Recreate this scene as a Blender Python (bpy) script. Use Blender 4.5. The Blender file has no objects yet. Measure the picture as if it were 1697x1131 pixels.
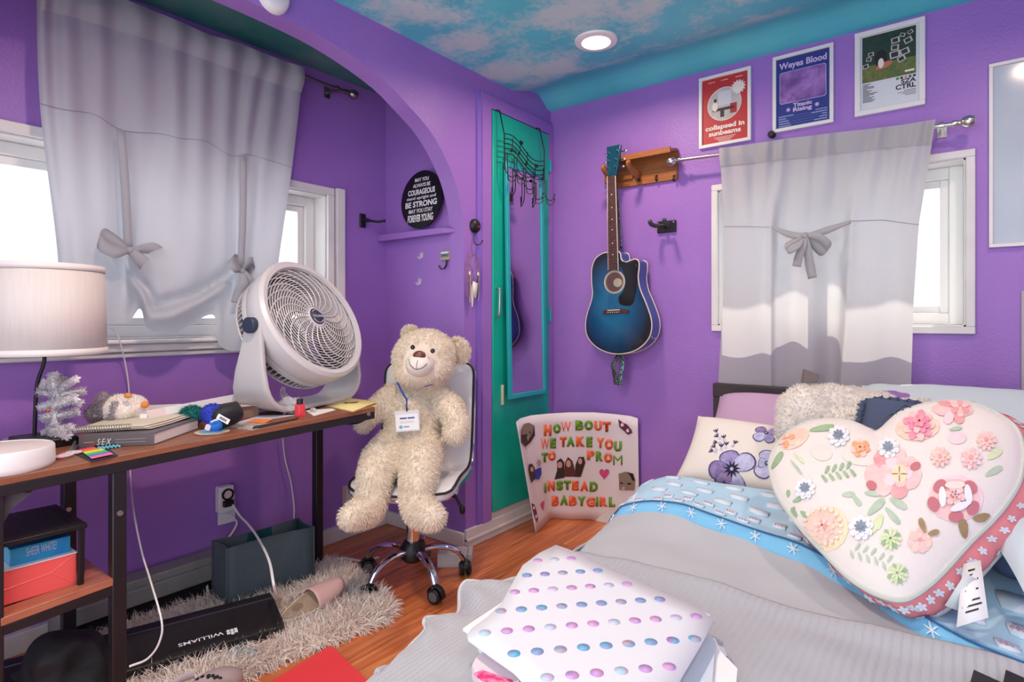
import bpy, bmesh, math, random
from math import sin, cos, pi, radians, sqrt, atan2, hypot, exp
from mathutils import Vector as V, Matrix, Euler, noise as mnoise
import numpy as np
rnd = random.Random(7)
SC = bpy.context.scene
COL = SC.collection
# ------------------------------------------------------------------ camera frame
CAM = V((1.846, -2.744, 1.074)); FP = 965.0; PX = 848.5; HY = 530.0
_a = radians(37.7); FW = V((-sin(_a), cos(_a), 0)); RT = V((cos(_a), sin(_a), 0))
def ray(px, py): return FW + RT*((px-PX)/FP) + V((0, 0, (HY-py)/FP))
def at(px, py, t): return CAM + ray(px, py)*t
def onx(px, py, x): d = ray(px, py); return CAM + d*((x-CAM.x)/d.x)
def ony(px, py, y): d = ray(px, py); return CAM + d*((y-CAM.y)/d.y)
def onz(px, py, z): d = ray(px, py); return CAM + d*((z-CAM.z)/d.z)
def zd(y): return 0.742+(y+1.31)*0.0339           # the desk top slopes a little
def ond(px, py):                                   # point on the desk top
    p = onz(px, py, .735)
    for _ in range(6): p = onz(px, py, zd(p.y))
    return p
def depth(p): return (p-CAM).dot(FW)
# ------------------------------------------------------------------ materials
def lin(c):
    return tuple(((x/255.0)/12.92 if x/255.0 <= .04045 else ((x/255.0+.055)/1.055)**2.4) for x in c)+(1.0,)
MATS = {}
def mk(name, col, rough=.55, metal=0., var=None, bump=None, spec=None, sheen=0, trans=0, coat=0, emit=None, alpha=None, sub=0, coords='Object', stretch=None):
    """var=(scale, other colour, contrast)  bump=(scale, strength[, distance])"""
    if name in MATS: return MATS[name]
    m = bpy.data.materials.new(name); m.use_nodes = True
    nt = m.node_tree; N = nt.nodes; L = nt.links; b = N['Principled BSDF']
    b.inputs['Base Color'].default_value = lin(col); b.inputs['Roughness'].default_value = rough
    b.inputs['Metallic'].default_value = metal
    if spec is not None: b.inputs['Specular IOR Level'].default_value = spec
    if sheen: b.inputs['Sheen Weight'].default_value = sheen
    if trans: b.inputs['Transmission Weight'].default_value = trans
    if coat: b.inputs['Coat Weight'].default_value = coat; b.inputs['Coat Roughness'].default_value = .08
    if alpha is not None: b.inputs['Alpha'].default_value = alpha
    if sub: b.inputs['Subsurface Weight'].default_value = sub; b.inputs['Subsurface Radius'].default_value = (.02, .01, .01)
    if emit: b.inputs['Emission Color'].default_value = lin(emit[0]); b.inputs['Emission Strength'].default_value = emit[1]
    tc = None
    def coord():
        nonlocal tc
        if tc is None:
            t = N.new('ShaderNodeTexCoord'); tc = t.outputs[coords]
            if stretch:
                mp = N.new('ShaderNodeMapping'); mp.inputs['Scale'].default_value = stretch
                L.new(tc, mp.inputs['Vector']); tc = mp.outputs[0]
        return tc
    if var:
        n = N.new('ShaderNodeTexNoise'); n.inputs['Scale'].default_value = var[0]; n.inputs['Detail'].default_value = 5
        L.new(coord(), n.inputs['Vector'])
        r = N.new('ShaderNodeValToRGB'); k = var[2] if len(var) > 2 else .2
        r.color_ramp.elements[0].position = .5-k; r.color_ramp.elements[1].position = .5+k
        r.color_ramp.elements[0].color = lin(col); r.color_ramp.elements[1].color = lin(var[1])
        L.new(n.outputs['Fac'], r.inputs['Fac']); L.new(r.outputs['Color'], b.inputs['Base Color'])
    if bump:
        n = N.new('ShaderNodeTexNoise'); n.inputs['Scale'].default_value = bump[0]; n.inputs['Detail'].default_value = 3
        L.new(coord(), n.inputs['Vector'])
        bp = N.new('ShaderNodeBump'); bp.inputs['Strength'].default_value = bump[1]
        bp.inputs['Distance'].default_value = bump[2] if len(bump) > 2 else .002
        L.new(n.outputs['Fac'], bp.inputs['Height']); L.new(bp.outputs['Normal'], b.inputs['Normal'])
    MATS[name] = m
    return m
# ------------------------------------------------------------------ mesh builder
ORG = {}
def frame(o, ex, ey):
    """matrix whose local x,y axes are ex,ey and z their normal"""
    ex = V(ex).normalized(); n = ex.cross(V(ey)).normalized(); ey = n.cross(ex)
    M = Matrix((ex, ey, n)).transposed().to_4x4(); M.translation = V(o)
    return M
def tag(o, label=None, cat=None, group=None, kind=None):
    if label: o['label'] = label
    if cat: o['category'] = cat
    if group: o['group'] = group
    if kind: o['kind'] = kind
    return o
def thing(name, loc, label, cat, group=None):
    o = bpy.data.objects.new(name, None); COL.objects.link(o); o.empty_display_size = .05
    o.location = loc; ORG[o] = V(loc); return tag(o, label, cat, group)
class MB:
    def __init__(s): s.v = []; s.f = []; s.m = []; s.mats = []
    def mi(s, mat):
        if mat not in s.mats: s.mats.append(mat)
        return s.mats.index(mat)
    def add(s, vs, fs, mat, M=None):
        n = len(s.v); k = s.mi(mat)
        for p in vs:
            p = V(p); s.v.append(M @ p if M is not None else p)
        for f in fs: s.f.append(tuple(i+n for i in f)); s.m.append(k)
        return s
    def box(s, c, d, mat, M=None):
        x, y, z = d[0]/2, d[1]/2, d[2]/2; c = V(c)
        vs = [c+V((i*x, j*y, k*z)) for i in (-1, 1) for j in (-1, 1) for k in (-1, 1)]
        return s.add(vs, [(0, 1, 3, 2), (4, 6, 7, 5), (0, 4, 5, 1), (2, 3, 7, 6), (0, 2, 6, 4), (1, 5, 7, 3)], mat, M)
    def bb(s, a, b, mat, M=None):
        return s.box([(a[i]+b[i])/2 for i in range(3)], [abs(b[i]-a[i]) for i in range(3)], mat, M)
    def rbox(s, c, d, r, mat, M=None, n=3):
        """box with rounded vertical corners, slightly softened"""
        o = rrect(d[0], d[1], r, n)
        return s.prism([(c[0]+x, c[1]+y) for x, y in o], c[2]-d[2]/2, c[2]+d[2]/2, mat, M)
    def prism(s, o, z0, z1, mat, M=None, side=None):
        n = len(o); vs = [(x, y, z0) for x, y in o]+[(x, y, z1) for x, y in o]
        area = sum(o[i][0]*o[(i+1) % n][1]-o[(i+1) % n][0]*o[i][1] for i in range(n))
        a = tuple(range(n)); bq = tuple(range(n, 2*n))
        if area < 0: caps = [a, bq[::-1]]; sd = [(i, i+n, (i+1) % n+n, (i+1) % n) for i in range(n)]
        else: caps = [a[::-1], bq]; sd = [(i, (i+1) % n, (i+1) % n+n, i+n) for i in range(n)]
        if side is None or side is mat: return s.add(vs, caps+sd, mat, M)
        s.add(vs, caps, mat, M); return s.add(vs, sd, side, M)
    def poly(s, o, mat, M=None, z=0):
        return s.add([(x, y, z) for x, y in o], [tuple(range(len(o)))], mat, M)
    def disc(s, c, rx, ry, mat, M=None, z=0, n=20, rot=0):
        cr, sr = cos(rot), sin(rot)
        return s.poly([(c[0]+rx*cos(t)*cr-ry*sin(t)*sr, c[1]+rx*cos(t)*sr+ry*sin(t)*cr) for t in [2*pi*i/n for i in range(n)]], mat, M, z)
    def grid(s, fn, nu, nv, mat, M=None, cu=False, cv=False):
        vs = [fn(i/(nu if cu else nu-1), j/(nv if cv else nv-1)) for i in range(nu) for j in range(nv)]
        fs = []
        for i in range(nu if cu else nu-1):
            for j in range(nv if cv else nv-1):
                i2 = (i+1) % nu; j2 = (j+1) % nv
                fs.append((i*nv+j, i2*nv+j, i2*nv+j2, i*nv+j2))
        return s.add(vs, fs, mat, M)
    def lathe(s, prof, mat, M=None, n=24, closed=True):
        """profile of (r,z) about local z"""
        vs = []; fs = []; k = len(prof)
        for i in range(n):
            a = 2*pi*i/n
            for r, z in prof: vs.append((r*cos(a), r*sin(a), z))
        for i in range(n):
            i2 = (i+1) % n
            for j in range(k-1): fs.append((i*k+j, i2*k+j, i2*k+j+1, i*k+j+1))
        if closed:
            fs.append(tuple(i*k for i in range(n))[::-1]); fs.append(tuple(i*k+k-1 for i in range(n)))
        return s.add(vs, fs, mat, M)
    def tube(s, pts, r, mat, M=None, n=8, closed=False, cap=True, flat=None):
        """swept tube; r a number or list; flat=(a,b) elliptical section scale"""
        pts = [V(p) for p in pts]; k = len(pts); rs = r if isinstance(r, (list, tuple)) else [r]*k
        ts = []
        for i in range(k):
            if closed: t = pts[(i+1) % k]-pts[i-1]
            else: t = pts[min(i+1, k-1)]-pts[max(i-1, 0)]
            ts.append(t.normalized() if t.length > 1e-9 else V((0, 0, 1)))
        up = V((0, 0, 1)) if abs(ts[0].z) < .9 else V((1, 0, 0))
        x = ts[0].cross(up).normalized(); vs = []
        for i in range(k):
            x = (x-ts[i]*x.dot(ts[i])).normalized(); y = ts[i].cross(x)
            for j in range(n):
                a = 2*pi*j/n; e = flat or (1, 1)
                vs.append(pts[i]+x*(cos(a)*rs[i]*e[0])+y*(sin(a)*rs[i]*e[1]))
        fs = []
        for i in range(k if closed else k-1):
            i2 = (i+1) % k
            for j in range(n): fs.append((i*n+j, i*n+(j+1) % n, i2*n+(j+1) % n, i2*n+j))
        if cap and not closed: fs.append(tuple(range(n))[::-1]); fs.append(tuple(range((k-1)*n, k*n)))
        return s.add(vs, fs, mat, M)
    def ball(s, c, r, mat, M=None, nu=16, nv=10, R=None):
        """ellipsoid, r=(rx,ry,rz)"""
        if not isinstance(r, (list, tuple)): r = (r, r, r)
        vs = []; fs = []; c = V(c)
        for i in range(1, nv):
            p = pi*i/nv
            for j in range(nu):
                a = 2*pi*j/nu; q = V((r[0]*sin(p)*cos(a), r[1]*sin(p)*sin(a), r[2]*cos(p)))
                vs.append(c+(R @ q if R else q))
        t = len(vs); q = V((0, 0, r[2])); vs += [c+(R @ q if R else q), c-(R @ q if R else q)]
        for i in range(nv-2):
            for j in range(nu): fs.append((i*nu+j, (i+1)*nu+j, (i+1)*nu+(j+1) % nu, i*nu+(j+1) % nu))
        for j in range(nu): fs.append((t, j, (j+1) % nu)); fs.append((t+1, (nv-2)*nu+(j+1) % nu, (nv-2)*nu+j))
        return s.add(vs, fs, mat, M)
    def text(s, body, h, mat, M, x=0, y=0, width=None, bold=0, shear=0, align='LEFT', z=.0006, space=1, thick=0, maxw=None):
        """lettering: cap height h, left/centre at x, baseline y on the local xy plane"""
        vs, fs = text_mesh(body, bold, shear, space)
        if not vs: return s
        H = .70; x0 = min(p[0] for p in vs); x1 = max(p[0] for p in vs); k = h/H
        kx = k if width is None else width/(x1-x0)
        if maxw and kx*(x1-x0) > maxw: kx = maxw/(x1-x0)
        off = x-x0*kx if align == 'LEFT' else (x-(x0+x1)/2*kx if align == 'CENTER' else x-x1*kx)
        return s.add([(p[0]*kx+off, p[1]*k+y, z) for p in vs], fs, mat, M)
    def mesh_in(s, vs, fs, mat, M=None): return s.add(vs, fs, mat, M)
    def build(s, name, parent=None, origin=None, bevel=0, seg=2, subsurf=0, solid=0, angle=40, label=None, cat=None, group=None, kind=None, flat=False):
        if not s.v: return None
        if origin is None:
            if parent is not None: origin = ORG[parent]
            else:
                xs = [p.x for p in s.v]; ys = [p.y for p in s.v]
                origin = V(((min(xs)+max(xs))/2, (min(ys)+max(ys))/2, min(p.z for p in s.v)))
        origin = V(origin); me = bpy.data.meshes.new(name)
        me.from_pydata([tuple(p-origin) for p in s.v], [], s.f)
        for m in s.mats: me.materials.append(m)
        me.polygons.foreach_set('material_index', s.m)
        me.polygons.foreach_set('use_smooth', [not flat]*len(s.f)); me.update()
        if not flat: me.set_sharp_from_angle(angle=radians(angle))
        o = bpy.data.objects.new(name, me); COL.objects.link(o)
        o.location = origin-(ORG[parent] if parent is not None else V((0, 0, 0)))
        if parent is not None: o.parent = parent
        ORG[o] = origin
        if solid: q = o.modifiers.new('solid', 'SOLIDIFY'); q.thickness = solid; q.offset = -1
        if bevel:
            q = o.modifiers.new('bevel', 'BEVEL'); q.width = bevel; q.segments = seg; q.limit_method = 'ANGLE'; q.angle_limit = radians(35); q.harden_normals = False
        if subsurf: q = o.modifiers.new('sub', 'SUBSURF'); q.levels = subsurf; q.render_levels = subsurf
        return tag(o, label, cat, group, kind)
def rrect(w, h, r, n=3):
    r = min(r, w/2-1e-5, h/2-1e-5); o = []
    for cx, cy, a0 in ((w/2-r, h/2-r, 0), (-w/2+r, h/2-r, pi/2), (-w/2+r, -h/2+r, pi), (w/2-r, -h/2+r, 1.5*pi)):
        for i in range(n+1):
            a = a0+pi/2*i/n; o.append((cx+r*cos(a), cy+r*sin(a)))
    return o
_TX = {}
def text_mesh(body, bold, shear, space):
    k = (body, bold, shear, space)
    if k not in _TX:
        c = bpy.data.curves.new('lettering', 'FONT'); c.body = body; c.size = 1; c.offset = bold; c.shear = shear
        c.space_character = space; c.fill_mode = 'FRONT'; c.resolution_u = 3
        o = bpy.data.objects.new('lettering', c); COL.objects.link(o)
        dg = bpy.context.evaluated_depsgraph_get(); me = o.evaluated_get(dg).to_mesh()
        _TX[k] = ([tuple(p.co) for p in me.vertices], [tuple(p.vertices) for p in me.polygons])
        o.evaluated_get(dg).to_mesh_clear(); bpy.data.objects.remove(o); bpy.data.curves.remove(c)
    return _TX[k]
def blob(parts, voxel=.012, smooth=8, factor=.5):
    """union of ellipsoids/capsules fused to one continuous skin -> (verts, faces).
    parts: ('e', centre, radii, rotation or None) or ('c', [points], [radii])"""
    mb = MB(); mt = mk('fuse_temp', (200, 200, 200))
    for p in parts:
        if p[0] == 'e': mb.ball(p[1], p[2], mt, R=p[3] if len(p) > 3 else None, nu=20, nv=14)
        else:
            mb.tube(p[1], p[2], mt, n=14)
            for q, r in zip(p[1], p[2]): mb.ball(q, r, mt, nu=14, nv=10)
    o = mb.build('fuse_temp', origin=(0, 0, 0))
    r = o.modifiers.new('r', 'REMESH'); r.mode = 'VOXEL'; r.voxel_size = voxel
    if smooth: q = o.modifiers.new('s', 'SMOOTH'); q.iterations = smooth; q.factor = factor
    dg = bpy.context.evaluated_depsgraph_get(); ev = o.evaluated_get(dg); me = ev.to_mesh()
    vs = [tuple(v.co) for v in me.vertices]; fs = [tuple(p.vertices) for p in me.polygons]
    ev.to_mesh_clear(); d = o.data; ORG.pop(o, None); bpy.data.objects.remove(o); bpy.data.meshes.remove(d)
    return vs, fs
def tufts(mb, vs, fs, mats, count, length, width, droop=0., jitter=.5, seed=1, keep=None, comb=None, lift=1.):
    """fur: slim bent three-sided locks standing on the faces of a surface"""
    rg = random.Random(seed); VS = [V(p) for p in vs]; tri = []; cum = []; tot = 0
    for f in fs:
        for k in range(1, len(f)-1):
            a, b, c = VS[f[0]], VS[f[k]], VS[f[k+1]]; n = (b-a).cross(c-a)
            if n.length < 1e-10: continue
            tot += n.length/2; tri.append((a, b, c, n.normalized())); cum.append(tot)
    import bisect
    for _ in range(count):
        a, b, c, n = tri[min(bisect.bisect(cum, rg.random()*tot), len(tri)-1)]
        u, v = rg.random(), rg.random()
        if u+v > 1: u, v = 1-u, 1-v
        p = a+(b-a)*u+(c-a)*v
        if keep and not keep(p, n): continue
        d = n*lift+V((rg.uniform(-1, 1), rg.uniform(-1, 1), rg.uniform(-1, 1)))*jitter+V((0, 0, -droop))
        if comb: d += V(comb(p, n) if callable(comb) else comb)
        d.normalize(); L = length*rg.uniform(.6, 1.25); w = width*rg.uniform(.7, 1.3)
        s = d.cross(V((rg.uniform(-1, 1), rg.uniform(-1, 1), rg.uniform(-1, 1)))).normalized(); t = d.cross(s)
        bend = (V((0, 0, -1))*droop+s*rg.uniform(-.5, .5)); m_ = p+d*L*.55; e = p+(d+bend*.7).normalized()*L
        p = p-n*width*.5
        mb.add([p+s*w, p-s*w*.5+t*w*.87, p-s*w*.5-t*w*.87, m_+s*w*.7, m_-s*w*.35+t*w*.6, m_-s*w*.35-t*w*.6, e],
               [(0, 1, 4, 3), (1, 2, 5, 4), (2, 0, 3, 5), (3, 4, 6), (4, 5, 6), (5, 3, 6)], rg.choice(mats))
def catmull(pts, n=6, closed=False):
    pts = [V(p) for p in pts]; k = len(pts); o = []
    rng = range(k if closed else k-1)
    for i in rng:
        p1, p2 = pts[i], pts[(i+1) % k]
        p0 = pts[i-1] if (closed or i) else p1*2-p2
        p3 = pts[(i+2) % k] if (closed or i+2 < k) else p2*2-p1
        for j in range(n):
            t = j/n
            o.append(.5*((2*p1)+(p2-p0)*t+(2*p0-5*p1+4*p2-p3)*t*t+(3*p1-p0-3*p2+p3)*t**3))
    if not closed: o.append(pts[-1])
    return o
def lerp(a, b, t): return a+(b-a)*t
def interp(xs, ys, x):
    if x <= xs[0]: return ys[0]
    for i in range(len(xs)-1):
        if x <= xs[i+1]: return lerp(ys[i], ys[i+1], (x-xs[i])/(xs[i+1]-xs[i]))
    return ys[-1]
def sst(a, b, x):
    t = min(1, max(0, (x-a)/(b-a))); return t*t*(3-2*t)
def copy_tree(o, parent=None, M=None):
    c = o.copy(); COL.objects.link(c)
    if parent is not None: c.parent = parent
    for ch in [q for q in bpy.data.objects if q.parent == o]: copy_tree(ch, c)
    return c
def cord(name, pts, r, mat, label, n=6, res=7, parent=None, cat='cord', group=None):
    m = MB().tube(catmull(pts, res), r, mat, n=n)
    if parent is not None: return m.build(name, parent)
    return m.build(name, label=label, cat=cat, group=group)

def merge(dst, src):
    """printed pattern joins the mesh of the part it is printed on"""
    bm = bmesh.new(); bm.from_mesh(dst.data); n = len(bm.faces); bm.from_mesh(src.data); bm.faces.ensure_lookup_table()
    k = len(dst.data.materials)
    for f in bm.faces[n:]: f.material_index += k
    for m in src.data.materials: dst.data.materials.append(m)
    bm.to_mesh(dst.data); bm.free(); d = src.data; ORG.pop(src, None); bpy.data.objects.remove(src); bpy.data.meshes.remove(d)
# ================================================================== materials of the room
M_wall = mk('purple_paint', (162, 118, 200), .42, var=(3.5, (154, 110, 194), .25), bump=(95, .55, .003), spec=.45)
M_white = mk('white_paint', (228, 226, 222), .45, var=(8, (218, 216, 212), .2))
M_vinyl = mk('white_vinyl', (236, 236, 232), .35)
M_teal = mk('teal_paint', (22, 186, 158), .38, var=(3, (10, 166, 142), .22), spec=.5)
M_teal2 = mk('turquoise_paint', (40, 176, 182), .38, var=(4, (30, 164, 172), .25))
M_black = mk('black_plastic', (18, 18, 20), .45)
M_bmetal = mk('black_metal', (26, 23, 27), .42, var=(20, (34, 30, 34), .3))
M_chrome = mk('chrome', (225, 222, 225), .07, 1)
M_nickel = mk('brushed_nickel', (200, 196, 188), .28, 1)
M_steel = mk('steel', (150, 148, 145), .35, 1)
M_wht = mk('white_plastic', (232, 231, 230), .38)
M_paper = mk('white_paper', (236, 234, 232), .7)
M_grey = mk('grey_plastic', (120, 122, 126), .5)

def planks():
    m = bpy.data.materials.new('wood_floor'); m.use_nodes = True; nt = m.node_tree; N = nt.nodes; L = nt.links; b = N['Principled BSDF']
    t = N.new('ShaderNodeTexCoord'); mp = N.new('ShaderNodeMapping'); mp.inputs['Rotation'].default_value = (0, 0, radians(90)); L.new(t.outputs['Object'], mp.inputs[0])
    br = N.new('ShaderNodeTexBrick'); br.offset = .37; br.inputs['Scale'].default_value = 1; br.inputs['Brick Width'].default_value = .62; br.inputs['Row Height'].default_value = .083
    br.inputs['Mortar Size'].default_value = .0008; br.inputs['Color1'].default_value = (0.15, .15, .15, 1); br.inputs['Color2'].default_value = (.9, .9, .9, 1); br.inputs['Mortar'].default_value = (.45, .45, .45, 1); br.inputs['Bias'].default_value = 0
    L.new(mp.outputs[0], br.inputs['Vector'])
    m2 = N.new('ShaderNodeMapping'); m2.inputs['Scale'].default_value = (1.6, 22, 4); L.new(mp.outputs[0], m2.inputs[0])
    ad = N.new('ShaderNodeVectorMath'); ad.operation = 'ADD'; L.new(m2.outputs[0], ad.inputs[0]); L.new(br.outputs['Color'], ad.inputs[1])
    n = N.new('ShaderNodeTexNoise'); n.inputs['Scale'].default_value = 1.6; n.inputs['Detail'].default_value = 8; n.inputs['Distortion'].default_value = 1.4; L.new(ad.outputs[0], n.inputs['Vector'])
    r = N.new('ShaderNodeValToRGB'); e = r.color_ramp.elements; e[0].position = .25; e[0].color = lin((150, 76, 42)); e[1].position = .75; e[1].color = lin((226, 148, 96))
    q = r.color_ramp.elements.new(.5); q.color = lin((200, 112, 64)); L.new(n.outputs['Fac'], r.inputs['Fac'])
    mx = N.new('ShaderNodeMix'); mx.data_type = 'RGBA'; mx.blend_type = 'OVERLAY'; mx.inputs[0].default_value = .32
    L.new(r.outputs['Color'], mx.inputs[6]); L.new(br.outputs['Color'], mx.inputs[7])
    L.new(mx.outputs[2], b.inputs['Base Color']); b.inputs['Roughness'].default_value = .28
    bp = N.new('ShaderNodeBump'); bp.inputs['Strength'].default_value = .25; bp.inputs['Distance'].default_value = .001
    L.new(br.outputs['Fac'], bp.inputs['Height']); bp.invert = True; L.new(bp.outputs[0], b.inputs['Normal'])
    return m
def skyceil():
    m = bpy.data.materials.new('cloud_painted_ceiling'); m.use_nodes = True; nt = m.node_tree; N = nt.nodes; L = nt.links; b = N['Principled BSDF']
    t = N.new('ShaderNodeTexCoord')
    n = N.new('ShaderNodeTexNoise'); n.inputs['Scale'].default_value = 3.1; n.inputs['Detail'].default_value = 2.5; n.inputs['Roughness'].default_value = .55; L.new(t.outputs['Object'], n.inputs['Vector'])
    n2 = N.new('ShaderNodeTexNoise'); n2.inputs['Scale'].default_value = 34; n2.inputs['Detail'].default_value = 7; n2.inputs['Roughness'].default_value = .72; L.new(t.outputs['Object'], n2.inputs['Vector'])
    ma = N.new('ShaderNodeMath'); ma.operation = 'MULTIPLY_ADD'; ma.inputs[1].default_value = .42; L.new(n2.outputs['Fac'], ma.inputs[0]); L.new(n.outputs['Fac'], ma.inputs[2])
    r = N.new('ShaderNodeValToRGB'); e = r.color_ramp.elements; e[0].position = .66; e[0].color = (0, 0, 0, 1); e[1].position = .82; e[1].color = (1, 1, 1, 1)
    L.new(ma.outputs[0], r.inputs['Fac'])
    # no clouds on the strip that rolls down to the window wall
    sx = N.new('ShaderNodeSeparateXYZ'); L.new(t.outputs['Object'], sx.inputs[0])
    mr = N.new('ShaderNodeMapRange'); mr.inputs['From Min'].default_value = -.20; mr.inputs['From Max'].default_value = -.30; mr.inputs['To Min'].default_value = 0; mr.inputs['To Max'].default_value = .85
    L.new(sx.outputs['Y'], mr.inputs['Value'])
    mm = N.new('ShaderNodeMath'); mm.operation = 'MULTIPLY'; L.new(r.outputs['Color'], mm.inputs[0]); L.new(mr.outputs[0], mm.inputs[1])
    n3 = N.new('ShaderNodeTexNoise'); n3.inputs['Scale'].default_value = 2; L.new(t.outputs['Object'], n3.inputs['Vector'])
    r3 = N.new('ShaderNodeValToRGB'); e = r3.color_ramp.elements; e[0].position = .35; e[0].color = lin((82, 190, 204)); e[1].position = .65; e[1].color = lin((104, 210, 218)); L.new(n3.outputs['Fac'], r3.inputs['Fac'])
    mx = N.new('ShaderNodeMix'); mx.data_type = 'RGBA'; L.new(mm.outputs[0], mx.inputs[0]); L.new(r3.outputs['Color'], mx.inputs[6]); mx.inputs[7].default_value = lin((212, 222, 216))
    L.new(mx.outputs[2], b.inputs['Base Color']); b.inputs['Roughness'].default_value = .5
    bp = N.new('ShaderNodeBump'); bp.inputs['Strength'].default_value = .3; bp.inputs['Distance'].default_value = .002; L.new(n2.outputs['Fac'], bp.inputs['Height']); L.new(bp.outputs[0], b.inputs['Normal'])
    return m
M_floor = planks(); M_ceil = skyceil()
M_acei = mk('dark_teal_ceiling', (40, 118, 112), .5, var=(6, (92, 132, 128), .18), bump=(40, .4))
def struct(mb, name, parent=None, **k):
    o = mb.build(name, parent, origin=(0, 0, 0) if parent is None else None, **k); o['kind'] = 'structure'; return o
H = 2.26; XR = 3.0; YB = -3.3; XA = -.57; YJ = -.71
# floor and ceiling
struct(MB().bb((-.72, YB, -.06), (XR, .16, 0), M_floor), 'floor')
cl = MB()
def cey(u, v):
    x = lerp(-.02, XR, u); y = [YB, -1.5, -.9, -.5, -.36, -.31, -.25, -.20, -.16, -.13, -.10, -.07, -.03, 0.02][int(round(v*13))]
    dip = .022*exp(-((y+.215)/.05)**2)+.036*sst(-.16, 0, y)*0
    roll = .075*sst(-.19, -.01, y)
    z = H+.055*sst(-.40, -.135, y)-.066*sst(-.135, .0, y)
    return (x, y, z)
cl.grid(cey, 9, 14, M_ceil)
cl.bb((-.02, YB, H+.09), (XR, .16, H+.11), M_ceil)
struct(cl, 'ceiling')
# window wall with its opening
W2 = (.945, 1.857, 1.048, 1.675)
wb = MB()
wb.bb((0, 0, 0), (W2[0], .15, 2.37), M_wall); wb.bb((W2[1], 0, 0), (XR, .15, 2.37), M_wall)
wb.bb((W2[0], 0, 0), (W2[1], .15, W2[2]), M_wall); wb.bb((W2[0], 0, W2[3]), (W2[1], .15, 2.37), M_wall)
struct(wb, 'wall_back')
struct(MB().bb((XR, YB, 0), (XR+.1, .15, 2.37), M_wall), 'wall_right')
# door wall with the arch
ya = [-.722, -.724, -.727, -.764, -.824, -.938, -1.082, -1.189, -1.343, -1.502, -1.658, -1.80]
za = [0, 1.3, 1.523, 1.663, 1.774, 1.898, 1.983, 2.035, 2.078, 2.105, 2.114, 2.117]
curve = [(p.x, p.y) for p in catmull([(a, b, 0) for a, b in zip(ya[1:], za[1:])], 5)]
right = [(YJ, 0)]+[(min(y, YJ), z) for y, z in curve]
left = [(-3.6-y, z) for y, z in right[::-1]][1:]
outl = [(0, 0), (0, 2.37), (YB, 2.37), (YB, 0)]+[(-3.6-YJ, 0)]+[p for p in left[::-1] if False]
arc = right+left                      # from right jamb over to the left jamb
outl = [(.0, 0)]+arc+[(-3.4, 0), (-3.4, 2.37), (.0, 2.37)]
Myz = Matrix(((0, 0, 1, 0), (1, 0, 0, 0), (0, 1, 0, 0), (0, 0, 0, 1)))      # local x->y, y->z, z->x
wl = MB().prism(outl, -.09, 0, M_wall, Myz)
o_ = struct(wl, 'wall_left', angle=25)
# alcove shell
W1 = (-2.46, -1.078, 1.0, 1.672)
al = MB()
al.bb((XA-.14, YJ, 0), (XA, W1[1], 2.37), M_wall); al.bb((XA-.14, W1[0], 0), (XA, -2.95, 2.37), M_wall)
al.bb((XA-.14, W1[0], 0), (XA, W1[1], W1[2]), M_wall); al.bb((XA-.14, W1[0], W1[3]), (XA, W1[1], 2.37), M_wall)
struct(al, 'wall_alcove')
struct(MB().bb((XA-.14, YJ, 0), (-.088, YJ+.12, 2.37), M_wall), 'wall_alcove_side')
struct(MB().bb((XA-.14, -2.95, 0), (-.088, -3.05, 2.37), M_wall), 'wall_alcove_far')
struct(MB().bb((XA-.14, -3.05, 2.255), (-.088, YJ+.12, 2.37), M_acei), 'ceiling_alcove')
# ledge on the side of the alcove
lg = MB()
a0, a1 = -.569, -.045
lg.add([(a0, YJ, 1.525), (a1, YJ, 1.505), (a1-.05, YJ-.055, 1.512), (a0, YJ-.055, 1.518), (a0, YJ, 1.488), (a1, YJ, 1.488), (a1-.05, YJ-.055, 1.482), (a0, YJ-.055, 1.48)],
       [(0, 1, 2, 3), (7, 6, 5, 4), (3, 2, 6, 7), (2, 1, 5, 6), (1, 0, 4, 5), (0, 3, 7, 4)], M_wall)
struct(lg, 'trim_1', bevel=.004)
# pilaster-side trims of the closet door
tr = MB()
tr.bb((0, -.64, .0), (.012, -.612, 2.17), mk('deep_purple_trim', (140, 108, 196), .45)); tr.bb((0, -.612, .09), (.02, -.545, 2.112), M_wall); tr.bb((0, -.612, 2.112), (.02, -.004, 2.172), M_wall)  # narrow outer strip in a deeper purple than the wall
tr.bb((0, -.045, .09), (.02, -.004, 2.112), M_wall)
struct(tr, 'trim_2')
# closet door, teal
d = struct(MB().bb((0, -.54, .125), (.024, -.048, 2.106), M_teal), 'door_1', bevel=.004)
hm = MB(); h0 = onx(824, 478, .03); h1 = onx(823, 525, .03)
hm.tube(catmull([(.024, h0.y, h0.z), (.045, h0.y, h0.z-.006), (.052, (h0.y+h1.y)/2-.004, (h0.z+h1.z)/2), (.045, h1.y, h1.z+.006), (.024, h1.y, h1.z)], 6), .006, M_nickel, n=8)
struct(hm, 'door_handle', d)
hg = MB()
for zz in (1.93, 1.10, .3): hg.tube([(.03, -.045, zz-.035), (.03, -.045, zz+.035)], .006, M_teal2, n=8); hg.bb((.02, -.056, zz-.032), (.027, -.036, zz+.032), M_teal2)
struct(hg, 'hinge', d)
lt = MB(); pl = onx(833, 655, .03); lt.bb((.024, pl.y-.008, pl.z-.05), (.034, pl.y+.008, pl.z+.05), mk('cream_plastic', (214, 214, 186), .5))
struct(lt, 'latch', d, bevel=.003)
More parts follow.
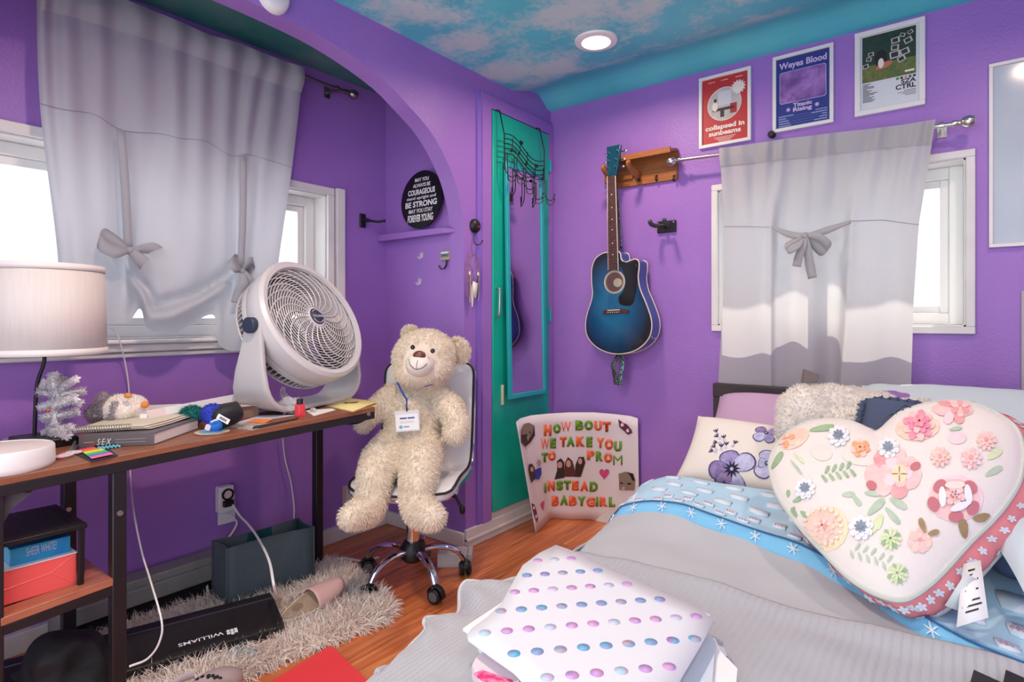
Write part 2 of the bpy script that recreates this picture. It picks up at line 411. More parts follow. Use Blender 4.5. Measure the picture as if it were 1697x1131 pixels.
# the sill under the closet door and baseboards
bs = MB()
bs.bb((0, YJ-.012, 0), (.016, 0, .088), M_white); bs.bb((0, YJ-.012, .03), (.022, 0, .045), M_white); bs.bb((0, -.60, .088), (.012, -.01, .125), M_white)
struct(bs, 'baseboard_left', bevel=.003)
struct(MB().bb((XA, YJ-.016, 0), (0, YJ, .07), M_white), 'baseboard_alcove_side', bevel=.004)
struct(MB().bb((XA, -2.95, 0), (XA+.03, YJ-.016, .07), M_white), 'baseboard_alcove', bevel=.004)
struct(MB().bb((.022, -.016, 0), (XR, 0, .09), M_white), 'baseboard_back', bevel=.003)
# windows
M_glass = mk('window_glass', (255, 255, 255), .02, alpha=.12)
def window(name, M, w, h, tw, dp, reveal, sill=False, mull=None):
    """local x along the wall, y up, z into the room; opening w x h with its corner at the origin"""
    m = MB()
    for a, b in (((-tw, h), (w+tw, h+tw)), ((-tw, -tw), (w+tw, 0))): m.bb((a[0], a[1], 0), (b[0], b[1], .018), M_white, M)
    m.bb((-tw, 0, 0), (0, h, .018), M_white, M); m.bb((w, 0, 0), (w+tw, h, .018), M_white, M)
    r = struct(m, name, bevel=.003); t = .006
    j = MB(); j.bb((0, 0, -dp), (t, h, 0), M_white, M); j.bb((w-t, 0, -dp), (w, h, 0), M_white, M); j.bb((0, 0, -dp), (w, t, 0), M_white, M); j.bb((0, h-t, -dp), (w, h, 0), M_white, M)
    j.build('jamb', r)
    s = MB(); k = .045; z0, z1 = -dp, -dp+.04
    def ring(x0, x1, y0, y1, k, z0, z1):
        s.bb((x0, y0, z0), (x0+k, y1, z1), M_vinyl, M); s.bb((x1-k, y0, z0), (x1, y1, z1), M_vinyl, M)
        s.bb((x0+k, y0, z0), (x1-k, y0+k, z1), M_vinyl, M); s.bb((x0+k, y1-k, z0), (x1-k, y1, z1), M_vinyl, M)
    ring(t, w-t, t, h-t, k, z0, z1)
    mid = w/2 if mull is None else mull
    ring(t+k, mid, t+k, h-t-k, .03, z0+.004, z1-.012); ring(mid, w-t-k, t+k, h-t-k, .03, z0+.004, z1-.02)
    s.build('sash', r, bevel=.003)
    for x0, x1 in ((t+k+.03, mid-.03), (mid+.03, w-t-k-.03)):
        MB().bb((x0, t+k+.03, z0+.012), (x1, h-t-k-.03, z0+.016), M_glass, M).build('pane', r)
    return r
w2 = window('window_2', frame((W2[0], 0, W2[2]), (1, 0, 0), (0, 0, 1)), W2[1]-W2[0], W2[3]-W2[2], .028, .13, .1)
w1 = window('window_1', frame((XA, W1[0], W1[2]), (0, 1, 0), (0, 0, 1)), W1[1]-W1[0], W1[3]-W1[2], .036, .13, .1)
sl = MB(); sl.bb((XA, -2.5, .985), (XA+.05, -1.25, 1.0), M_white); sl.bb((XA, -2.5, .955), (XA+.03, -1.57, .985), M_white); sl.bb((XA, -1.567, .952), (XA+.03, -1.25, .984), M_white); sl.bb((XA, -2.5, .935), (XA+.018, -1.25, .953), M_white)
sl.build('sill', w1, bevel=.006)
lb = MB(); lb.bb((XA, -1.032, .72), (XA+.026, -.985, 1.712), M_white)
struct(lb, 'trim_3', bevel=.003)

struct(MB().bb((-1.2, .15, 2.19), (XR+.4, .56, 2.26), M_white), 'added_sun_eave')  # unseen eave, added to cut the top of the sun patches on the curtain
# ================================================================== desk
M_walnut = mk('walnut_laminate', (120, 74, 52), .38, var=(9, (158, 100, 72), .3), stretch=(6, 1, 6))
M_walnut2 = mk('shelf_laminate', (150, 88, 66), .25, var=(10, (186, 118, 92), .3), stretch=(6, 1, 6))
M_label = mk('label_white', (238, 238, 238), .6)
dk = thing('desk', (-.145, -1.87, 0), 'long narrow walnut-topped desk with black metal legs and a lower shelf under the alcove window', 'desk')
y0, y1, xf, xb = -2.43, -1.31, .08, -.37
def slab(xa, xc, ya, yc, za, zc, th, mat, nm, **k):
    m = MB(); m.add([(xa, ya, za), (xc, ya, za), (xc, yc, zc), (xa, yc, zc), (xa, ya, za-th), (xc, ya, za-th), (xc, yc, zc-th), (xa, yc, zc-th)],
                    [(0, 1, 2, 3), (7, 6, 5, 4), (0, 4, 5, 1), (1, 5, 6, 2), (2, 6, 7, 3), (3, 7, 4, 0)], mat)
    return m.build(nm, dk, **k)
slab(xb, xf, y0, y1, zd(y0), zd(y1), .018, M_walnut, 'desktop', bevel=.002)
def rail(xa, xc, dz, h, nm='top_rail', ya=y0, yc=y1, zf=zd):
    m = MB(); m.add([(x, y, zf(y)-dz-k) for k in (0, h) for x, y in ((xa, ya), (xc, ya), (xc, yc), (xa, yc))], [(0, 1, 2, 3), (7, 6, 5, 4), (0, 4, 5, 1), (1, 5, 6, 2), (2, 6, 7, 3), (3, 7, 4, 0)], M_bmetal)
    return m.build(nm, dk, bevel=.002)
rail(xf-.035, xf-.0015, .0185, .026); rail(xb+.01, xb+.04, .0185, .026); rail(xb+.04, xf-.035, .0185, .026, ya=y1-.035, yc=y1-.005); rail(xb+.04, xf-.035, .0185, .026, ya=y0+.005, yc=y0+.035)
ys = -2.157
def leg(x, y, w=.034, top=None):
    l = MB().bb((x-w/2, y-w/2, 0), (x+w/2, y+w/2, (top or zd(y))-.019), M_bmetal).build('leg', dk, bevel=.003); return l
def screw(x, y, z, nx):
    mm = MB(); mm.lathe([(.0001, 0), (.008, 0), (.007, .0025), (.003, .003), (.0001, .002)], M_nickel, frame((x, y, z), (0, 1, 0), (0, 0, 1)), 14); mm.build('screw', dk)
leg(xf-.0215, ys); leg(-.345, ys); leg(xf-.0215, y0+.02); leg(-.345, y0+.02); leg(-.345, -1.295+.02, top=.76)
ca = catmull([(-.345, -1.275, .655), (-.2, -1.275, .652), (-.06, -1.285, .668), (xf-.03, -1.30, .72)], 5)
MB().tube(ca, .011, M_bmetal, n=6).build('end_brace', dk)
s1 = onx(204, 851, xf+.001); screw(xf-.003, ys, s1.z, 1); screw(-.345+.018, ys-.004, .49, 1); s2 = onx(602, 688, xf-.002); screw(xf+.0, y1-.03, s2.z, 1)
slab(-.345, xf-.004, y0+.03, ys-.015, .378, .392, .02, M_walnut2, 'lower_shelf', bevel=.002)
zs_ = lambda y: .378+(y-(y0+.03))*.0567
rail(xf-.03, xf-.006, .0205, .024, 'shelf_rail', y0+.02, ys-.015, zs_); rail(-.36, -.336, .0205, .024, 'shelf_rail', y0+.02, ys-.015, zs_)
# grey hanger plate fixed under the desk top
hp = MB(); P0 = onx(0, 812, .045); Mh = frame(P0, (0, 1, .03), (0, 0, 1))
ol = [(-.05, .03), (.075, .035), (.105, .022), (.095, .005), (.07, -.008), (.05, -.03), (.02, -.05), (0, -.085), (-.05, -.09)]
hp.prism(ol, -.004, .004, mk('grey_bracket_plate', (92, 94, 100), .5), Mh)
for a, b in ((.028, .006), (.052, -.014)):
    hp.disc((a, b), .009, .007, M_black, Mh, .0046, 14); hp.disc((a+.004, b+.003), .004, .003, M_nickel, Mh, .0052, 10)
hp.build('hanger_plate', dk)
# ------------------------------------------------------------------ black riser, boxes on the lower shelf
def zsh(y): return .378+(y-(y0+.03))*.0567
rz = thing('monitor_riser', (-.1, -2.3, zsh(-2.3)), 'black metal mesh riser standing on the lower desk shelf over the boxes', 'riser')
ra = onx(144, 875, .045); rb_ = .545
rt = MB(); rt.bb((-.21, -2.42, rb_-.012), (.05, ra.y, rb_), M_black)
rt.build('top_plate', rz, bevel=.002)
rm = MB()
for i in range(34):
    yy = -2.415+i*(ra.y+2.41)/34; rm.bb((-.2, yy, rb_), (.042, yy+.0035, rb_+.0012), mk('dark_mesh', (48, 44, 50), .5))
rm.build('mesh_rib', rz)
for xx in (.04, -.2): MB().tube([(xx, ra.y-.01, rb_-.01), (xx, ra.y-.012, zsh(ra.y))], .0075, M_black, n=6).build('leg', rz)
for xx in (.04, -.2): MB().tube([(xx, -2.412, rb_-.01), (xx, -2.41, zsh(-2.41))], .0075, M_black, n=6).build('leg', rz)
p = onx(127, 962, .02); yb1 = p.y; zb0 = zsh(-2.3)
bx = thing('gift_box', (-.08, -2.3, zb0), 'coral red paper-wrapped box on the lower desk shelf under the blue box', 'box')
M_coral = mk('coral_red', (246, 96, 92), .5)
xr_ = .02; ztop = onx(127, 915, .02).z
m = MB(); m.bb((-.2, -2.43, zb0+.0), (xr_, yb1, ztop-.003), M_coral); m.build('wrapped_body', bx, bevel=.002)
MB().bb((-.2, -2.43, ztop-.003), (xr_+.0006, yb1+.0006, ztop), M_label).build('lid', bx)
cr = MB(); hz = (zb0+ztop)/2; q = [(-2.43, zb0+.008), (-2.40, hz-.01), (-2.28, hz), (yb1, ztop-.008)]
for a, b in (((-2.395, hz-.006), (yb1-.055, hz+.006)), ((yb1-.055, hz+.006), (yb1-.003, ztop-.006)), ((yb1-.055, hz+.006), (yb1-.003, zb0+.006)), ((-2.395, hz-.006), (-2.43, ztop-.01)), ((-2.395, hz-.006), (-2.43, zb0+.008))):
    cr.tube([(xr_+.0004, a[0], a[1]), (xr_+.0004, b[0], b[1])], .0009, mk('coral_fold', (250, 120, 112), .5), n=4)
cr.build('paper_fold', bx)
bl = thing('whitening_kit_box', (-.1, -2.3, ztop), 'small blue box with silver lettering on top of the coral red box', 'box')
M_blue = mk('glossy_blue_card', (22, 104, 190), .25, var=(9, (60, 175, 205), .25))
c1 = onx(117, 912, .005); c0 = onx(16, 942, .005); zt2 = onx(117, 888, .005).z
m = MB(); m.bb((-.17, c0.y, ztop), (.005, c1.y, zt2), M_blue); m.build('carton', bl, bevel=.0015)
m = MB(); Ml = frame((.0056, c0.y+.032, ztop+.016), (0, 1, .02), (0, 0, 1))
m.text('SHEER WHITE!', .021, mk('silver_print', (190, 196, 214), .4), Ml, width=c1.y-c0.y-.062, bold=-.004)
m.build('lettering', bl)
# ================================================================== fan
M_fan = mk('fan_plastic', (208, 206, 206), .34)
M_fan2 = mk('fan_plastic_shell', (196, 194, 194), .4)
M_navy = mk('navy_plastic', (40, 52, 78), .45)
fc = V((-.12, -1.443, 1.078)); n_ = V((.85, .23, .46)).normalized(); ax_ = V((-.23, .85, 0)).normalized(); b_ = V((.965, .261, 0)); up_ = n_.cross(ax_).normalized()
if up_.z < 0: up_ = -up_
MF = Matrix((ax_, up_, n_)).transposed().to_4x4(); MF.translation = fc
fan = thing('desk_fan', (fc.x, fc.y, zd(fc.y)), 'large round pale grey air circulator fan tilted up on the right end of the desk', 'fan')
RF = .250
m = MB(); m.lathe([(RF-.034, .0), (RF-.03, .012), (RF-.014, .014), (RF-.002, .004), (RF, -.02), (RF-.006, -.07), (RF-.02, -.085), (RF-.03, -.085), (RF-.034, -.01)], M_fan, MF, 72, closed=False)
m.build('front_ring', fan)
m = MB(); m.lathe([(RF-.022, -.075), (RF-.010, -.082), (RF-.010, -.098), (RF-.024, -.102)], M_fan2, MF, 72, closed=False)
m.build('housing', fan)
m = MB()
for i in range(72):
    a = 2*pi*i/72; c, s_ = cos(a), sin(a)
    m.tube([(c*r, s_*r, z) for r, z in ((RF-.016, -.098), (RF-.022, -.14), (RF-.07, -.178), (.12, -.19))], .0032, M_fan2, MF, n=4)
for r, z in ((RF-.022, -.14), (RF-.075, -.18), (.12, -.19)): m.tube([(r*cos(t), r*sin(t), z) for t in [2*pi*i/60 for i in range(60)]], .004, M_fan2, MF, n=5, closed=True)
m.lathe([(.0001, -.20), (.11, -.198), (.125, -.188), (.125, -.18), (.0001, -.18)], M_fan2, MF, 40)
m.build('rear_grille', fan)
m = MB()
m.lathe([(RF-.075, -.165), (RF-.042, -.145), (RF-.036, -.10), (RF-.036, -.05)], mk('fan_inner_shade', (84, 80, 80), .6), MF, 60, closed=False)  # dark grey paints in shade, so the gaps between the slats look dark
m.build('shroud', fan)
for k in range(5):
    m = MB(); a0 = 2*pi*k/5
    def bl_(u, v, a0=a0):
        r = lerp(.06, RF-.055, u); a = a0+lerp(-.1, .85, v)+.5*u
        return (r*cos(a), r*sin(a), -.045-.05*(v-.5)*(1-.25*u)-.02)
    m.grid(bl_, 8, 7, mk('fan_blade_grey', (150, 146, 148), .25, coat=.5), MF); m.build('blade', fan, solid=.002)
m = MB()
rings = [.05+.0098*i for i in range(19)]
for i, r in enumerate(rings):
    m.tube([(r*cos(t), r*sin(t), .008-.016*max(0, (r-.05)/.18)**2+.006*cos(r*8)) for t in [2*pi*j/56 for j in range(56)]], .0021, M_fan, MF, n=4, closed=True)
for k in range(22):
    pts = []
    for j in range(13):
        u = j/12; r = lerp(.045, RF-.03, u); a = 2*pi*k/22+1.15*u*u-.25*u
        pts.append((r*cos(a), r*sin(a), .012-.016*u*u+.006*cos(r*8)))
    m.tube(pts, .0026, M_fan, MF, n=4)
m.build('front_grille', fan)
m = MB(); m.lathe([(.0001, .019), (.04, .018), (.047, .012), (.05, .0), (.045, -.03)], M_fan, MF, 40)
hub = m.build('hub_cap', fan)
m = MB(); m.lathe([(.0001, .0225), (.028, .0215), (.034, .0185), (.034, .017)], M_navy, MF, 36)
for a0, a1, rr in ((.5, 2.4, .027), (3.5, 5.6, .027)):
    m.tube([(rr*cos(t), rr*sin(t), .0222) for t in [lerp(a0, a1, i/12) for i in range(13)]], .0012, M_wht, MF, n=4)
m.text('CYCLONE', .0085, M_wht, MF, y=-.004, align='CENTER', z=.0232, bold=.01, maxw=.052)
m.build('badge', hub)
# U-shaped stand
fp = fc-n_*.05
st = MB(); zdk = zd(fc.y)
U = []
RU = .252
for i in range(33):
    t = i/32
    if t < .25: s_ = -RU; z = lerp(.03, -.16, t/.25); s_ = lerp(-RU, -RU-.012, t/.25)
    elif t > .75: s_ = lerp(RU+.012, RU, (t-.75)/.25); z = lerp(-.16, .03, (t-.75)/.25)
    else:
        k = (t-.25)/.5; a = lerp(pi, 2*pi, k); ca_, sa_ = cos(a), sin(a)
        s_ = (RU+.012)*(abs(ca_)**.62)*(1 if ca_ > 0 else -1); z = -.16+(.165)*sa_*1.0*(abs(sa_)**-.35 if sa_ else 1)
    U.append((s_, max(z, zdk-fp.z+.006)))
def ug(u, v):
    i = u*32; k = min(int(i), 31); f = i-k
    s_ = lerp(U[k][0], U[k+1][0], f); z = lerp(U[k][1], U[k+1][1], f)
    wd = lerp(.038, .085, sst(.02, -.30, z)) ; off = -.01*sst(0, -.3, z)
    return fp+ax_*s_+V((0, 0, z))+b_*(lerp(-wd, wd, v)+off)
st.grid(ug, 33, 7, M_fan2)
st.build('stand', fan, solid=.016, bevel=.003)
for sgn in (-1, 1):
    Mk = Matrix((b_, V((0, 0, 1)), b_.cross(V((0, 0, 1))))).transposed().to_4x4(); Mk.translation = fp+ax_*(sgn*(RU+.008))
    if (Mk.to_3x3() @ V((0, 0, 1))).dot(ax_*sgn) < 0: Mk = Mk @ Matrix.Rotation(pi, 4, 'X')
    MB().lathe([(.0001, .016), (.024, .016), (.028, .012), (.028, -.02), (.0001, -.02)], M_navy, Mk, 28).build('tilt_knob', fan)
# ================================================================== table lamp
lb0 = ond(80, 742); LX, LY = lb0.x-.045, lb0.y-.0; LZ = zd(LY)
lamp = thing('table_lamp', (LX, LY, LZ), 'table lamp with a white drum shade and bent black stem on the desk', 'lamp')
MB().rbox((LX, LY, LZ+.014), (.15, .13, .028), .006, M_black).build('base', lamp, bevel=.006)
tl = depth(V((LX, LY, 0)))+.015
stem = catmull([at(57, 738, tl), at(58, 700, tl), at(60, 652, tl), at(64, 628, tl), at(72, 605, tl), at(74, 585, tl), at(74, 520, tl)], 7)
MB().tube(stem, .0052, M_black, n=10).build('stem', lamp)
sc_ = at(72, 585, tl); stp = at(72, 440, tl); rsh = 88*tl/965
M_linen = mk('linen_shade', (222, 214, 208), .85, var=(160, (212, 204, 198), .3), stretch=(1, 1, .05))
ms = MB(); Msh = Matrix.Translation((sc_.x, sc_.y, 0)); zt, zb = stp.z, sc_.z-.004
ms.lathe([(rsh, zb), (rsh*.945, zt)], M_linen, Msh, 64, closed=False); sh = ms.build('shade', lamp, solid=.002)
for z, k in ((zb, 1.0), (zt-.018, .952)):
    MB().lathe([(rsh*k+.0015, z), (rsh*(k-.007)+.0015, z+.018)], mk('shade_trim', (232, 224, 220), .8), Msh, 64, closed=False).build('trim_band', sh, solid=.001)
mb_ = MB(); mb_.lathe([(rsh-.004, zb+.002), (rsh*.945-.004, zt-.002)], mk('shade_lining', (214, 186, 128), .7), Msh, 48, closed=False)
for k in range(3):
    a = 2*pi*k/3+.4; mb_.tube([(sc_.x, sc_.y, zt-.02), (sc_.x+rsh*.94*cos(a), sc_.y+rsh*.94*sin(a), zt-.006)], .002, M_bmetal, n=5)
mb_.build('lining', sh)
# ================================================================== tinsel tree
tr0 = at(92, 728, tl-.012); tx, ty = tr0.x, tr0.y; tz = LZ+.028
M_tin = [mk('tinsel_a', (236, 233, 234), .45, 0), mk('tinsel_b', (246, 245, 246), .4, 0), mk('tinsel_c', (214, 211, 216), .35, .2)]
tree = thing('tinsel_tree', (tx, ty, tz), 'small silver tinsel tree standing on the black lamp base', 'tinsel tree')
MB().tube([(tx, ty, tz), (tx, ty, tz+.165)], .004, M_nickel, n=6).build('trunk', tree)
rg = random.Random(3); px_m = tl/965
def tins(mb, a, b, r):
    a, b = V(a), V(b); d = b-a; L = d.length; d.normalize(); s = d.orthogonal().normalized(); t = d.cross(s)
    mb.tube([a, lerp(a, b, .5), b], [r*.45, r*.5, r*.3], M_tin[0], n=6)
    for _ in range(int(L*6500)):
        u = rg.random(); ang = rg.uniform(0, 2*pi); o = (s*cos(ang)+t*sin(ang)+d*rg.uniform(-.1, .7)).normalized()
        p = a+d*(L*u); e = p+o*r*rg.uniform(.8, 1.15); w_ = d.cross(o).normalized()*.0013
        mb.add([p-w_, p+w_, e+w_*.6, e-w_*.6], [(0, 1, 2, 3)], rg.choice(M_tin))
br = [((78, 712), (110, 714), 8), ((70, 718), (118, 708), 7), ((92, 690), (70, 693), 7), ((95, 690), (128, 682), 8), ((92, 672), (125, 660), 8), ((90, 668), (66, 676), 7), ((92, 655), (62, 650), 8), ((94, 655), (140, 648), 8),
      ((92, 650), (88, 622), 9), ((92, 640), (104, 624), 9), ((95, 648), (127, 628), 6), ((96, 650), (118, 632), 6), ((92, 690), (92, 640), 11), ((92, 715), (90, 690), 10), ((85, 720), (112, 722), 8), ((72, 648), (78, 632), 8), ((96, 660), (134, 668), 7), ((90, 680), (74, 697), 6)]
for i, (a, b, r) in enumerate(br):
    mm = MB(); tins(mm, at(a[0], a[1], tl-.012), at(b[0], b[1], tl-.012+rg.uniform(-.035, .035)), r*px_m*1.05); mm.build('tinsel_branch', tree)
MB().ball(at(80, 681, tl-.04), .006, mk('rust_bead', (178, 92, 60), .4)).build('bead', tree)
# ================================================================== small things on the desk
def flatquad(name, px4, th, mat, label, cat, lift=0., group=None, extra=None, pt=ond):
    """thin sheet whose four corners lie on the desk top"""
    P = [pt(*p) for p in px4]; m = MB(); z = V((0, 0, lift)); t = V((0, 0, th))
    m.add([p+z for p in P]+[p+z+t for p in P], [(0, 1, 2, 3)[::-1], (4, 5, 6, 7)]+[(i, (i+1) % 4, (i+1) % 4+4, i+4) for i in range(4)], mat)
    if extra: extra(m, P, lift+th)
    return m.build(name, label=label, cat=cat, group=group)
# white round device
wc = ond(4, 778); Mw = Matrix.Translation((wc.x, wc.y, zd(wc.y)))
dv = thing('smart_speaker', (wc.x, wc.y, zd(wc.y)), 'round white plastic device with a fabric top at the front left of the desk', 'speaker')
rw = 70*depth(wc)/965
MB().lathe([(.0001, .0), (rw*.94, .0), (rw*.99, .006), (rw, .014), (rw*.985, .05), (rw*.95, .054), (rw*.93, .051)], M_wht, Mw, 56, closed=False).build('body', dv)
MB().lathe([(rw*.93, .051), (rw*.9, .0525), (.0001, .053)], mk('pale_fabric', (222, 208, 206), .9, bump=(900, .4)), Mw, 48, closed=False).build('fabric_top', dv)
flatquad('mint_card', [(52, 769), (88, 766), (84, 756), (56, 758)], .002, mk('mint_card', (168, 206, 192), .6), 'mint green card poking out from beside the white round device', 'card')
cord('beige_cord', [ond(0, 733), ond(12, 730)+V((0, 0, .004)), ond(26, 730), ond(40, 740)], .0022, mk('cream_cord', (206, 196, 170), .5), 'pale cord lying along the desk behind the white round device')
# page flags
pf = thing('page_flags', ond(160, 752), 'strip of rainbow page flags on a black card lying on the desk front', 'page flags')
A, B, C, D_ = ond(124, 752), ond(163, 738), ond(190, 756), ond(152, 768)
m = MB(); Q = [ond(120, 752), ond(166, 735), ond(196, 756), ond(152, 767)]; m.add(Q+[p+V((0, 0, .0015)) for p in Q], [(3, 2, 1, 0), (4, 5, 6, 7)]+[(i, (i+1) % 4, (i+1) % 4+4, i+4) for i in range(4)], M_black); m.build('card', pf)
flag = [(238, 78, 116), (246, 140, 62), (244, 222, 62), (74, 206, 64), (66, 132, 196), (244, 106, 164)]
p00, p10, p01, p11 = ond(131, 747), ond(160, 741), ond(152, 764), ond(188, 756)
for i, c in enumerate(flag):
    a, b = i/6, (i+.96)/6; z = V((0, 0, .0022+.0004*i)); L0 = lerp(p00, p01, a); L1 = lerp(p00, p01, b); R0 = lerp(p10, p11, a); R1 = lerp(p10, p11, b)
    q = [L0, L1, R1, R0]; mm = MB().add([p+z for p in q]+[p+z+V((0, 0, .001)) for p in q], [(3, 2, 1, 0), (4, 5, 6, 7)]+[(k, (k+1) % 4, (k+1) % 4+4, k+4) for k in range(4)], mk('flag_%d' % i, c, .5)); mm.build('flag', pf)
# scissors
sc = thing('scissors', ond(110, 757), 'scissors with white loop handles beside the rainbow page flags', 'scissors')
z5 = V((0, 0, .006))
for nm, c, ax1, e in (('handle', ond(108, 759), ond(96, 762), None), ('handle', ond(122, 754), ond(134, 753), None)):
    u = (ax1-c)*1.0; s_ = V((-u.y, u.x, 0)).normalized()*.011
    MB().tube([c+u*cos(t)+s_*sin(t)+z5 for t in [2*pi*i/20 for i in range(20)]], .0035, mk('pinkish_white_plastic', (226, 212, 216), .4), n=7, closed=True).build(nm, sc)
MB().tube([ond(113, 757)+z5, ond(122, 745)+z5*1.5, ond(128, 728)+z5*3], [.004, .005, .0012], M_steel, n=6, flat=(1, .35)).build('blade', sc)
MB().tube([ond(116, 756)+z5, ond(124, 747)+z5*1.2, ond(134, 738)+z5*1.5], [.004, .005, .0012], M_steel, n=6, flat=(1, .35)).build('blade', sc)
flatquad('pink_strip', [(86, 761), (103, 762), (116, 751), (104, 752)], .003, mk('hot_pink_plastic', (240, 92, 120), .45), 'hot pink strip lying under the scissors', 'strip')
# pack of pens
for i in range(6):
    a = ond(150+i*5.5, 738-.4*i); b = ond(167+i*6.2, 747-.8*i); z = V((0, 0, .005))
    r = thing('pen', a, 'thin black pen with pale blue end by the grey book, %s in the row' % ['first', 'second', 'third', 'fourth', 'fifth', 'last'][i], 'pen', 'pens fanned in front of the grey book')
    MB().tube([a+z, lerp(a, b, .8)+z], .0032, M_black, n=8).build('barrel', r)
    MB().tube([lerp(a, b, .8)+z, b+z], [.0034, .003], mk('cyan_cap', (120, 205, 226), .4), n=8).build('cap', r)
# grey book
BK = [ond(131, 744), ond(256, 738), ond(330, 711), ond(215, 716)]
bk = thing('thick_book', BK[0], 'thick grey book with white script letters on its spine, under the spiral notebook', 'book')
hB = 18*depth(BK[0])/965*1.15; zt = V((0, 0, hB)); M_book = mk('grey_book_cover', (98, 90, 92), .5); M_pages = mk('book_pages', (222, 214, 208), .8, bump=(300, .4))
def slab4(m, P, z0, z1, mat):
    m.add([p+V((0, 0, z0)) for p in P]+[p+V((0, 0, z1)) for p in P], [(3, 2, 1, 0), (4, 5, 6, 7)]+[(i, (i+1) % 4, (i+1) % 4+4, i+4) for i in range(4)], mat); return m
def inset(P, k): c = sum(P, V((0, 0, 0)))/4; return [p+(c-p).normalized()*k for p in P]
slab4(MB(), inset(BK, .004), .003, hB-.003, M_pages).build('page_block', bk)
m = slab4(MB(), BK, 0, .003, M_book); slab4(m, BK, hB-.003, hB, M_book)
e = (BK[1]-BK[0]); slab4(m, [BK[0], BK[1], BK[1]+V((-.004, 0, 0)), BK[0]+V((-.004, 0, 0))], 0, hB, M_book); m.build('cover', bk, bevel=.001)
m = MB(); nb = V((e.y, -e.x, 0)).normalized(); Mb = frame(BK[0]+nb*.0006, e, (0, 0, 1)); Ls = e.length
m.text('S·E·X', hB*.5, M_label, Mb, x=Ls*.24, y=hB*.22, shear=.3, width=Ls*.19)
m.bb((Ls*.06, hB*.42, 0), (Ls*.2, hB*.5, .0005), mk('tan_print', (190, 140, 100), .5), Mb)
for i in range(2): m.bb((Ls*.48, hB*(.3+.24*i), 0), (Ls*.88, hB*(.38+.24*i), .0005), mk('dim_print', (140, 130, 132), .5), Mb)
m.build('spine_lettering', bk)
# spiral notebook on it
SN = [ond(122, 740), ond(250, 733), ond(338, 706), ond(200, 712)]
zb0 = hB+.001
sn = thing('spiral_notebook', SN[0]+V((0, 0, zb0)), 'worn cream spiral notebook with curling pages lying on the thick grey book', 'notebook')
def pg(u, v, lift):
    a = lerp(SN[0], SN[1], u); b = lerp(SN[3], SN[2], u); p = lerp(a, b, v)
    return p+V((0, 0, zb0+.004+lift+.012*max(0, u-.55)*sin(v*3+u*4)+.018*max(0, u-.7)**1.2))
for k, (lf, c) in enumerate(((0, (196, 180, 168)), (.004, (222, 208, 196)), (.008, (208, 200, 178)))):
    MB().grid(lambda u, v: pg(u*(1-.05*k), v, lf), 16, 6, mk('page_%d' % k, c, .75)).build('page', sn, solid=.0016)
m = MB()
for i in range(22):
    u = .03+i*.032; c = pg(u, .02, .006); d = (SN[1]-SN[0]).normalized(); m.tube([c+V((nb.x, nb.y, 0))*(.008*cos(t))+V((0, 0, .009*sin(t)))+d*.0008*t for t in [2*pi*j/10 for j in range(11)]], .0014, M_nickel, n=4)
m.build('spiral_binding', sn)
flatquad('white_booklet', [(155, 722), (215, 716), (300, 700), (200, 705)], .006, mk('booklet_white', (214, 208, 200), .7), 'thin whitish booklet under the plush penguin', 'booklet', lift=hB+.022)
# plush penguin lying on its back
tp = depth(ond(195, 722)); zpl = 0
def PP(px, py, dt=0.): return at(px, py, tp+.06+dt)
r_ = (tp+.06)/965
pen = thing('plush_penguin', PP(200, 704), 'grey and white plush penguin with orange feet and beak lying on the books', 'plush toy')
M_pg = [mk('grey_fluff', (172, 164, 168), .95), mk('grey_fluff_b', (150, 142, 148), .95)]; M_pw = [mk('white_fluff', (240, 232, 222), .95), mk('white_fluff_b', (228, 220, 212), .95)]
bv, bf = blob([('e', PP(196, 678), (44*r_, .06, 23*r_)), ('e', PP(215, 675), (26*r_, .05, 20*r_)), ('e', PP(172, 684), (20*r_, .05, 18*r_)), ('e', PP(228, 682), (14*r_, .035, 13*r_))], .006, 6)
cw = PP(216, 672)
m = MB(); wf = []; gf = []
for f in bf:
    c = sum((V(bv[i]) for i in f), V((0, 0, 0)))/len(f); d = c-PP(196, 678); rr = d.dot(RT)/r_; zz = d.z/r_
    (wf if (rr > -3 and zz > -13+.0*rr) else gf).append(f)
m.add(bv, gf, M_pg[0]); m.add(bv, wf, M_pw[0])
tufts(m, bv, gf, M_pg, 1800, .009, .0012, .1, .5, 5); tufts(m, bv, wf, M_pw, 1300, .006, .001, .1, .5, 6)
m.build('body', pen)
def fur_part(nm, parts, mats, cnt, ln, par, vox=.005, sd=9, wd=.0011, **k):
    v, f = blob(parts, vox, 4); mm = MB().add(v, f, mats[0]); tufts(mm, v, f, mats, cnt, ln, wd, .1, .5, sd); return mm.build(nm, par, **k)
fur_part('wing', [('e', PP(168, 668, -.03), (9*r_, .02, 18*r_), Matrix.Rotation(.25, 3, FW))], [M_pg[1], M_pg[0]], 500, .007, pen)
fur_part('wing', [('e', PP(187, 683, -.055), (11*r_, .012, 18*r_), Matrix.Rotation(.35, 3, FW))], M_pg, 500, .007, pen)
M_or = mk('orange_felt', (226, 140, 72), .9, bump=(500, .3))
MB().ball(PP(212, 656, -.055), (7.5*r_, .010, 4.5*r_), M_or).build('foot', pen); MB().ball(PP(240, 671, -.02), (6*r_, .011, 6*r_), M_or).build('foot', pen)
tgp = PP(238, 690, -.045); Mt = frame(tgp, RT, (0, .2, 1)); MB().bb((-.011, -.007, 0), (.011, .007, .001), M_label, Mt).build('fabric_tag', pen)
